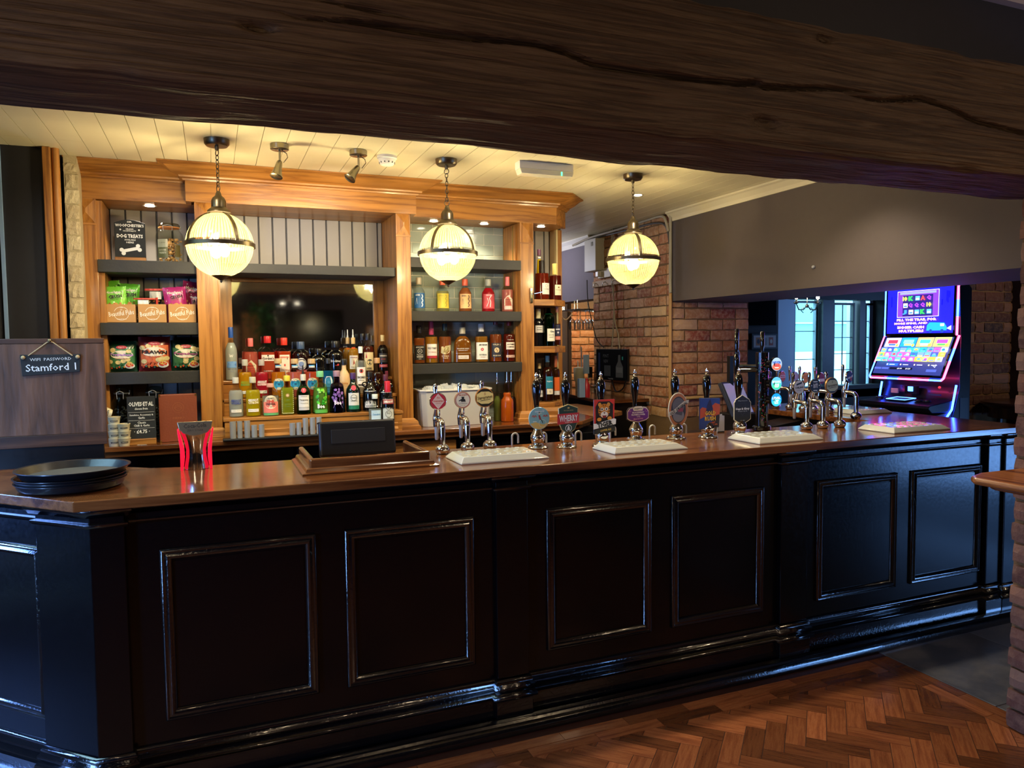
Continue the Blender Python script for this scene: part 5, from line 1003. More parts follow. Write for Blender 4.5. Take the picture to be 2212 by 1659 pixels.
# chrome swan neck lager taps
def disc(t, x, y, z, r, face, ops, edge=CHR, th=.012, glow=0, ang=0, lit=0, tilt=0):
    h = bpy.data.objects.new('badge', G().lathe([(r*.9, th/2), (r, th*.4), (r, -th*.4), (r*.94, -th/2)], 32, axis='y').obj('badge_tmp', edge, None, smooth=True).data); COL.objects.link(h)
    bpy.data.objects.remove(bpy.data.objects['badge_tmp']); h.parent = t; h.location = (x, y, z); h.rotation_euler = (tilt, 0, ang)
    oo = scale_ops([('c', 0, 0, .93, .93, face)]+list(ops), r, r); art(h, oo, y0=-th/2-.0002, step=.0002, glow=lit); return h
def tap(x, y, lab, face, ops, ang=0, r=.040, h=.150, arm=.085, zb=.235, grp='chrome lager taps', badge=True, edge=CHR, hz=1):
    t = thing('beer_tap', lab, 'beer tap', (x, y, Zt), ang, grp)
    G().lathe([(.024, 0), (.027, .002), (.032, .012), (.033, .02), (.030, .030), (.020, .040), (.014, .043)], 24).obj('base', CHR, t, smooth=True)
    pts = [(0, 0, .035), (0, 0, h-.035)]+[(0, .035-.035*cos(a), h-.035+.035*sin(a)) for a in (radians(q) for q in (20, 40, 60, 80))]+[(0, arm, h+.002)]
    G().tube(pts, .0135, 16).obj('pipe', CHR, t, smooth=True)
    G().lathe([(.010, h-.038), (.015, h-.034), (.016, h-.01), (.018, h), (.016, h+.014), (.012, h+.03), (.010, h+.04)], 16, (0, arm+.008, 0)).obj('valve', CHR, t, smooth=True)
    G().lathe([(.006, h-.098), (.0085, h-.092), (.010, h-.045), (.012, h-.036)], 14, (0, arm+.008, 0)).obj('nozzle', STL, t, smooth=True)
    if badge:
        G().tube([(0, arm, h+.02), (0, arm-.01, zb-r*.7)], [.016, .013], 12).obj('badge_neck', CHR, t, smooth=True)
        disc(t, 0, arm-.02, zb, r, face, ops, edge=edge)
    G().lathe([(.005, zb-.03), (.006, zb+.0), (.010, zb+.05), (.0105, zb+.068), (.008, zb+.076), (.002, zb+.079)], 14, (.0, arm+.022, 0)).obj('handle', CHR, t, smooth=True)
    return t
tap(.957, 3.205, 'chrome lager tap with round red and cream badge, leftmost of the three', 'c42b3c', [('p', [(0, .85), (.72, 0), (0, -.85), (-.72, 0)], 'f0c8b0'), ('l', [(0, .85), (.72, 0), (0, -.85), (-.72, 0), (0, .85)], .06, 'f6e4d4'), ('t', 'Cruzcampo', 0, .03, .24, 1.45, 'c0283a', 0, .03), ('t', 'N', 0, .42, .22, .25, 'c0283a'), ('t', 'CERVEZA', 0, -.22, .10, .6, 'c0283a')])
tap(1.083, 3.225, 'chrome lager tap with cream badge and drinking man emblem, middle of the three', 'efe3c4', [('o', 0, 0, .90, .07, 'a82c30'), ('t', 'BIRRA MORETTI', 0, .58, .18, 1.02, 'a82c30', 0, .03), ('c', 0, .22, .16, .18, '1c1c20'), ('p', [(-.3, .12), (.25, .12), (.35, -.2), (-.2, -.2)], '1c1c20'), ('l', [(-.2, 0), (-.5, -.08)], .12, '1c1c20'), ('r', 0, .36, .42, .05, '1c1c20'), ('t', "L'AUTENTICA", 0, -.42, .15, 1.1, '2c2c38'), ('t', 'DAL 1859', 0, -.62, .1, .6, '2c2c38')], edge=P('c9946a', .3, .5))
tap(1.202, 3.248, 'chrome lager tap with yellow badge and black script, rightmost of the three', '1e1b18', [('p', [(-.88, .35), (-.4, .62), (.4, .62), (.88, .4), (.9, -.35), (.4, -.62), (-.4, -.62), (-.88, -.35)], 'efd584'), ('t', 'Staropramen', 0, -.0, .42, 1.6, '2a2018', .12, .02), ('t', 'S', 0, .40, .24, .2, '9a3a2a'), ('l', [(-.5, -.32), (.6, -.16)], .05, '2a2018')], r=.047, zb=.24, edge=P('c98a4a', .3, .5))
# hand pumps
def shield(pts, t, y, th, mat, name='clip'): return G().prism(pts, y, y+th, 'y').obj(name, mat, t, bevel=.001, seg=1)
def pump(x, y, lab, plate, ops, col, ang=0, clipz=.0, hook=True):
    t = thing('hand_pump', lab, 'hand pump', (x, y, Zt), ang, 'black handled beer pumps')
    G().lathe([(.048, 0), (.050, .003), (.047, .006), (.030, .010), (.026, .018), (.030, .026), (.035, .042), (.035, .055), (.030, .066), (.020, .082), (.014, .096), (.012, .12)], 28).obj('base', CHR, t, smooth=True)
    for i in range(4): G().sphere((.040*cos(i*pi/2+.7), .040*sin(i*pi/2+.7), .007), .005, 8, 6).obj('screw', CHR, t, smooth=True)
    G().lathe([(.009, .12), (.0095, .16), (.011, .19), (.014, .215), (.019, .245), (.0225, .275), (.021, .30), (.015, .318), (.009, .324)], 24, (0, .012, 0)).obj('handle', P('0a0a0c', .08, 0, .6), t, smooth=True)
    G().lathe([(.0095, .322), (.011, .326), (.0075, .331), (.006, .336), (.009, .342), (.0085, .347), (.004, .351), (.004, .356), (.001, .359)], 16, (0, .012, 0)).obj('finial', CHR, t, smooth=True)
    shield(plate, t, -.020, .006, P(col, .35, 0, .3)); art(t, ops, y0=-.0202, step=.0003)
    if hook: G().tube([(-.088, .11, 0), (-.088, .11, .045)]+[(-.088+.016-.016*cos(a), .11, .045+.016*sin(a)) for a in (radians(q) for q in (30, 60, 90, 120, 150, 180))]+[(-.056, .11, .012)], .0048, 8).obj('swan_neck', STL, t, smooth=True)
    return t
circ = lambda r, z, n=28, sx=1: [(r*sx*cos(2*pi*i/n), z+r*sin(2*pi*i/n)) for i in range(n)]
pump(1.425, 3.19, 'hand pump with round teal clip showing a cyclist on a penny farthing', circ(.054, .142), [('c', 0, .142, .052, .052, '86b8bc'), ('p', [(-.048, .118), (-.02, .125), (.02, .112), (.046, .12), (.03, .098), (0, .09), (-.03, .098)], 'd8b868'), ('t', 'CHARNWOOD', 0, .175, .007, .05, 'eef2ee', 0, .03), ('t', 'BREWERY', 0, .166, .004, .026, 'eef2ee'), ('o', .016, .118, .019, .0015, 'e8e4d4'), ('p', [(-.006, .156), (.002, .158), (.008, .138), (.0, .136)], 'a03038'), ('c', -.001, .164, .0035, .004, 'e8c8a8'), ('r', -.001, .171, .005, .008, '1c1c20'), ('l', [(.004, .138), (.012, .132), (.016, .12)], .003, '26262c'), ('l', [(-.040, .150), (-.034, .158), (-.028, .148), (-.022, .158), (-.016, .149)], .003, 'd8504a'), ('l', [(.018, .150), (.024, .158), (.030, .148), (.036, .158), (.042, .149)], .003, 'd8504a'), ('r', -.025, .128, .02, .003, 'dfe8e0'), ('r', .02, .181, .018, .002, 'dfe8e0')], '9cc4c4', clipz=0)
pump(1.556, 3.145, 'hand pump with green shield clip and red banner', [(-.052, .19), (-.03, .197), (0, .208), (.03, .197), (.052, .19), (.05, .12), (.035, .085), (0, .062), (-.035, .085), (-.05, .12)], [('p', [(-.049, .187), (-.03, .194), (0, .204), (.03, .194), (.049, .187), (.047, .12), (.033, .088), (0, .066), (-.033, .088), (-.047, .12)], '1f4038'), ('p', [(-.058, .162), (.058, .166), (.056, .118), (-.058, .112)], 'c8323a'), ('t', 'WHERRY', 0, .141, .030, .098, 'f4ece4', .03, .03), ('t', 'AMBER ALE', 0, .121, .006, .04, 'f0d8c8'), ('o', 0, .093, .017, .003, 'e8ece8'), ('p', [(-.008, .084), (.008, .084), (.004, .102), (-.003, .104)], 'e8ece8'), ('t', 'WOODFORDES', 0, .178, .006, .05, 'c8b070'), ('c', 0, .19, .006, .004, 'c8b070')], 'c9b478')
tg = pump(1.735, 3.12, 'hand pump with red square clip showing a tiger head over a white banner', [(-.056, .058), (.056, .066), (.058, .225), (-.056, .225)], [('p', [(-.056, .095), (.056, .11), (.058, .225), (-.056, .225)], 'e0382c'), ('p', [(-.045, .11), (.048, .118), (.05, .20), (.03, .215), (-.03, .215), (-.047, .19)], '1a1412'), ('c', 0, .170, .032, .034, 'e08a24'), ('c', -.024, .200, .009, .010, 'e8a040'), ('c', .024, .200, .009, .010, 'e8a040'), ('c', -.012, .178, .010, .008, 'f4e8d0'), ('c', .012, .178, .010, .008, 'f4e8d0'), ('c', -.012, .178, .004, .004, '201008'), ('c', .012, .178, .004, .004, '201008'), ('c', 0, .152, .020, .015, 'f4e8d8'), ('p', [(-.006, .163), (.006, .163), (0, .155)], '5a1a10'), ('p', [(-.012, .148), (.012, .148), (.007, .136), (-.007, .136)], '8a1a18')]+[('l', [(s_*.008, .2-.0*i), (s_*.004, .192)], .003, '1a1010') for s_ in (-1, 1) for i in range(1)]+[('l', [(s_*.031, .182-.012*i), (s_*.020, .178-.012*i)], .004, '1a1010') for s_ in (-1, 1) for i in range(4)]+[('c', -.03, .130, .012, .009, 'e09030'), ('c', .026, .134, .012, .009, 'e09030'), ('p', [(-.062, .083), (.060, .104), (.062, .128), (.05, .132), (-.05, .11), (-.062, .112)], 'ece8e4'), ('t', 'TIGER', 0, .107, .025, .085, '17181a', .17, .05), ('p', [(-.056, .060), (.056, .072), (.056, .098), (-.056, .08)], '1f2022'), ('t', 'COPPER ALE', .004, .078, .009, .06, 'e0b850', .12, .03)], '1c1c1e')
hexp = lambda w, z0, z1, m: [(-w, z0+m), (-w, z1-m), (-w+.012, z1-.004), (0, z1+.004), (w-.012, z1-.004), (w, z1-m), (w, z0+m), (w-.016, z0+.01), (0, z0), (-w+.016, z0+.01)]
pump(1.99, 3.225, 'hand pump with wide purple clip edged in cream', hexp(.066, .088, .170, .02), [('p', hexp(.063, .091, .167, .02), 'e8dcc8'), ('p', hexp(.060, .094, .164, .02), '6a2c90'), ('p', [(-.026, .150), (.026, .150), (.03, .160), (.02, .172), (-.02, .172), (-.03, .160)], 'f2ecdf'), ('t', "SHEPPY'S", 0, .160, .008, .048, '3a3044', 0, .03), ('t', 'BLACKBERRY', 0, .142, .008, .070, 'f4ecf4', 0, .03), ('t', 'ELDERFLOWER', 0, .131, .008, .080, 'f4ecf4', 0, .03), ('t', 'CIDER', 0, .121, .006, .022, 'f4ecf4'), ('t', 'Mixed & Fruity', 0, .109, .010, .055, 'e8a8d0', .05, .02), ('o', .048, .150, .007, .0015, 'c87ab8'), ('t', '4%', -.048, .150, .010, .014, 'c87ab8')], '2c1c30')
pump(2.195, 3.17, 'hand pump with oval orange bordered clip and slanting banner', circ(.088, .150, 32, .68), [('c', 0, .150, .057, .084, 'c98050'), ('c', 0, .150, .045, .068, '3a3c42'), ('c', 0, .172, .036, .04, '6e6e70'), ('c', 0, .12, .034, .032, '8a8c90'), ('p', [(-.02, .13), (.02, .12), (.03, .16), (-.01, .17)], '5a5c62'), ('r', .012, .15, .03, .02, 'a04858'), ('p', [(-.060, .118), (-.03, .130), (.03, .172), (.060, .182), (.062, .20), (.03, .192), (-.03, .150), (-.062, .140)], 'd8d4bc'), ('t', 'OLD ORIGINAL', 0, .158, .015, .118, '26262a', .52, .04)], 'd9d2b8')
pump(2.37, 3.14, 'hand pump with blue and orange rectangular clip with yellow lettering', [(-.066, .045), (.056, .052), (.062, .204), (-.066, .208)], [('p', [(-.064, .048), (.054, .054), (.060, .202), (-.064, .206)], '2c4c9c'), ('p', [(-.064, .10), (-.01, .12), (.058, .10), (.06, .17), (.03, .18), (-.01, .15), (-.05, .16), (-.064, .15)], 'd85a30'), ('p', [(-.03, .13), (-.02, .17), (-.01, .19), (0, .2), (.006, .18), (.016, .15), (.012, .12)], '2a2c5a'), ('p', [(-.0, .054), (.054, .054), (.058, .12), (.02, .11)], '2a2430'), ('t', 'GOLD', -.002, .128, .024, .068, 'f4c440', .0, .05), ('t', 'RUSH', -.002, .100, .024, .068, 'f4c440', 0, .05), ('t', 'WEST', .014, .078, .009, .032, 'e86a48', .1, .03), ('t', 'COAST IPA', .018, .067, .008, .052, 'e86a48', .1, .03)], '22305a')
sh = [(-.054, .085), (-.054, .175), (-.046, .184), (-.046, .19), (0, .215), (.046, .19), (.046, .184), (.056, .175), (.056, .085), (.046, .078), (0, .055), (-.046, .078)]
pump(2.575, 3.14, 'hand pump with black badge shaped clip edged in cream', sh, [('p', [(a*.94, .135+(b-.135)*.95) for a, b in sh], '17181f'), ('l', [(-.018, .17), (-.018, .13), (0, .105), (.018, .13), (.018, .17), (-.018, .17)], .002, '30323c'), ('t', 'Hops & Glory', 0, .140, .015, .088, 'f0f0f2', 0, .035), ('t', 'Burlington Pale Ale', 0, .128, .006, .06, 'c8ccd4'), ('t', 'Marston\'s', 0, .184, .006, .06, 'c8ccd4'), ('t', '4.1% ABV', 0, .08, .005, .03, 'c8ccd4')], 'd9d2b4')
# black patterned keg font with three lit badges
kt = thing('keg_font', 'tall black beer column patterned in neon colours with three round lit badges', 'beer tap', (2.815, 3.25, Zt))
G().lathe([(.05, 0), (.056, .004), (.056, .022), (.05, .026)], 36, ry=.7).obj('base', P('0c0c10', .1, 0, .5), kt, smooth=True)
KH = .432; KR = .034
G().lathe([(KR, .024), (KR, KH), (KR*.9, KH+.002)], 36).obj('column', P('0b0d12', .12, 0, .5), kt, smooth=True)
r_ = random.Random(12); ops = []
def ksurf(x, z): return (KR*1.004*sin(x/KR), -KR*1.004*cos(x/KR), z)
for i in range(120):
    x, z = r_.uniform(-.048, .034), r_.uniform(.04, KH-.02); c = r_.choice(['d8485a', '48c878', '4888d8', 'd8486a', '5ac84a', 'a04898', '48a8b8', 'e07048']); k = r_.random(); s_ = r_.uniform(.002, .0045)
    ops.append(('o', x, z, s_, .0008, c) if k < .3 else (('l', [(x, z), (x+s_, z+s_*2), (x+2*s_, z)], .0012, c) if k < .6 else (('c', x, z, s_*.5, s_*.7, c) if k < .8 else ('l', [(x-s_, z), (x+s_, z+.001), (x+s_, z+.006)], .0011, c))))
art(kt, [('c', 0, .05, .001, .001, 'd8485a')]+ops, ksurf, step=0, stuff=True)
for i, (z, c1, c2, w1, w2) in enumerate(((.368, 'b8d8f0', 'e87858', 'NEVER', 'TWICE'), (.262, '68c8f0', '48e0b0', 'MOSAIC', 'WAVE'), (.172, '18a0e8', '40d8e8', 'LEVEL', 'UP'))):
    G().tube([(.01, -.02, z), (.045, -.046, z)], .022, 16).obj('badge_arm', P('0b0d12', .15, 0, .4), kt, smooth=True)
    disc(kt, .048, -.052, z, .039, c1, [('c', 0, -.35, .8, .5, c2), ('t', w1, 0, .25, .36, 1.5, 'f6f6ff' if i else '2850b0', 0, .04), ('t', w2, 0, -.2, .36, .9, 'ffffff' if i else 'c03050', 0, .04), ('p', [(-.3, -.55), (.3, -.55), (.4, -.4), (-.4, -.4)], 'f0f0d8')], P('0b0d12', .15, 0, .4), th=.016, lit=.55)
def ktap(dx, dy, dz, lab=None):
    G().tube([(0, dy*.0, dz), (dx, dy, dz)], .011, 12).obj('tap_arm', BLK, kt, smooth=True)
    G().lathe([(.005, dz-.075), (.008, dz-.07), (.010, dz-.02), (.013, dz-.008), (.014, dz+.02), (.017, dz+.05), (.015, dz+.075), (.009, dz+.09), (.0085, dz+.10), (.011, dz+.11), (.011, dz+.205), (.007, dz+.212)], 16, (dx, dy, 0)).obj('tap_handle', P('0a0a0c', .1, 0, .5), kt, smooth=True)
ktap(-.135, .05, .335); ktap(-.075, .12, .355)
G().lathe([(.008, KH), (.009, KH+.02), (.012, KH+.03), (.012, KH+.11), (.008, KH+.116)], 16).obj('tap_handle', P('0a0a0c', .1, 0, .5), kt, smooth=True)
# taps at the right and on the return
tap(3.055, 3.165, 'chrome lager tap with white and black badge, left of the three on the right', 'd9dadc', [('p', [(-.5, .18), (.5, .48), (.5, .72), (-.5, .42)], '17171a'), ('t', 'CARLING', 0, -.08, .26, 1.5, '17171a', .05, .04), ('t', 'LAGER', 0, -.5, .12, .8, '6a6c70')], grp='chrome lager taps')
tap(3.18, 3.172, 'chrome lager tap with octagonal black badge', '15161f', [('p', [(-.42, .7), (.42, .7), (.34, .56), (-.34, .56)], 'd8dae0'), ('t', 'ROTI', 0, .05, .7, .75, 'd8dae0', 0, .05), ('r', 0, -.62, .7, .18, 'd8dae0'), ('c', -.7, .1, .09, .09, 'd8dae0'), ('c', .7, .1, .09, .09, 'd8dae0'), ('t', 'PORETTI', 0, -.62, .12, .6, '15161f')])
tap(3.30, 3.165, 'chrome lager tap with pale green badge and script, right of the three', '1c1e1c', [('p', [(-.88, .35), (-.4, .68), (.4, .68), (.88, .4), (.9, -.35), (.4, -.68), (-.4, -.68), (-.88, -.35)], 'b8bc98'), ('t', 'Staropramen', 0, -.0, .42, 1.6, '2a2018', .12, .02), ('t', 'S', 0, .45, .24, .2, '3a3028'), ('l', [(-.5, -.32), (.6, -.16)], .05, '2a2018')], r=.047, edge=P('b98a5a', .3, .5))
RT = [(3.83, 4.27, '15130f', 'chrome stout tap with black and gold badge, farthest on the bar return', [('p', [(-.3, .8), (.3, .8), (.1, -.1)], 'a88a30'), ('t', 'GUINNESS', 0, -.3, .2, 1.3, 'd8d0b8', 0, .03)]), (3.84, 4.14, 'c8684a', 'chrome tap with red and pink badge on the bar return', [('r', 0, 0, 1.7, .5, 'f0d8cc'), ('t', 'MADRI', 0, 0, .3, 1.3, 'b03a38', 0, .03)]),
      (3.84, 4.01, 'b8bcc0', 'chrome tap with plain grey badge on the bar return', []), (3.85, 3.925, 'f0a020', 'chrome tap with orange badge on the bar return', [('t', 'THATCHERS', 0, .25, .2, 1.3, 'a85a10', 0, .03), ('t', 'GOLD', 0, -.15, .35, 1.0, 'c86a10', 0, .03)]), (3.86, 3.79, '6a1c20', 'chrome tap with dark red badge on the bar return', [('r', 0, -.3, 1.7, .5, 'd8d4cc')])]
for x, y, c, lab, ops in RT: tap(x, y, lab, c, ops, ang=.3, h=.15, grp='chrome taps on the bar return')
pc_ = tap(3.735, 3.455, 'chrome soft drink tap with round blue and white badge at the corner of the return', '2c4a88', [('p', [(-.85, -.3), (-.3, .05), (.3, .1), (.88, .4), (.9, 0), (.4, -.2), (-.3, -.3)], 'e8ecf0'), ('t', 'PEPSI MAX', .0, .1, .2, 1.1, '2a5ac0', .2, .03), ('p', [(.1, -.2), (.4, .1), (.5, -.6), (.3, -.7)], 'd8603a')], ang=.25, h=.165, arm=.07, zb=.262, r=.038)
# second till and card stand behind the keg font
t2 = thing('till', 'grey screened till behind the black keg font', 'till', (3.16, 3.80, 1.0))
M = Matrix.Rotation(.35, 4, 'Z') @ Matrix.Translation((0, 0, .12)) @ Matrix.Rotation(-.45, 4, 'X')
G().box(-.12, .12, 0, .03, 0, .24).xf(M).obj('screen_housing', P('1a1b1e', .4), t2, bevel=.006); G().box(-.105, .105, -.003, .0, .015, .225).xf(M).obj('screen', P('8088a0', .2, 0, 0, .12), t2)
G().box(-.1, .1, -.02, .16, 0, .13).obj('base', BLKM, t2, bevel=.006); G().box(-.06, -.03, .08, .11, 0, .50).obj('post', BLKM, t2)
st = thing('till_stand', 'black cabinet carrying the second till behind the bar', 'cabinet', (3.12, 3.85, 0)); G().box(-.3, .3, -.25, .25, 0, .99).obj('body', BLKM, st, bevel=.004); G().box(-.31, .31, -.26, .26, .97, .9995).obj('top', BLKM, st)
kp = thing('keypad', 'black keypad tray beside the second till', 'keypad', (3.60, 4.0, 1.0)); G().prism([(-.12, -.0), (.12, 0), (.12, .05), (-.12, .02)], -.1, .1, 'y').obj('body', BLKM, kp, bevel=.004); G().box(-.12, .12, -.1, .1, -1.0, 0).obj('stand', BLKM, kp)
lc = thing('menu_card', 'small white card standing between the gold and black pump clips', 'card', (2.56, 3.28, Zt)); G().prism([(-.025, 0), (.025, 0), (.025, .09), (.01, .092), (.008, .10), (-.02, .096)], -.001, .001, 'y').obj('card', P('d8dce8', .5), lc); G().box(-.02, .02, -.008, .008, 0, .006).obj('foot', BLKM, lc)
# ================================================================ left bay goods
def pillow(name, lab, cat, cx, top, bot, wpx, y, z0, col, ops, group, d=.022, tilt=0, crimp=None, body=None):
    a = U(cx, top, y=y); x = a.x; H = a.z-z0; w = abs(U(cx+wpx/2, top, y=y).x-a.x)*2
    t = thing(name, lab, cat, (x, y, z0), 0, group); t.rotation_euler = (0, tilt, 0)
    nx, nz = 14, 14; rr = random.Random(hash(lab) % 97 if 0 else len(lab))
    def yy(u, v): return d*(1-abs(u)**3.5)*(1-abs(v)**3.0)+.0012*sin(u*17+v*9)
    vs = []
    for s_ in (-1, 1):
        for k in range(nz+1):
            for i in range(nx+1):
                u, v = -1+2*i/nx, -1+2*k/nz; ww = w/2*(1-.06*(1-abs(v)**2))
                vs.append((u*ww, s_*yy(u, v), H/2+v*H/2*(1-.01*cos(u*9))))
    q = (nx+1)*(nz+1); fs = [(k*(nx+1)+i, k*(nx+1)+i+1, (k+1)*(nx+1)+i+1, (k+1)*(nx+1)+i) for k in range(nz) for i in range(nx)]
    fs += [tuple(q+j for j in f)[::-1] for f in fs]
    g = G(); g.add(vs, fs); g.obj('packet', body or P(col, .3, .1, .3), t, smooth=True)
    def surf(x_, z_):
        v = (z_-H/2)/(H/2); ww = w/2*(1-.06*(1-abs(v)**2)); u = max(-1, min(1, x_/ww)); return (x_, -yy(u, v)-.0006, z_)
    # labels as fine patches so they follow the bulge
    o2 = []
    for op in ops:
        if op[0] == 'r':
            n = 5
            for j in range(n): o2.append(('r', op[1]*w/2, H/2+op[2]*H/2+(j-(n-1)/2)*op[4]*H/2/n, op[3]*w/2, op[4]*H/2/n*1.02, op[5]))
        elif op[0] == 'c': o2.append(('c', op[1]*w/2, H/2+op[2]*H/2, op[3]*w/2, op[4]*w/2, op[5]))
        elif op[0] == 'p': o2.append(('p', [(a_*w/2, H/2+b_*H/2) for a_, b_ in op[1]], op[2]))
        else: o2.append(('t', op[1], op[2]*w/2, H/2+op[3]*H/2, op[4]*H/2, op[5]*w/2, op[6])+tuple(op[7:]))
    if o2: art(t, o2, surf, step=.00025, stuff='crisp' in name)
    return t
bx = []
CARD = P('b98a52', .7, 0, 0, 0, .1, 60)
for i, (a, b) in enumerate(((229, 295), (297, 361), (362.5, 425))):
    x0, x1 = X(a, 4.92, 680), X(b, 4.92, 680); zt = Z(a, 657, 4.92)-SL[1]
    t = thing('cardboard_box', 'brown card box with white round logo holding '+['green nut packets, left of three', 'clear nut bags, middle of three', 'magenta nut packets, right of three'][i], 'box', ((x0+x1)/2, 4.92, SL[1]+.0005), 0, 'brown card display boxes'); w = x1-x0-.002
    G().box(-w/2, w/2, 0, .003, 0, zt).box(-w/2, w/2, .20, .203, 0, zt).box(-w/2, -w/2+.003, 0, .2, 0, zt).box(w/2-.003, w/2, 0, .2, 0, zt).box(-w/2, w/2, 0, .2, 0, .003).obj('box', CARD, t)
    art(t, [('o', 0, zt*.5, .040, .0022, 'f0e8d8'), ('r', 0, zt*.52, .10, .022, CARD), ('t', 'THE', 0, zt*.83, .006, .018, 'f0e8d8', 0, .03), ('t', 'Beautiful Pubs', 0, zt*.52, .028, w*.84, 'f4ecde', .12, .01), ('t', 'COLLECTION', 0, zt*.2, .006, .05, 'f0e8d8', 0, .03), ('l', [(-.005, zt*.72), (0, zt*.66), (.005, zt*.72), (0, zt*.74), (-.005, zt*.72)], .0012, 'f0e8d8')], y0=-.0002, step=.0002)
def nut(cx, top, w, y, col, lab, tilt=0, dark='1d1a18'):
    up_ = lambda q: [(o[0], [(a, .47+b*.8) for a, b in o[1]])+tuple(o[2:]) if o[0] == 'p' else ((o[0], o[1], o[2], .47+o[3]*.8)+tuple(o[4:]) if o[0] == 't' else (o[0], o[1], .47+o[2]*.8)+tuple(o[3:])) for o in q]
    pillow('nut_packet', lab, 'snack packet', cx, top, 0, w, y, SL[1]+.006, col, up_([('p', [(-.78, -.35), (.72, -.25), (.70, .35), (-.60, .5), (-.80, .3)], 'dcd8cc'), ('p', [(-.70, .10), (.62, .12), (.60, .32), (-.55, .45)], dark), ('t', 'Hooligan', -.03, .23, .2, 1.2, 'e8e4d8', .0, .03), ('t', 'CRUSH', .1, -.05, .2, 1.05, dark, .08, .05), ('t', 'SPICY NUTS', .1, -.24, .08, .9, '4a6a3a', .05), ('c', .05, -.62, .22, .18, 'c8884a'), ('c', -.4, -.55, .1, .1, 'a86a3a'), ('c', .45, -.55, .1, .1, 'b87a40')]), 'nut packets in the card boxes', tilt=tilt)
nut(244, 607, 52, 5.06, '5fae2c', 'green nut packet leaning at the back left of its card box', -.12)
nut(276, 613, 44, 5.03, '63b832', 'green nut packet at the back right of its card box', .05)
nut(250, 619, 54, 4.97, '74c43a', 'bright green nut packet at the front of the left card box', -.06)
nut(405, 608, 46, 5.06, '8a1c48', 'dark magenta nut packet leaning at the back of the right card box', .14)
nut(418, 632, 30, 5.02, '761838', 'maroon nut packet low at the right of its card box', .05)
nut(382, 620, 50, 4.97, 'b02a72', 'magenta nut packet at the front of the right card box', -.08)
NUTM = varied('nuts', ['b07a44', 'c89458', '9a6434', 'd4a468'], 60, .5, .5)
for cx, top, w, y, lab, sd in ((338, 604, 56, 5.04, 'large clear bag of nuts with red strip at the back of the middle card box', 1), (312, 630, 52, 4.97, 'small clear bag of nuts with red strip at the front of the middle card box', 2)):
    t = pillow('nut_bag', lab, 'snack bag', cx, top, 0, w, y, SL[1]+.006, 'e8e8e4', [('r', 0, .52, 1.9, .09, 'd84a3c'), ('r', -.1, .25, .9, .35, 'ece4dc'), ('r', .0, -.2, .16, .7, 'd84030')], 'clear nut bags', body=glass('eef0ee', .25), d=.028)
    H_ = U(cx, top, y=y).z-SL[1]; r_ = random.Random(sd); g = G()
    for k in range(70): g.sphere((r_.uniform(-.055, .055), r_.uniform(-.014, .014), r_.uniform(.012, H_*.55)), r_.uniform(.006, .009), 7, 5, .7)
    g.obj('nuts', NUTM, t, kind='stuff')
def crisp(cx, top, w, y, base, acc, word, wc, sub, lab):
    r_ = random.Random(cx)
    pillow('crisp_bag', lab, 'crisp packet', cx, top, 0, w, y, SL[2]+.0005, base, [('r', 0, -.1, 1.7, 1.2, acc)]+[('c', r_.uniform(-.8, .8), r_.choice([r_.uniform(.3, .6), r_.uniform(-.5, -.2)]), .18, .15, 'd8c68a') for _ in range(7)]+[('c', 0, .12, .75, .32, 'e8e0cc'), ('c', 0, .60, .36, .13, 'b83a48'), ('t', 'Kipper', 0, .60, .09, .4, 'f4d8d8'), ('t', word, 0, .10, .2, 1.55, wc, -.05, .045), ('t', sub, 0, -.14, .09, .8, 'c0502c'), ('c', .5, -.62, .34, .22, 'e8e4dc'), ('c', .5, -.58, .26, .14, 'd8402c'), ('c', .5, -.48, .2, .16, 'd8b860')]+[('c', -.7+.17*i, -.75+.06*(i % 2), .06, .07, ['d84a30', '30786a', 'e89a40'][i % 3]) for i in range(6)], 'large snack bags on the lowest left shelf', d=.035)
crisp(263, 737, 64, 4.98, '123a26', '3f7a4c', 'Poppadoms', 'b88ad8', 'LIGHTLY SPICED', 'dark green snack bag with purple lettering beside the oak board')
crisp(333, 727, 70, 4.96, '5a0c14', 'd06a40', 'PRAWN', '2a1a14', 'CRACKERS', 'dark red snack bag with orange front, middle of the lowest left shelf')
crisp(401, 735, 66, 4.98, '0f3020', '3a6a40', 'Poppadoms', 'a8508a', 'ORIGINAL', 'dark green snack bag beside the tall oak post')
# top shelf: chalk sign and treat jar
def easel(px0, px1, top, bot, y, z0, lab, name, lines, arch=.02, base=.022):
    x0, x1 = X(px0, y, bot), X(px1, y, bot); H = Z((px0+px1)/2, top, y)-z0; w = x1-x0
    t = thing(name, lab, 'sign', ((x0+x1)/2, y, z0+.0005))
    n = 8; pts = [(-w/2, base), (w/2, base), (w/2, H-arch)]+[(w/2-w*i/n, H-arch+arch*sin(pi*i/n)) for i in range(1, n)]+[(-w/2, H-arch)]
    G().prism(pts, -.003, .003, 'y').obj('slate', P('1c1f22', .75), t, bevel=.001, seg=1); G().box(-w/2, w/2, -.022, .022, 0, base+.004).obj('base', OAKX, t, bevel=.003)
    art(t, [((op[0], op[1], op[2]*w, op[3]*H, op[4]*H, op[5]*w)+tuple(op[6:])) if op[0] == 't' else (('l', [(a*w, b*H) for a, b in op[1]], op[2]*w, op[3]) if op[0] == 'l' else ('c', op[1]*w, op[2]*H, op[3]*w, op[4]*w, op[5])) for op in lines], y0=-.0032, step=.0002)
WC = 'e6e6e0'
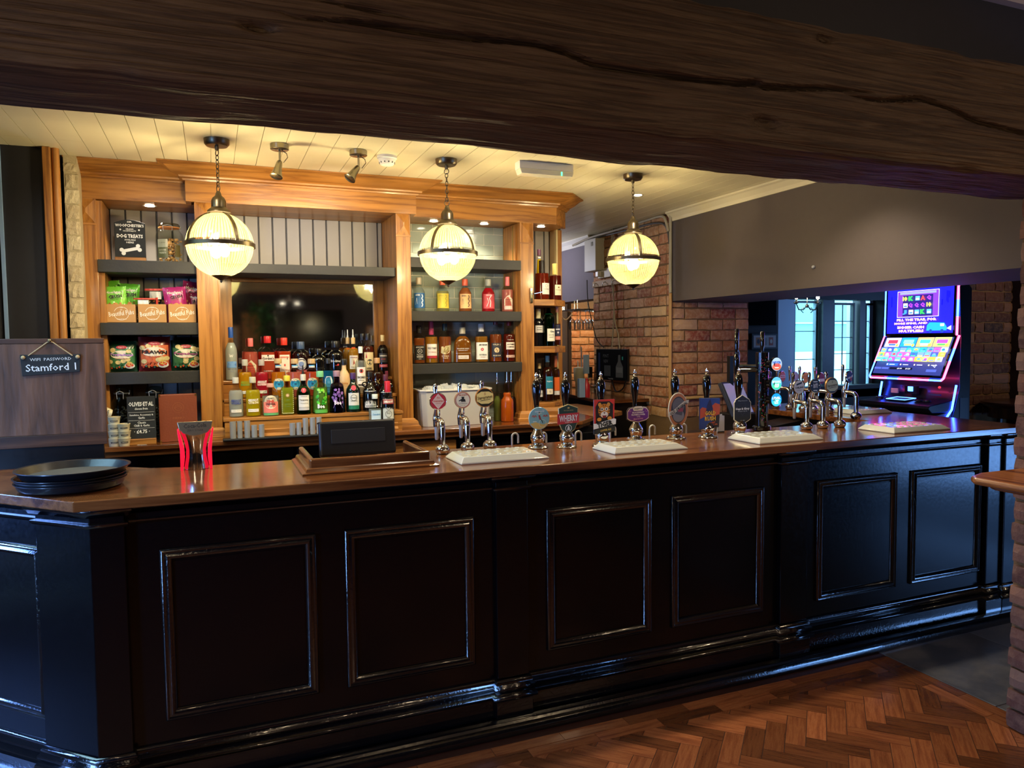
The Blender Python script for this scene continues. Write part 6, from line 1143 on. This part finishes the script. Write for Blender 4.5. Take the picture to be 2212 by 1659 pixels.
easel(249, 316, 475, 559, 4.97, SL[0], 'round topped chalk sign about dog treats with a bone drawing', 'treats_sign', [('t', 'SIR', 0, .945, .04, .16, WC, 0, .02), ('t', "WOOFCHESTER'S", 0, .86, .07, .92, WC, 0, .03), ('t', 'GRAND', 0, .775, .035, .26, WC, 0, .02), ('t', 'HOSPITALITY', 0, .73, .035, .42, WC, 0, .02), ('c', -.3, .76, .03, .03, WC), ('c', .3, .76, .03, .03, WC), ('t', 'DOG TREATS', 0, .61, .09, .84, WC, 0, .04), ('t', 'AVAILABLE', 0, .52, .035, .36, WC, 0, .02), ('t', 'HERE', 0, .46, .04, .24, WC, 0, .02), ('l', [(-.24, .25), (.26, .33)], .11, WC), ('c', -.28, .28, .07, .07, WC), ('c', -.22, .20, .07, .07, WC), ('c', .25, .38, .07, .07, WC), ('c', .30, .29, .07, .07, WC)])
def kilner(cx, top, w, y, z0, lab, fillm, dark=False, grp=None, ops=()):
    a = U(cx, top, y=y); H = a.z-z0; R = abs(U(cx+w/2, top, y=y).x-a.x)
    t = thing('glass_jar', lab, 'jar', (a.x, y, z0+.0005), -.1, grp)
    pf = [(0, .93), (.02, 1), (.66, 1), (.74, .93), (.80, .78), (.84, .72), (.88, .72)]
    G().lathe([(r*R, q*H) for q, r in pf], 28, ex=2.6).obj('glass', glass('ccd4cc' if dark else 'eef2ee', .16), t, smooth=True)
    G().lathe([(.72*R, .89*H), (.80*R, .90*H), (.80*R, .93*H), (.76*R, .95*H), (.70*R, .985*H), (.2*R, H)], 28).obj('lid', glass('d8dcd4', .3), t, smooth=True)
    G().lathe([(.74*R, .872*H), (.78*R, .874*H), (.78*R, .892*H), (.74*R, .894*H)], 28).obj('seal', P('d88a4a' if not dark else '3a3a38', .5), t)
    G().tube([(.78*R, -.3*R, .86*H), (.84*R, 0, .93*H), (.78*R, .3*R, .86*H)], .0018, 6).obj('wire_clasp', STL, t); G().tube([(-.3*R, -.74*R, .78*H), (-.34*R, -.86*R, .90*H), (.0, -.84*R, .93*H), (.34*R, -.86*R, .90*H), (.3*R, -.74*R, .78*H)], .0018, 6).obj('wire_clasp', STL, t)
    if fillm:
        g = G(); r_ = random.Random(3)
        for k in range(120):
            a_ = r_.uniform(0, 2*pi); rr = R*.82*sqrt(r_.random()); q = G().sphere((0, 0, 0), .009, 7, 5, .6); q.xf(Matrix.Translation((rr*cos(a_), rr*sin(a_), r_.uniform(.05, .62)*H)) @ Matrix.Rotation(r_.uniform(0, 3), 4, 'X')); g.add(q.v, q.f)
        g.obj('biscuits' if not dark else 'olives', fillm, t, kind='stuff')
    def surf(x, z): return (R*1.003*sin(x/R), -R*1.003*cos(x/R), z)
    if ops: art(t, scale_ops(ops, R, H), surf)
kilner(365, 483, 60, 4.99, SL[0], 'clip top glass jar of dog biscuits with olive labels on the top left shelf', varied('bisc', ['b98a54', 'a87844', 'c89a64'], 50, .7, .5), ops=[('r', -.42, .46, .85, .22, 'b8b49a'), ('r', -.42, .24, .85, .26, '6a6a44'), ('t', 'HOUSE', -.42, .30, .045, .6, 'e0dcc0', 0, .02), ('t', 'TREATS', -.42, .23, .045, .6, 'e0dcc0', 0, .02), ('t', 'Le Jardin', -.42, .48, .03, .5, '4a4a3a'), ('r', .75, .28, .45, .3, '6a5a34')])
# worktop: olives sign, jars, book box, ramekins
easel(277, 338, 856, 948, 4.70, WZ, 'black chalk sign listing olives and a price, between the bowls and the brown box', 'olives_sign', [('t', 'OLIVES·ET·AL', 0, .84, .09, .88, WC, 0, .03), ('t', 'choose from', 0, .745, .05, .46, WC, 0, .02), ('l', [(-.46, .67), (.46, .67)], .008, WC), ('t', 'Sunshine, Rosemary &', 0, .61, .045, .84, WC, 0, .02), ('t', 'Garlic', 0, .555, .045, .24, WC, 0, .02), ('l', [(-.46, .50), (.46, .50)], .008, WC), ('t', 'Classic', 0, .455, .045, .3, WC, 0, .02), ('t', 'Chilli & Garlic', 0, .395, .045, .56, WC, 0, .02), ('l', [(-.46, .34), (.46, .34)], .008, WC), ('t', '· £4.75 ·', 0, .27, .08, .56, WC, 0, .03)], arch=.001, base=.03)
kilner(262, 836, 44, 4.93, WZ, 'tall dark jar of olives behind the olives sign, left one', P('1a1410', .5), True, 'dark olive jars')
kilner(332, 834, 46, 4.95, WZ, 'tall dark jar of olives behind the brown box, right one', P('1a1410', .5), True, 'dark olive jars')
x0, x1 = X(342, 4.74, 900), X(428, 4.74, 900); mh = Z(385, 852, 4.74)-WZ
mb = thing('menu_box', 'upright brown leather box with brass corners beside the olives sign', 'box', ((x0+x1)/2, 4.74, WZ+.0005), .06); w = (x1-x0)*.96
G().box(-w/2, w/2, 0, .06, 0, mh).obj('cover', P('7a3a22', .5, 0, 0, 0, .2, 80), mb, bevel=.003)
for sx in (-1, 1):
    for zz in (0, mh-.012): G().box(sx*w/2-(.010 if sx > 0 else 0), sx*w/2+(0 if sx > 0 else .010), -.0015, .002, zz, zz+.012).obj('corner', P('c8a860', .3, 1), mb)
art(mb, [('o', .0, mh*.72, .030, .001, '9a5c38'), ('o', .0, mh*.72, .018, .001, '9a5c38'), ('t', 'MENU', 0, mh*.5, .010, .06, '9a5c38'), ('l', [(-.02, mh*.7), (0, mh*.76), (.02, mh*.7)], .0012, '9a5c38')], y0=-.0005, step=.0002)
RW = P('d8cfae', .3, 0, .3); names = ['lowest', 'second', 'third', 'fourth', 'topmost']
for ci, (px, n_, yy_) in enumerate(((247, 4, 4.69), (268.5, 3, 4.68))):
    a = U(px, 950, y=yy_)
    for k in range(n_+(1 if ci == 0 else 0)):
        tilt = ci == 0 and k == 4
        t = thing('ramekin', 'small cream bowl with black label, %s of the %s stack beside the oak board' % (names[k], ('left', 'right')[ci]), 'bowl', (a.x+.002*(k % 2)-(.012 if tilt else 0), yy_, WZ+.0005+k*.0405), 0, 'cream olive bowls')
        if tilt: t.rotation_euler = (.25, -1.2, 0); t.location.z += .02
        G().lathe([(.026, 0), (.027, .003), (.033, .040), (.0345, .042), (.0345, .046), (.031, .046), (.026, .006), (.0, .005)], 28).obj('bowl', RW, t, smooth=True)
        art(t, [('r', .004, .022, .038, .009, '1c1c1c'), ('t', 'OLIVES ET AL', .004, .022, .004, .032, 'e8e0cc', 0, .03)], lambda x, z: (.0303*sin(x/.0303)*(1+(z-.022)*5), -.0308*cos(x/.0303)*(1+(z-.022)*5), z))
ky = thing('keys', 'small bunch of keys lying on the worktop before the olives sign', 'keys', (X(300, 4.66, 950), 4.655, WZ+.001)); G().tube([(.01*cos(a), .01*sin(a), .002) for a in [i*pi/5 for i in range(11)]], .001, 6, False).obj('ring', STL, ky); G().box(.01, .04, -.004, .004, 0, .002).box(.01, .035, .006, .012, 0, .002).obj('key', STL, ky)
# ================================================================ brick pillar fittings
t = thing('wall_box', 'off white metal control box high on the left face of the brick pillar', 'box', (3.5, 6.42, 2.44)); G().box(-.05, .05, -.10, .13, -.15, .16).obj('cover', P('cfccbf', .5), t, bevel=.004); G().box(-.052, -.05, -.05, -.01, .09, .13).obj('window', P('22252a', .2), t)
t = thing('wall_socket', 'white double socket on the brick pillar above the hook rail', 'socket', (3.53, 6.30, 2.26)); G().box(-.012, .02, -.02, .10, -.045, .045).box(-.012, .02, -.145, -.025, -.045, .045).obj('plate', P('d8cfae', .5), t, bevel=.003); G().box(-.05, -.012, .03, .08, -.03, .02).obj('plug', WHT, t, bevel=.004)
t = thing('hook_rail', 'narrow wooden hook rail on the brick pillar under the socket', 'hook rail', (3.53, 6.2, 2.165)); G().box(-.008, .02, -.3, .32, -.03, .03).obj('rail', P('b39468', .6), t, bevel=.003)
for yy_ in (-.12, .06, .24): G().tube([(-.008, yy_, .01), (-.035, yy_, .0), (-.04, yy_, -.02), (-.025, yy_, -.035), (-.015, yy_, -.025)], .004, 8).obj('hook', STL, t, smooth=True)
ms = thing('small_screen', 'small black framed screen with bottle picture mounted on the brick pillar', 'screen', (3.49, 6.06, 1.385), -pi/2+.12)
G().box(-.255, .235, -.012, .012, -.15, .145).obj('frame', P('0c0d10', .3), ms, bevel=.004); G().box(-.235, .215, -.014, -.012, -.13, .125).obj('screen', P('101216', .6, 0, 0, 0, 0, 60, .05), ms); G().box(-.03, .03, .012, .06, -.04, .04).obj('bracket', BLKM, ms)
art(ms, [('p', [(.06, -.12), (.17, -.12), (.17, -.02), (.135, .03), (.13, .09), (.10, .09), (.095, .03), (.06, -.02)], '50565e'), ('r', .115, -.05, .09, .05, '6a7078'), ('r', -.07, -.06, .10, .10, '3c424a'), ('r', -.2, .0, .03, .22, '1c2c5a'), ('t', 'PINT', -.09, .08, .03, .09, '5a6068'), ('t', 'NEW', -.09, .03, .03, .07, '5a6068'), ('r', .165, .06, .02, .03, '2a8a80'), ('t', 'TASTE', -.02, -.135, .012, .08, 'b8bcc0')], y0=-.0143, step=.0003)
def cable(name, lab, pts, r, mat): 
    # smooth the run with a Catmull-Rom pass
    P_ = [Vector(p) for p in pts]; out = []
    for i in range(len(P_)-1):
        p0, p1, p2, p3 = P_[max(0, i-1)], P_[i], P_[i+1], P_[min(len(P_)-1, i+2)]
        for k in range(6):
            s = k/6; out.append(.5*((2*p1)+(p2-p0)*s+(2*p0-5*p1+4*p2-p3)*s*s+(3*p1-p0-3*p2+p3)*s**3))
    out.append(P_[-1]); return tag(G().tube(out, r, 8).obj(name, mat, smooth=True), lab, 'cable')
cw = P('a59b82', .6); q_ = lambda px, py, x=3.525: tuple(U(px, py, x=x))
cable('cable', 'pale cable running down the brick pillar to the small screen, left one', [q_(1319, 478), q_(1322, 530), q_(1321, 600), q_(1326, 650), q_(1325, 700), q_(1322, 751, 3.49)], .006, cw)
cable('cable', 'pale cable curving down the brick pillar to the small screen, right one', [q_(1324, 480), q_(1324, 560), q_(1325, 620), q_(1328, 690), (q_(1335, 720)), q_(1339, 754, 3.49)], .006, cw)
cable('cable', 'thin black cable hanging from the plug down to the small screen', [q_(1268, 605, 3.47), q_(1270, 650, 3.46), q_(1280, 700, 3.46), q_(1290, 735, 3.48), q_(1305, 751, 3.49)], .005, BLKM)
cable('cable', 'black loop of cable under the small screen', [q_(1322, 822, 3.49), q_(1330, 845, 3.48), q_(1345, 840, 3.48), q_(1353, 820, 3.49)], .007, BLKM)
cable('cable', 'bundle of cables arching along the ceiling over the brick pillar', [(3.50, 6.9, 2.60), (3.50, 6.5, 2.63), (3.51, 6.0, 2.635), (3.50, 5.5, 2.64), (3.50, 5.28, 2.64), (3.49, 5.2, 2.60), (3.5, 5.17, 2.5)], .011, cw)
cable('cable', 'second cable arching along the ceiling over the brick pillar', [(3.52, 6.6, 2.62), (3.52, 5.9, 2.61), (3.51, 5.4, 2.60), (3.51, 5.22, 2.55), (3.52, 5.18, 2.4)], .009, P('4a443c', .6))
tag(G().tube([(3.525, 5.175, 2.64), (3.525, 5.175, 2.0)], .013, 10).obj('conduit', cw, smooth=True), 'pale vertical pipe at the upper corner of the brick pillar', 'pipe')
tag(G().tube([(3.525, 5.175, 1.995), (3.525, 5.175, 1.0)], .015, 10).obj('conduit', P('b0854a', .5), smooth=True), 'tan vertical pipe at the lower corner of the brick pillar', 'pipe')
tag(G().tube([(3.60, 5.17, 1.115), (4.3, 5.17, 1.125)], .012, 10).obj('conduit', P('c0a05c', .5), smooth=True), 'yellowish horizontal pipe low on the brick pillar', 'pipe')
# ================================================================ passage: hanging glasses, counter things
gr = thing('glass_rack', 'chrome wire rack holding upside down wine glasses beside the brick pillar', 'rack', (3.42, 6.95, 1.93))
for i in range(7): G().tube([(.0+.05*0, -.32+.1*i, 0), (.50, -.32+.1*i, 0)], .004, 8).obj('rail', CHR, gr, smooth=True)
G().tube([(0, -.36, .0), (0, .34, .0)], .005, 8).tube([(.50, -.36, 0), (.50, .34, 0)], .005, 8).obj('frame', CHR, gr, smooth=True)
for yy_ in (-.3, 0, .28): G().tube([(.0, yy_, 0), (.0, yy_, .10)], .004, 8).tube([(.12, yy_, 0), (.12, yy_, .10)], .004, 8).obj('hanger', CHR, gr)
GLS = glass('eaf2fa', .42)
places = ['nearest the corner shelves', 'second from the corner shelves', 'third along', 'fourth along', 'fifth along', 'beside the brick pillar']
g0 = None
for i, px in enumerate((1236, 1247, 1254, 1265, 1272, 1279)):
    a = U(px, 700, y=6.93+.10*(i % 2))
    if g0 is None:
        g0 = thing('wine_glass', '', 'wine glass', (0, 0, 0), 0, 'hanging wine glasses')
        G().lathe([(.032, 0), (.034, -.002), (.006, -.008), (.004, -.02), (.004, -.075), (.008, -.085), (.026, -.10), (.037, -.125), (.038, -.15), (.034, -.185), (.031, -.197)][::-1], 20).obj('glass', GLS, g0, smooth=True); cur = g0
    else: cur = dup(g0)
    cur.location = (a.x, a.y, 1.925); cur['label'] = 'upside down wine glass hanging from the wire rack, '+places[i]
tb = thing('tumbler', 'tall off white insulated tumbler with handle and straw on the passage counter', 'cup', (3.42, 6.62, 1.1005))
G().lathe([(.034, 0), (.037, .004), (.040, .10), (.052, .115), (.056, .23), (.054, .24), (.02, .246)], 28).obj('cup', P('c8c4ac', .45), tb, smooth=True); G().tube([(.05, -.02, .20), (.09, -.03, .19), (.092, -.03, .13), (.05, -.02, .115)], .009, 10).obj('handle', P('c8c4ac', .45), tb, smooth=True); G().tube([(-.01, 0, .24), (-.015, 0, .31)], .006, 8).obj('straw', WHT, tb)
for i, (x, y, lab) in enumerate(((3.36, 6.85, 'stemmed glass standing left of the tumbler'), (3.47, 6.4, 'stemmed glass standing right of the tumbler'), (3.40, 6.28, 'short glass standing right of the tumbler near the pillar'))):
    t = thing('drinking_glass', lab, 'glass', (x, y, 1.1005), 0, 'glasses on the passage counter'); G().lathe([(.03, 0), (.031, .003), (.006, .01), (.005, .06), (.03, .08), (.036, .11), (.032, .15)] if i < 2 else [(.028, 0), (.03, .004), (.034, .10)], 20).obj('glass', GLS, t, smooth=True)
t = thing('tissue_box', 'upright pink and blue packet on the passage counter beside the corner shelves', 'packet', (3.10, 5.9, 1.1005)); G().box(-.06, .0, -.02, .02, 0, .17).obj('front', P('8fb0e0', .5), t, bevel=.002); G().lathe([(.028, 0), (.03, .01), (.03, .11), (.012, .14), (.012, .17)], 18, (.03, .01, 0)).obj('bottle', P('b82838', .3), t, smooth=True)
t = thing('leaflet_holder', 'pale blue leaflet holder fixed beside the brick pillar', 'holder', (3.47, 6.56, 1.30)); G().box(-.03, .03, -.008, .008, -.02, .17).obj('card', P('a8c4e8', .4), t); G().box(-.045, -.035, .02, .03, -.05, .25).obj('rod', STL, t); G().box(.035, .06, -.02, .02, -.06, .05).obj('switch', BLKM, t)
cable('cable', 'pale curled cable beside the corner shelves', [(X(1203, 5.22, 674), 5.22, U(1203, 674, y=5.22).z), tuple(U(1209, 674, y=5.5)), tuple(U(1215, 686, y=5.6)), tuple(U(1224, 690, y=5.6)), tuple(U(1236, 677, y=5.6))], .005, P('c8a880', .5))
# ================================================================ game machine
gm = thing('game_machine', 'tall black game machine with two bright screens and neon blue and pink edges', 'game machine', (4.95, 3.9, 0), -pi/2)
GB = P('10131a', .3, 0, .2); NB = P((.02, .07, 1), .3, 0, 0, 13); NPk = P((1, .05, .25), .3, 0, 0, 8)
G().prism([(-.10, 1.60), (-.12, 1.96), (-.06, 1.995), (.0, 1.95), (.01, 0), (-.22, 0), (-.22, .9), (-.14, 1.12), (-.10, 1.25)], -.31, .31, 'x').obj('cabinet', GB, gm, bevel=.004)
s1 = G().box(-.29, .29, -.02, .0, .0, .37).obj('upper_screen', P('05060a', .2), gm, bevel=.006); s1.location = (0, -.115, 1.62); s1.rotation_euler = (-.02, 0, 0)
s2 = G().box(-.30, .30, -.02, .0, -.335, .0).obj('lower_screen', P('05060a', .2), gm, bevel=.006); s2.location = (0, -.105, 1.612); s2.rotation_euler = (-.46, 0, 0)
W_ = 'f0f0ff'; r_ = random.Random(5); a = [('r', 0, .185, .545, .335, '1414c8')]
a += [('r', r_.uniform(-.25, .25), r_.uniform(.22, .3), .012, r_.uniform(.03, .08), '0c0ca0') for _ in range(14)]
a += [('r', -.01, .235, .345, .195, 'b8b8e8'), ('r', -.01, .235, .338, .188, '5a2a9a'), ('r', -.01, .222, .25, .155, '1c1450'), ('r', -.01, .316, .30, .018, '6a70d8'), ('r', 0, .350, .5, .012, '101018')]
sym = [['10', 'K', '*', 'A', 'Q'], ['#', 'Q', 'Q', 'Q', '10'], ['J', '#', '*', 'K', '*']]; cc = {'10': 'e8f040', 'K': '28e040', 'A': 'f03838', 'Q': '8030e0', 'J': '3070f0'}
for i, row_ in enumerate(sym):
    for j, s_ in enumerate(row_):
        x, z = -.11+.05*j, .275-.05*i
        if s_ in cc: a.append(('t', s_, x, z, .034, .038, cc[s_], 0, .06))
        else: a += [('r', x, z, .036, .032, '4898f0' if s_ == '*' else 'e8e0a0'), ('r', x, z-.005, .028, .012, 'c8e0ff' if s_ == '*' else '3060c8')]
a += [('t', 'FILL THE TRAIL FOR', -.01, .118, .020, .33, 'ff9a70', 0, .05), ('t', 'MORE SPINS, AND', -.055, .090, .020, .28, 'ff9a70', 0, .05), ('t', 'BIGGER CASH', -.055, .062, .020, .225, 'ff9a70', 0, .05), ('t', 'MULTIPLIERS', -.05, .035, .020, .21, 'ff9a70', 0, .05), ('p', [(.075, .035), (.235, .035), (.235, .06), (.215, .09), (.10, .095), (.08, .075)], '1878e8'), ('r', .20, .075, .03, .018, 'b8d8f8'), ('c', .11, .032, .013, .013, '103070'), ('c', .20, .032, .013, .013, '103070'), ('p', [(.235, .05), (.27, .035), (.27, .07)], 'a8a8f0')]
art(s1, a, y0=-.0205, step=.0003, glow=2.2, stuff=True)
a = [('r', 0, -.165, .565, .30, '20285c')]
for j, c in enumerate(('d8c8e8', '2080f0', 'f0b060', 'c8e060')):
    x = -.205+.137*j; a += [('r', x, -.055, .13, .075, c), ('r', x, -.05, .085, .03, ['b03048', '70d0ff', '3898e8', '8a40d0'][j]), ('r', x, -.075, .06, .014, ['3058c0', 'f0e060', 'f0f0f0', '40c850'][j]), ('c', x+.045, -.08, .012, .012, 'f0a040')]
pal = ['2868e0', '3a48c8', 'f0b040', '48c860', '28b8e0', '6080e8', 'a040e0', '50b0e0', 'e83838', '3888d8', 'e0e060', '58d0a0', 'c85098', 'f0f0f0']
for i in range(3):
    for j in range(10):
        x, z = -.255+.0565*j, -.120-.042*i; c = r_.choice(pal); a += [('r', x, z, .053, .038, c), ('c', x+r_.uniform(-.008, .008), z, .014, .010, r_.choice(pal)), ('r', x, z-.010, .036, .007, r_.choice(pal))]
a += [('r', -.11, -.252, .10, .02, '2050e0')]+[('r', -.11+.115*k, -.252, .045, .005, 'c8d0f8') for k in range(4)]+[('c', -.15+.115*k, -.252, .006, .006, 'f0d8a0') for k in range(4)]
a += [('r', -.22, -.285, .06, .016, '3a4890'), ('r', -.155, -.285, .06, .016, '3a4890'), ('r', -.02, -.285, .19, .018, '0a0c20'), ('t', '£0.00', -.03, -.285, .010, .04, 'f0f0ff'), ('t', '£0.20', .04, -.285, .010, .04, 'f0f0ff'), ('r', .23, -.295, .08, .02, '3a4890'), ('l', [(.22, -.25), (.25, -.27), (.25, -.245)], .003, 'b8c0e8')]
art(s2, a, y0=-.0205, step=.0003, glow=1.8, stuff=True)
def neon(par, pts, mats):
    for i, (p0, p1) in enumerate(zip(pts, pts[1:])): G().tube([p0, p1], .007, 8).obj('neon_edge', mats[i % len(mats)], par, smooth=True)
neon(s1, [(-.298, -.012, .0), (-.298, -.012, .20), (-.298, -.012, .365), (-.285, -.012, .378), (0, -.012, .378), (.12, -.012, .378), (.285, -.012, .378), (.298, -.012, .36), (.298, -.012, .25), (.298, -.012, .13), (.298, -.012, .0)], [NB, NB, NB, NB, NB, NPk, NPk, NPk, NB, NPk])
neon(s2, [(-.308, -.012, .0), (-.308, -.012, -.12), (-.308, -.012, -.22), (-.308, -.012, -.335), (-.295, -.012, -.348), (-.15, -.012, -.348), (-.05, -.012, -.348), (.1, -.012, -.348), (.2, -.012, -.348), (.295, -.012, -.348), (.308, -.012, -.33), (.308, -.012, -.2), (.308, -.012, -.1), (.308, -.012, 0)], [NPk, NPk, NB, NB, NPk, NB, NPk, NPk, NB, NPk, NPk, NB, NPk])
neon(gm, [(.305, -.13, 1.27), (.305, -.17, 1.10), (.305, -.225, 1.04), (.305, -.16, .88)], [NB]); neon(gm, [(-.305, -.14, 1.27), (-.305, -.17, 1.12)], [NB])
G().prism([(-.40, 1.115), (-.38, 1.135), (-.13, 1.165), (-.13, 1.08), (-.36, 1.08)], -.30, .30, 'x').obj('button_deck', P('20242c', .3, .3), gm, bevel=.006)
G().prism([(-.34, 1.06), (-.16, 1.09), (-.16, 1.02), (-.30, 1.0)], .10, .30, 'x').obj('deck_bracket', P('3a4656', .4), gm, bevel=.004)
for x in (-.21, -.13, .12, .19): G().lathe([(.026, 0), (.026, .010), (.02, .014)], 18, (x, -.27, 1.152)).obj('button', P('30343c', .3, .5), gm, smooth=True)
G().box(-.10, .06, -.32, -.22, 1.150, 1.158).obj('play_button', P('1a2a50', .2), gm, bevel=.004); G().tube([(-.10, -.33, 1.157), (.06, -.33, 1.157), (.06, -.22, 1.166), (-.10, -.22, 1.166), (-.10, -.33, 1.157)], .003, 6).obj('neon_edge', P((.1, .3, 1), .3, 0, 0, 2), gm)
G().box(-.08, .02, -.165, -.14, 1.19, 1.25).obj('card_slot', P('0a0c12', .3), gm); G().box(-.05, -.01, -.17, -.165, 1.21, 1.245).obj('slot_light', P((.05, .2, 1), .3, 0, 0, 5), gm)
G().box(-.20, -.14, -.165, -.155, 1.19, 1.225).obj('plate', P('c8c0b0', .4), gm); G().box(.12, .21, -.165, -.155, 1.19, 1.20).obj('note_slot', P('3a4a6a', .3), gm); G().sphere((.20, -.16, 1.25), .010, 10, 6).obj('button', P('d83838', .4, 0, 0, .5), gm)
G().box(.312, .314, -.10, -.02, 1.0, 1.18).obj('side_plate', P('1c2a38', .4), gm)
t = thing('wall_switch', 'small pale switch plate on the brick wall just right of the game machine screens', 'switch', (5.70, 4.19, 1.56)); G().box(-.07, -.005, -.006, .006, -.05, .06).obj('plate', P('8a93b8', .5), t, bevel=.002)
rt = thing('round_table', 'dark round high table by the shadowy brick wall', 'table', (6.03, 3.86, 0)); DW = P('2e1a14', .3, 0, .3)
G().lathe([(.30, 1.045), (.33, 1.05), (.345, 1.07), (.34, 1.085), (.31, 1.09)], 48).obj('table_top', DW, rt, smooth=True); G().lathe([(.29, .96), (.295, 1.045)], 40).obj('apron', DW, rt, smooth=True)
for k in range(4): a_ = k*pi/2+.6; G().tube([(.2*cos(a_), .2*sin(a_), .97), (.27*cos(a_), .27*sin(a_), 0)], .022, 8).obj('leg', P('1c2434', .4), rt, smooth=True)
# far wall: dark screen, picture, chandelier
t = thing('wall_screen', 'black wall screen high beside the brick pillar in the far room', 'television', (6.30, 7.34, 1.95)); G().box(-.32, .26, -.02, .03, -.17, .17).obj('screen', P('050609', .15), t, bevel=.005); G().box(-.05, .05, .03, .06, -.05, .05).obj('bracket', BLKM, t)
t = thing('framed_picture', 'small framed picture of three emblems on the far dark wall', 'picture', (6.40, 7.37, 1.58)); G().box(-.19, .21, -.012, .02, -.10, .10).obj('frame', P('1a1a1e', .4), t, bevel=.003); G().box(-.165, .185, -.014, -.012, -.075, .075).obj('mount', P('cfcbcb', .6), t)
art(t, [('r', -.09, 0, .07, .10, 'c8803a'), ('c', -.09, 0, .024, .03, '2a2a3a'), ('r', .01, .0, .07, .09, '9a9a9c'), ('r', .11, 0, .06, .10, 'b8502c'), ('c', .11, 0, .02, .026, 'e8e0d0')], y0=-.0145)
ch = thing('wall_lamp', 'curled metal candle lamp with two lit bulbs before the far window', 'lamp', (5.78, 6.0, 2.0))
for s_ in (-1, 1):
    G().tube([(0, 0, -.04), (s_*.05, 0, -.09), (s_*.11, 0, -.09), (s_*.145, 0, -.03)], .006, 8).obj('arm', STL, ch, smooth=True); G().tube([(s_*.05, 0, -.12), (s_*.08, 0, -.10), (s_*.06, 0, -.07), (s_*.03, 0, -.08)], .005, 8).obj('scroll', STL, ch, smooth=True)
    G().lathe([(.008, -.03), (.028, -.02), (.03, -.015), (.010, -.012), (.010, .02)], 16, (s_*.145, 0, 0)).obj('candle_cup', STL, ch, smooth=True); G().sphere((s_*.145, 0, .042), .018, 12, 8, 1.3).obj('bulb', P('ffe9c4', .3, 0, 0, 30), ch, smooth=True)
G().tube([(0, 0, -.05), (0, 0, .42)], .005, 8).obj('rod', STL, ch); G().sphere((0, 0, -.05), .02, 12, 8).obj('boss', STL, ch, smooth=True)
# ================================================================ lounge seen in the mirror
ly = 2*(BKY-.02)+3.2; m_ = lambda px, py: U(px, py, y=ly)
a, b = m_(593, 668), m_(742, 748)
t = thing('wall_television', 'large black television on the lounge wall, seen in the mirror', 'television', ((a.x+b.x)/2, -3.15, (a.z+b.z)/2), pi); hw2, hh = (b.x-a.x)/2, (a.z-b.z)/2
G().box(-hw2, hw2, -.03, .04, -hh, hh).obj('screen', P('030305', .1), t, bevel=.01); G().box(-hw2*1.03, hw2*1.03, .035, .045, -hh*1.1, hh*1.1).obj('surround', P('3a2030', .6), t)
a, b = m_(522, 676), m_(575, 1150)
t = thing('lounge_door', 'pale oak panelled door across the lounge, seen in the mirror', 'door', ((a.x+b.x)/2, -3.16, 0), pi); w = b.x-a.x
G().box(-w/2, w/2, -.03, .03, 0, a.z).obj('leaf', OAKZ, t); G().box(-w*.35, w*.35, -.04, -.03, a.z*.55, a.z*.9).obj('panel', OAKZ, t, bevel=.01); G().box(-w*.35, w*.35, -.04, -.03, .2, a.z*.48).obj('panel', OAKZ, t, bevel=.01)
a = m_(560, 655); vp = thing('hanging_plant', 'trailing green plant hanging in the lounge, seen in the mirror', 'plant', (a.x, -2.8, a.z)); g = G(); r_ = random.Random(8)
for k in range(420):
    z = -r_.random()**1.2*.9; x = r_.gauss(0, .12+.05*z); y = r_.gauss(0, .08); s_ = r_.uniform(.02, .035); q = G(); q.add([(0, 0, 0), (s_, 0, s_*.8), (0, .004, s_*2.4), (-s_, 0, s_*.8)], [(0, 1, 2, 3)]); q.xf(Matrix.Translation((x, y, z)) @ Matrix.Rotation(r_.uniform(0, 6), 4, 'Z') @ Matrix.Rotation(r_.uniform(1.5, 4), 4, 'X')); g.add(q.v, q.f)
g.obj('foliage', P('2c6a34', .5), vp, kind='stuff'); G().lathe([(.06, -.08), (.09, 0)], 16).obj('pot', P('5a3a28', .6), vp)
for px in (480, 795):
    a, b = m_(px, 700), m_(px+32, 760); t = thing('framed_picture', 'framed picture on the lounge wall seen at the %s of the mirror' % ('left edge' if px < 600 else 'right edge'), 'picture', ((a.x+b.x)/2, -3.17, (a.z+b.z)/2), pi); G().box(-.16, .16, -.01, .02, -.22, .22).obj('frame', OAKZ, t); G().box(-.12, .12, -.014, -.01, -.18, .18).obj('print', P('b0aca4', .6), t)
a = U(626, 656, y=2*(BKY-.02)+1.6); t = thing('lounge_spotlights', 'pair of lit ceiling spotlights in the lounge, seen in the mirror', 'spotlight', (a.x, -1.6, a.z))
for s_ in (-1, 1): G().lathe([(.04, 0), (.03, .05)], 14, (s_*.11, 0, 0)).obj('shade', STL, t, smooth=True); G().lathe([(.034, -.002), (.03, 0)], 14, (s_*.11, 0, 0)).obj('lamp', P('fff0d0', .3, 0, 0, 8), t)
G().tube([(-.11, 0, .05), (.11, 0, .05)], .01, 8).obj('bar', STL, t); G().tube([(0, 0, .05), (0, 0, 2.86-a.z)], .006, 8).obj('rod', STL, t)
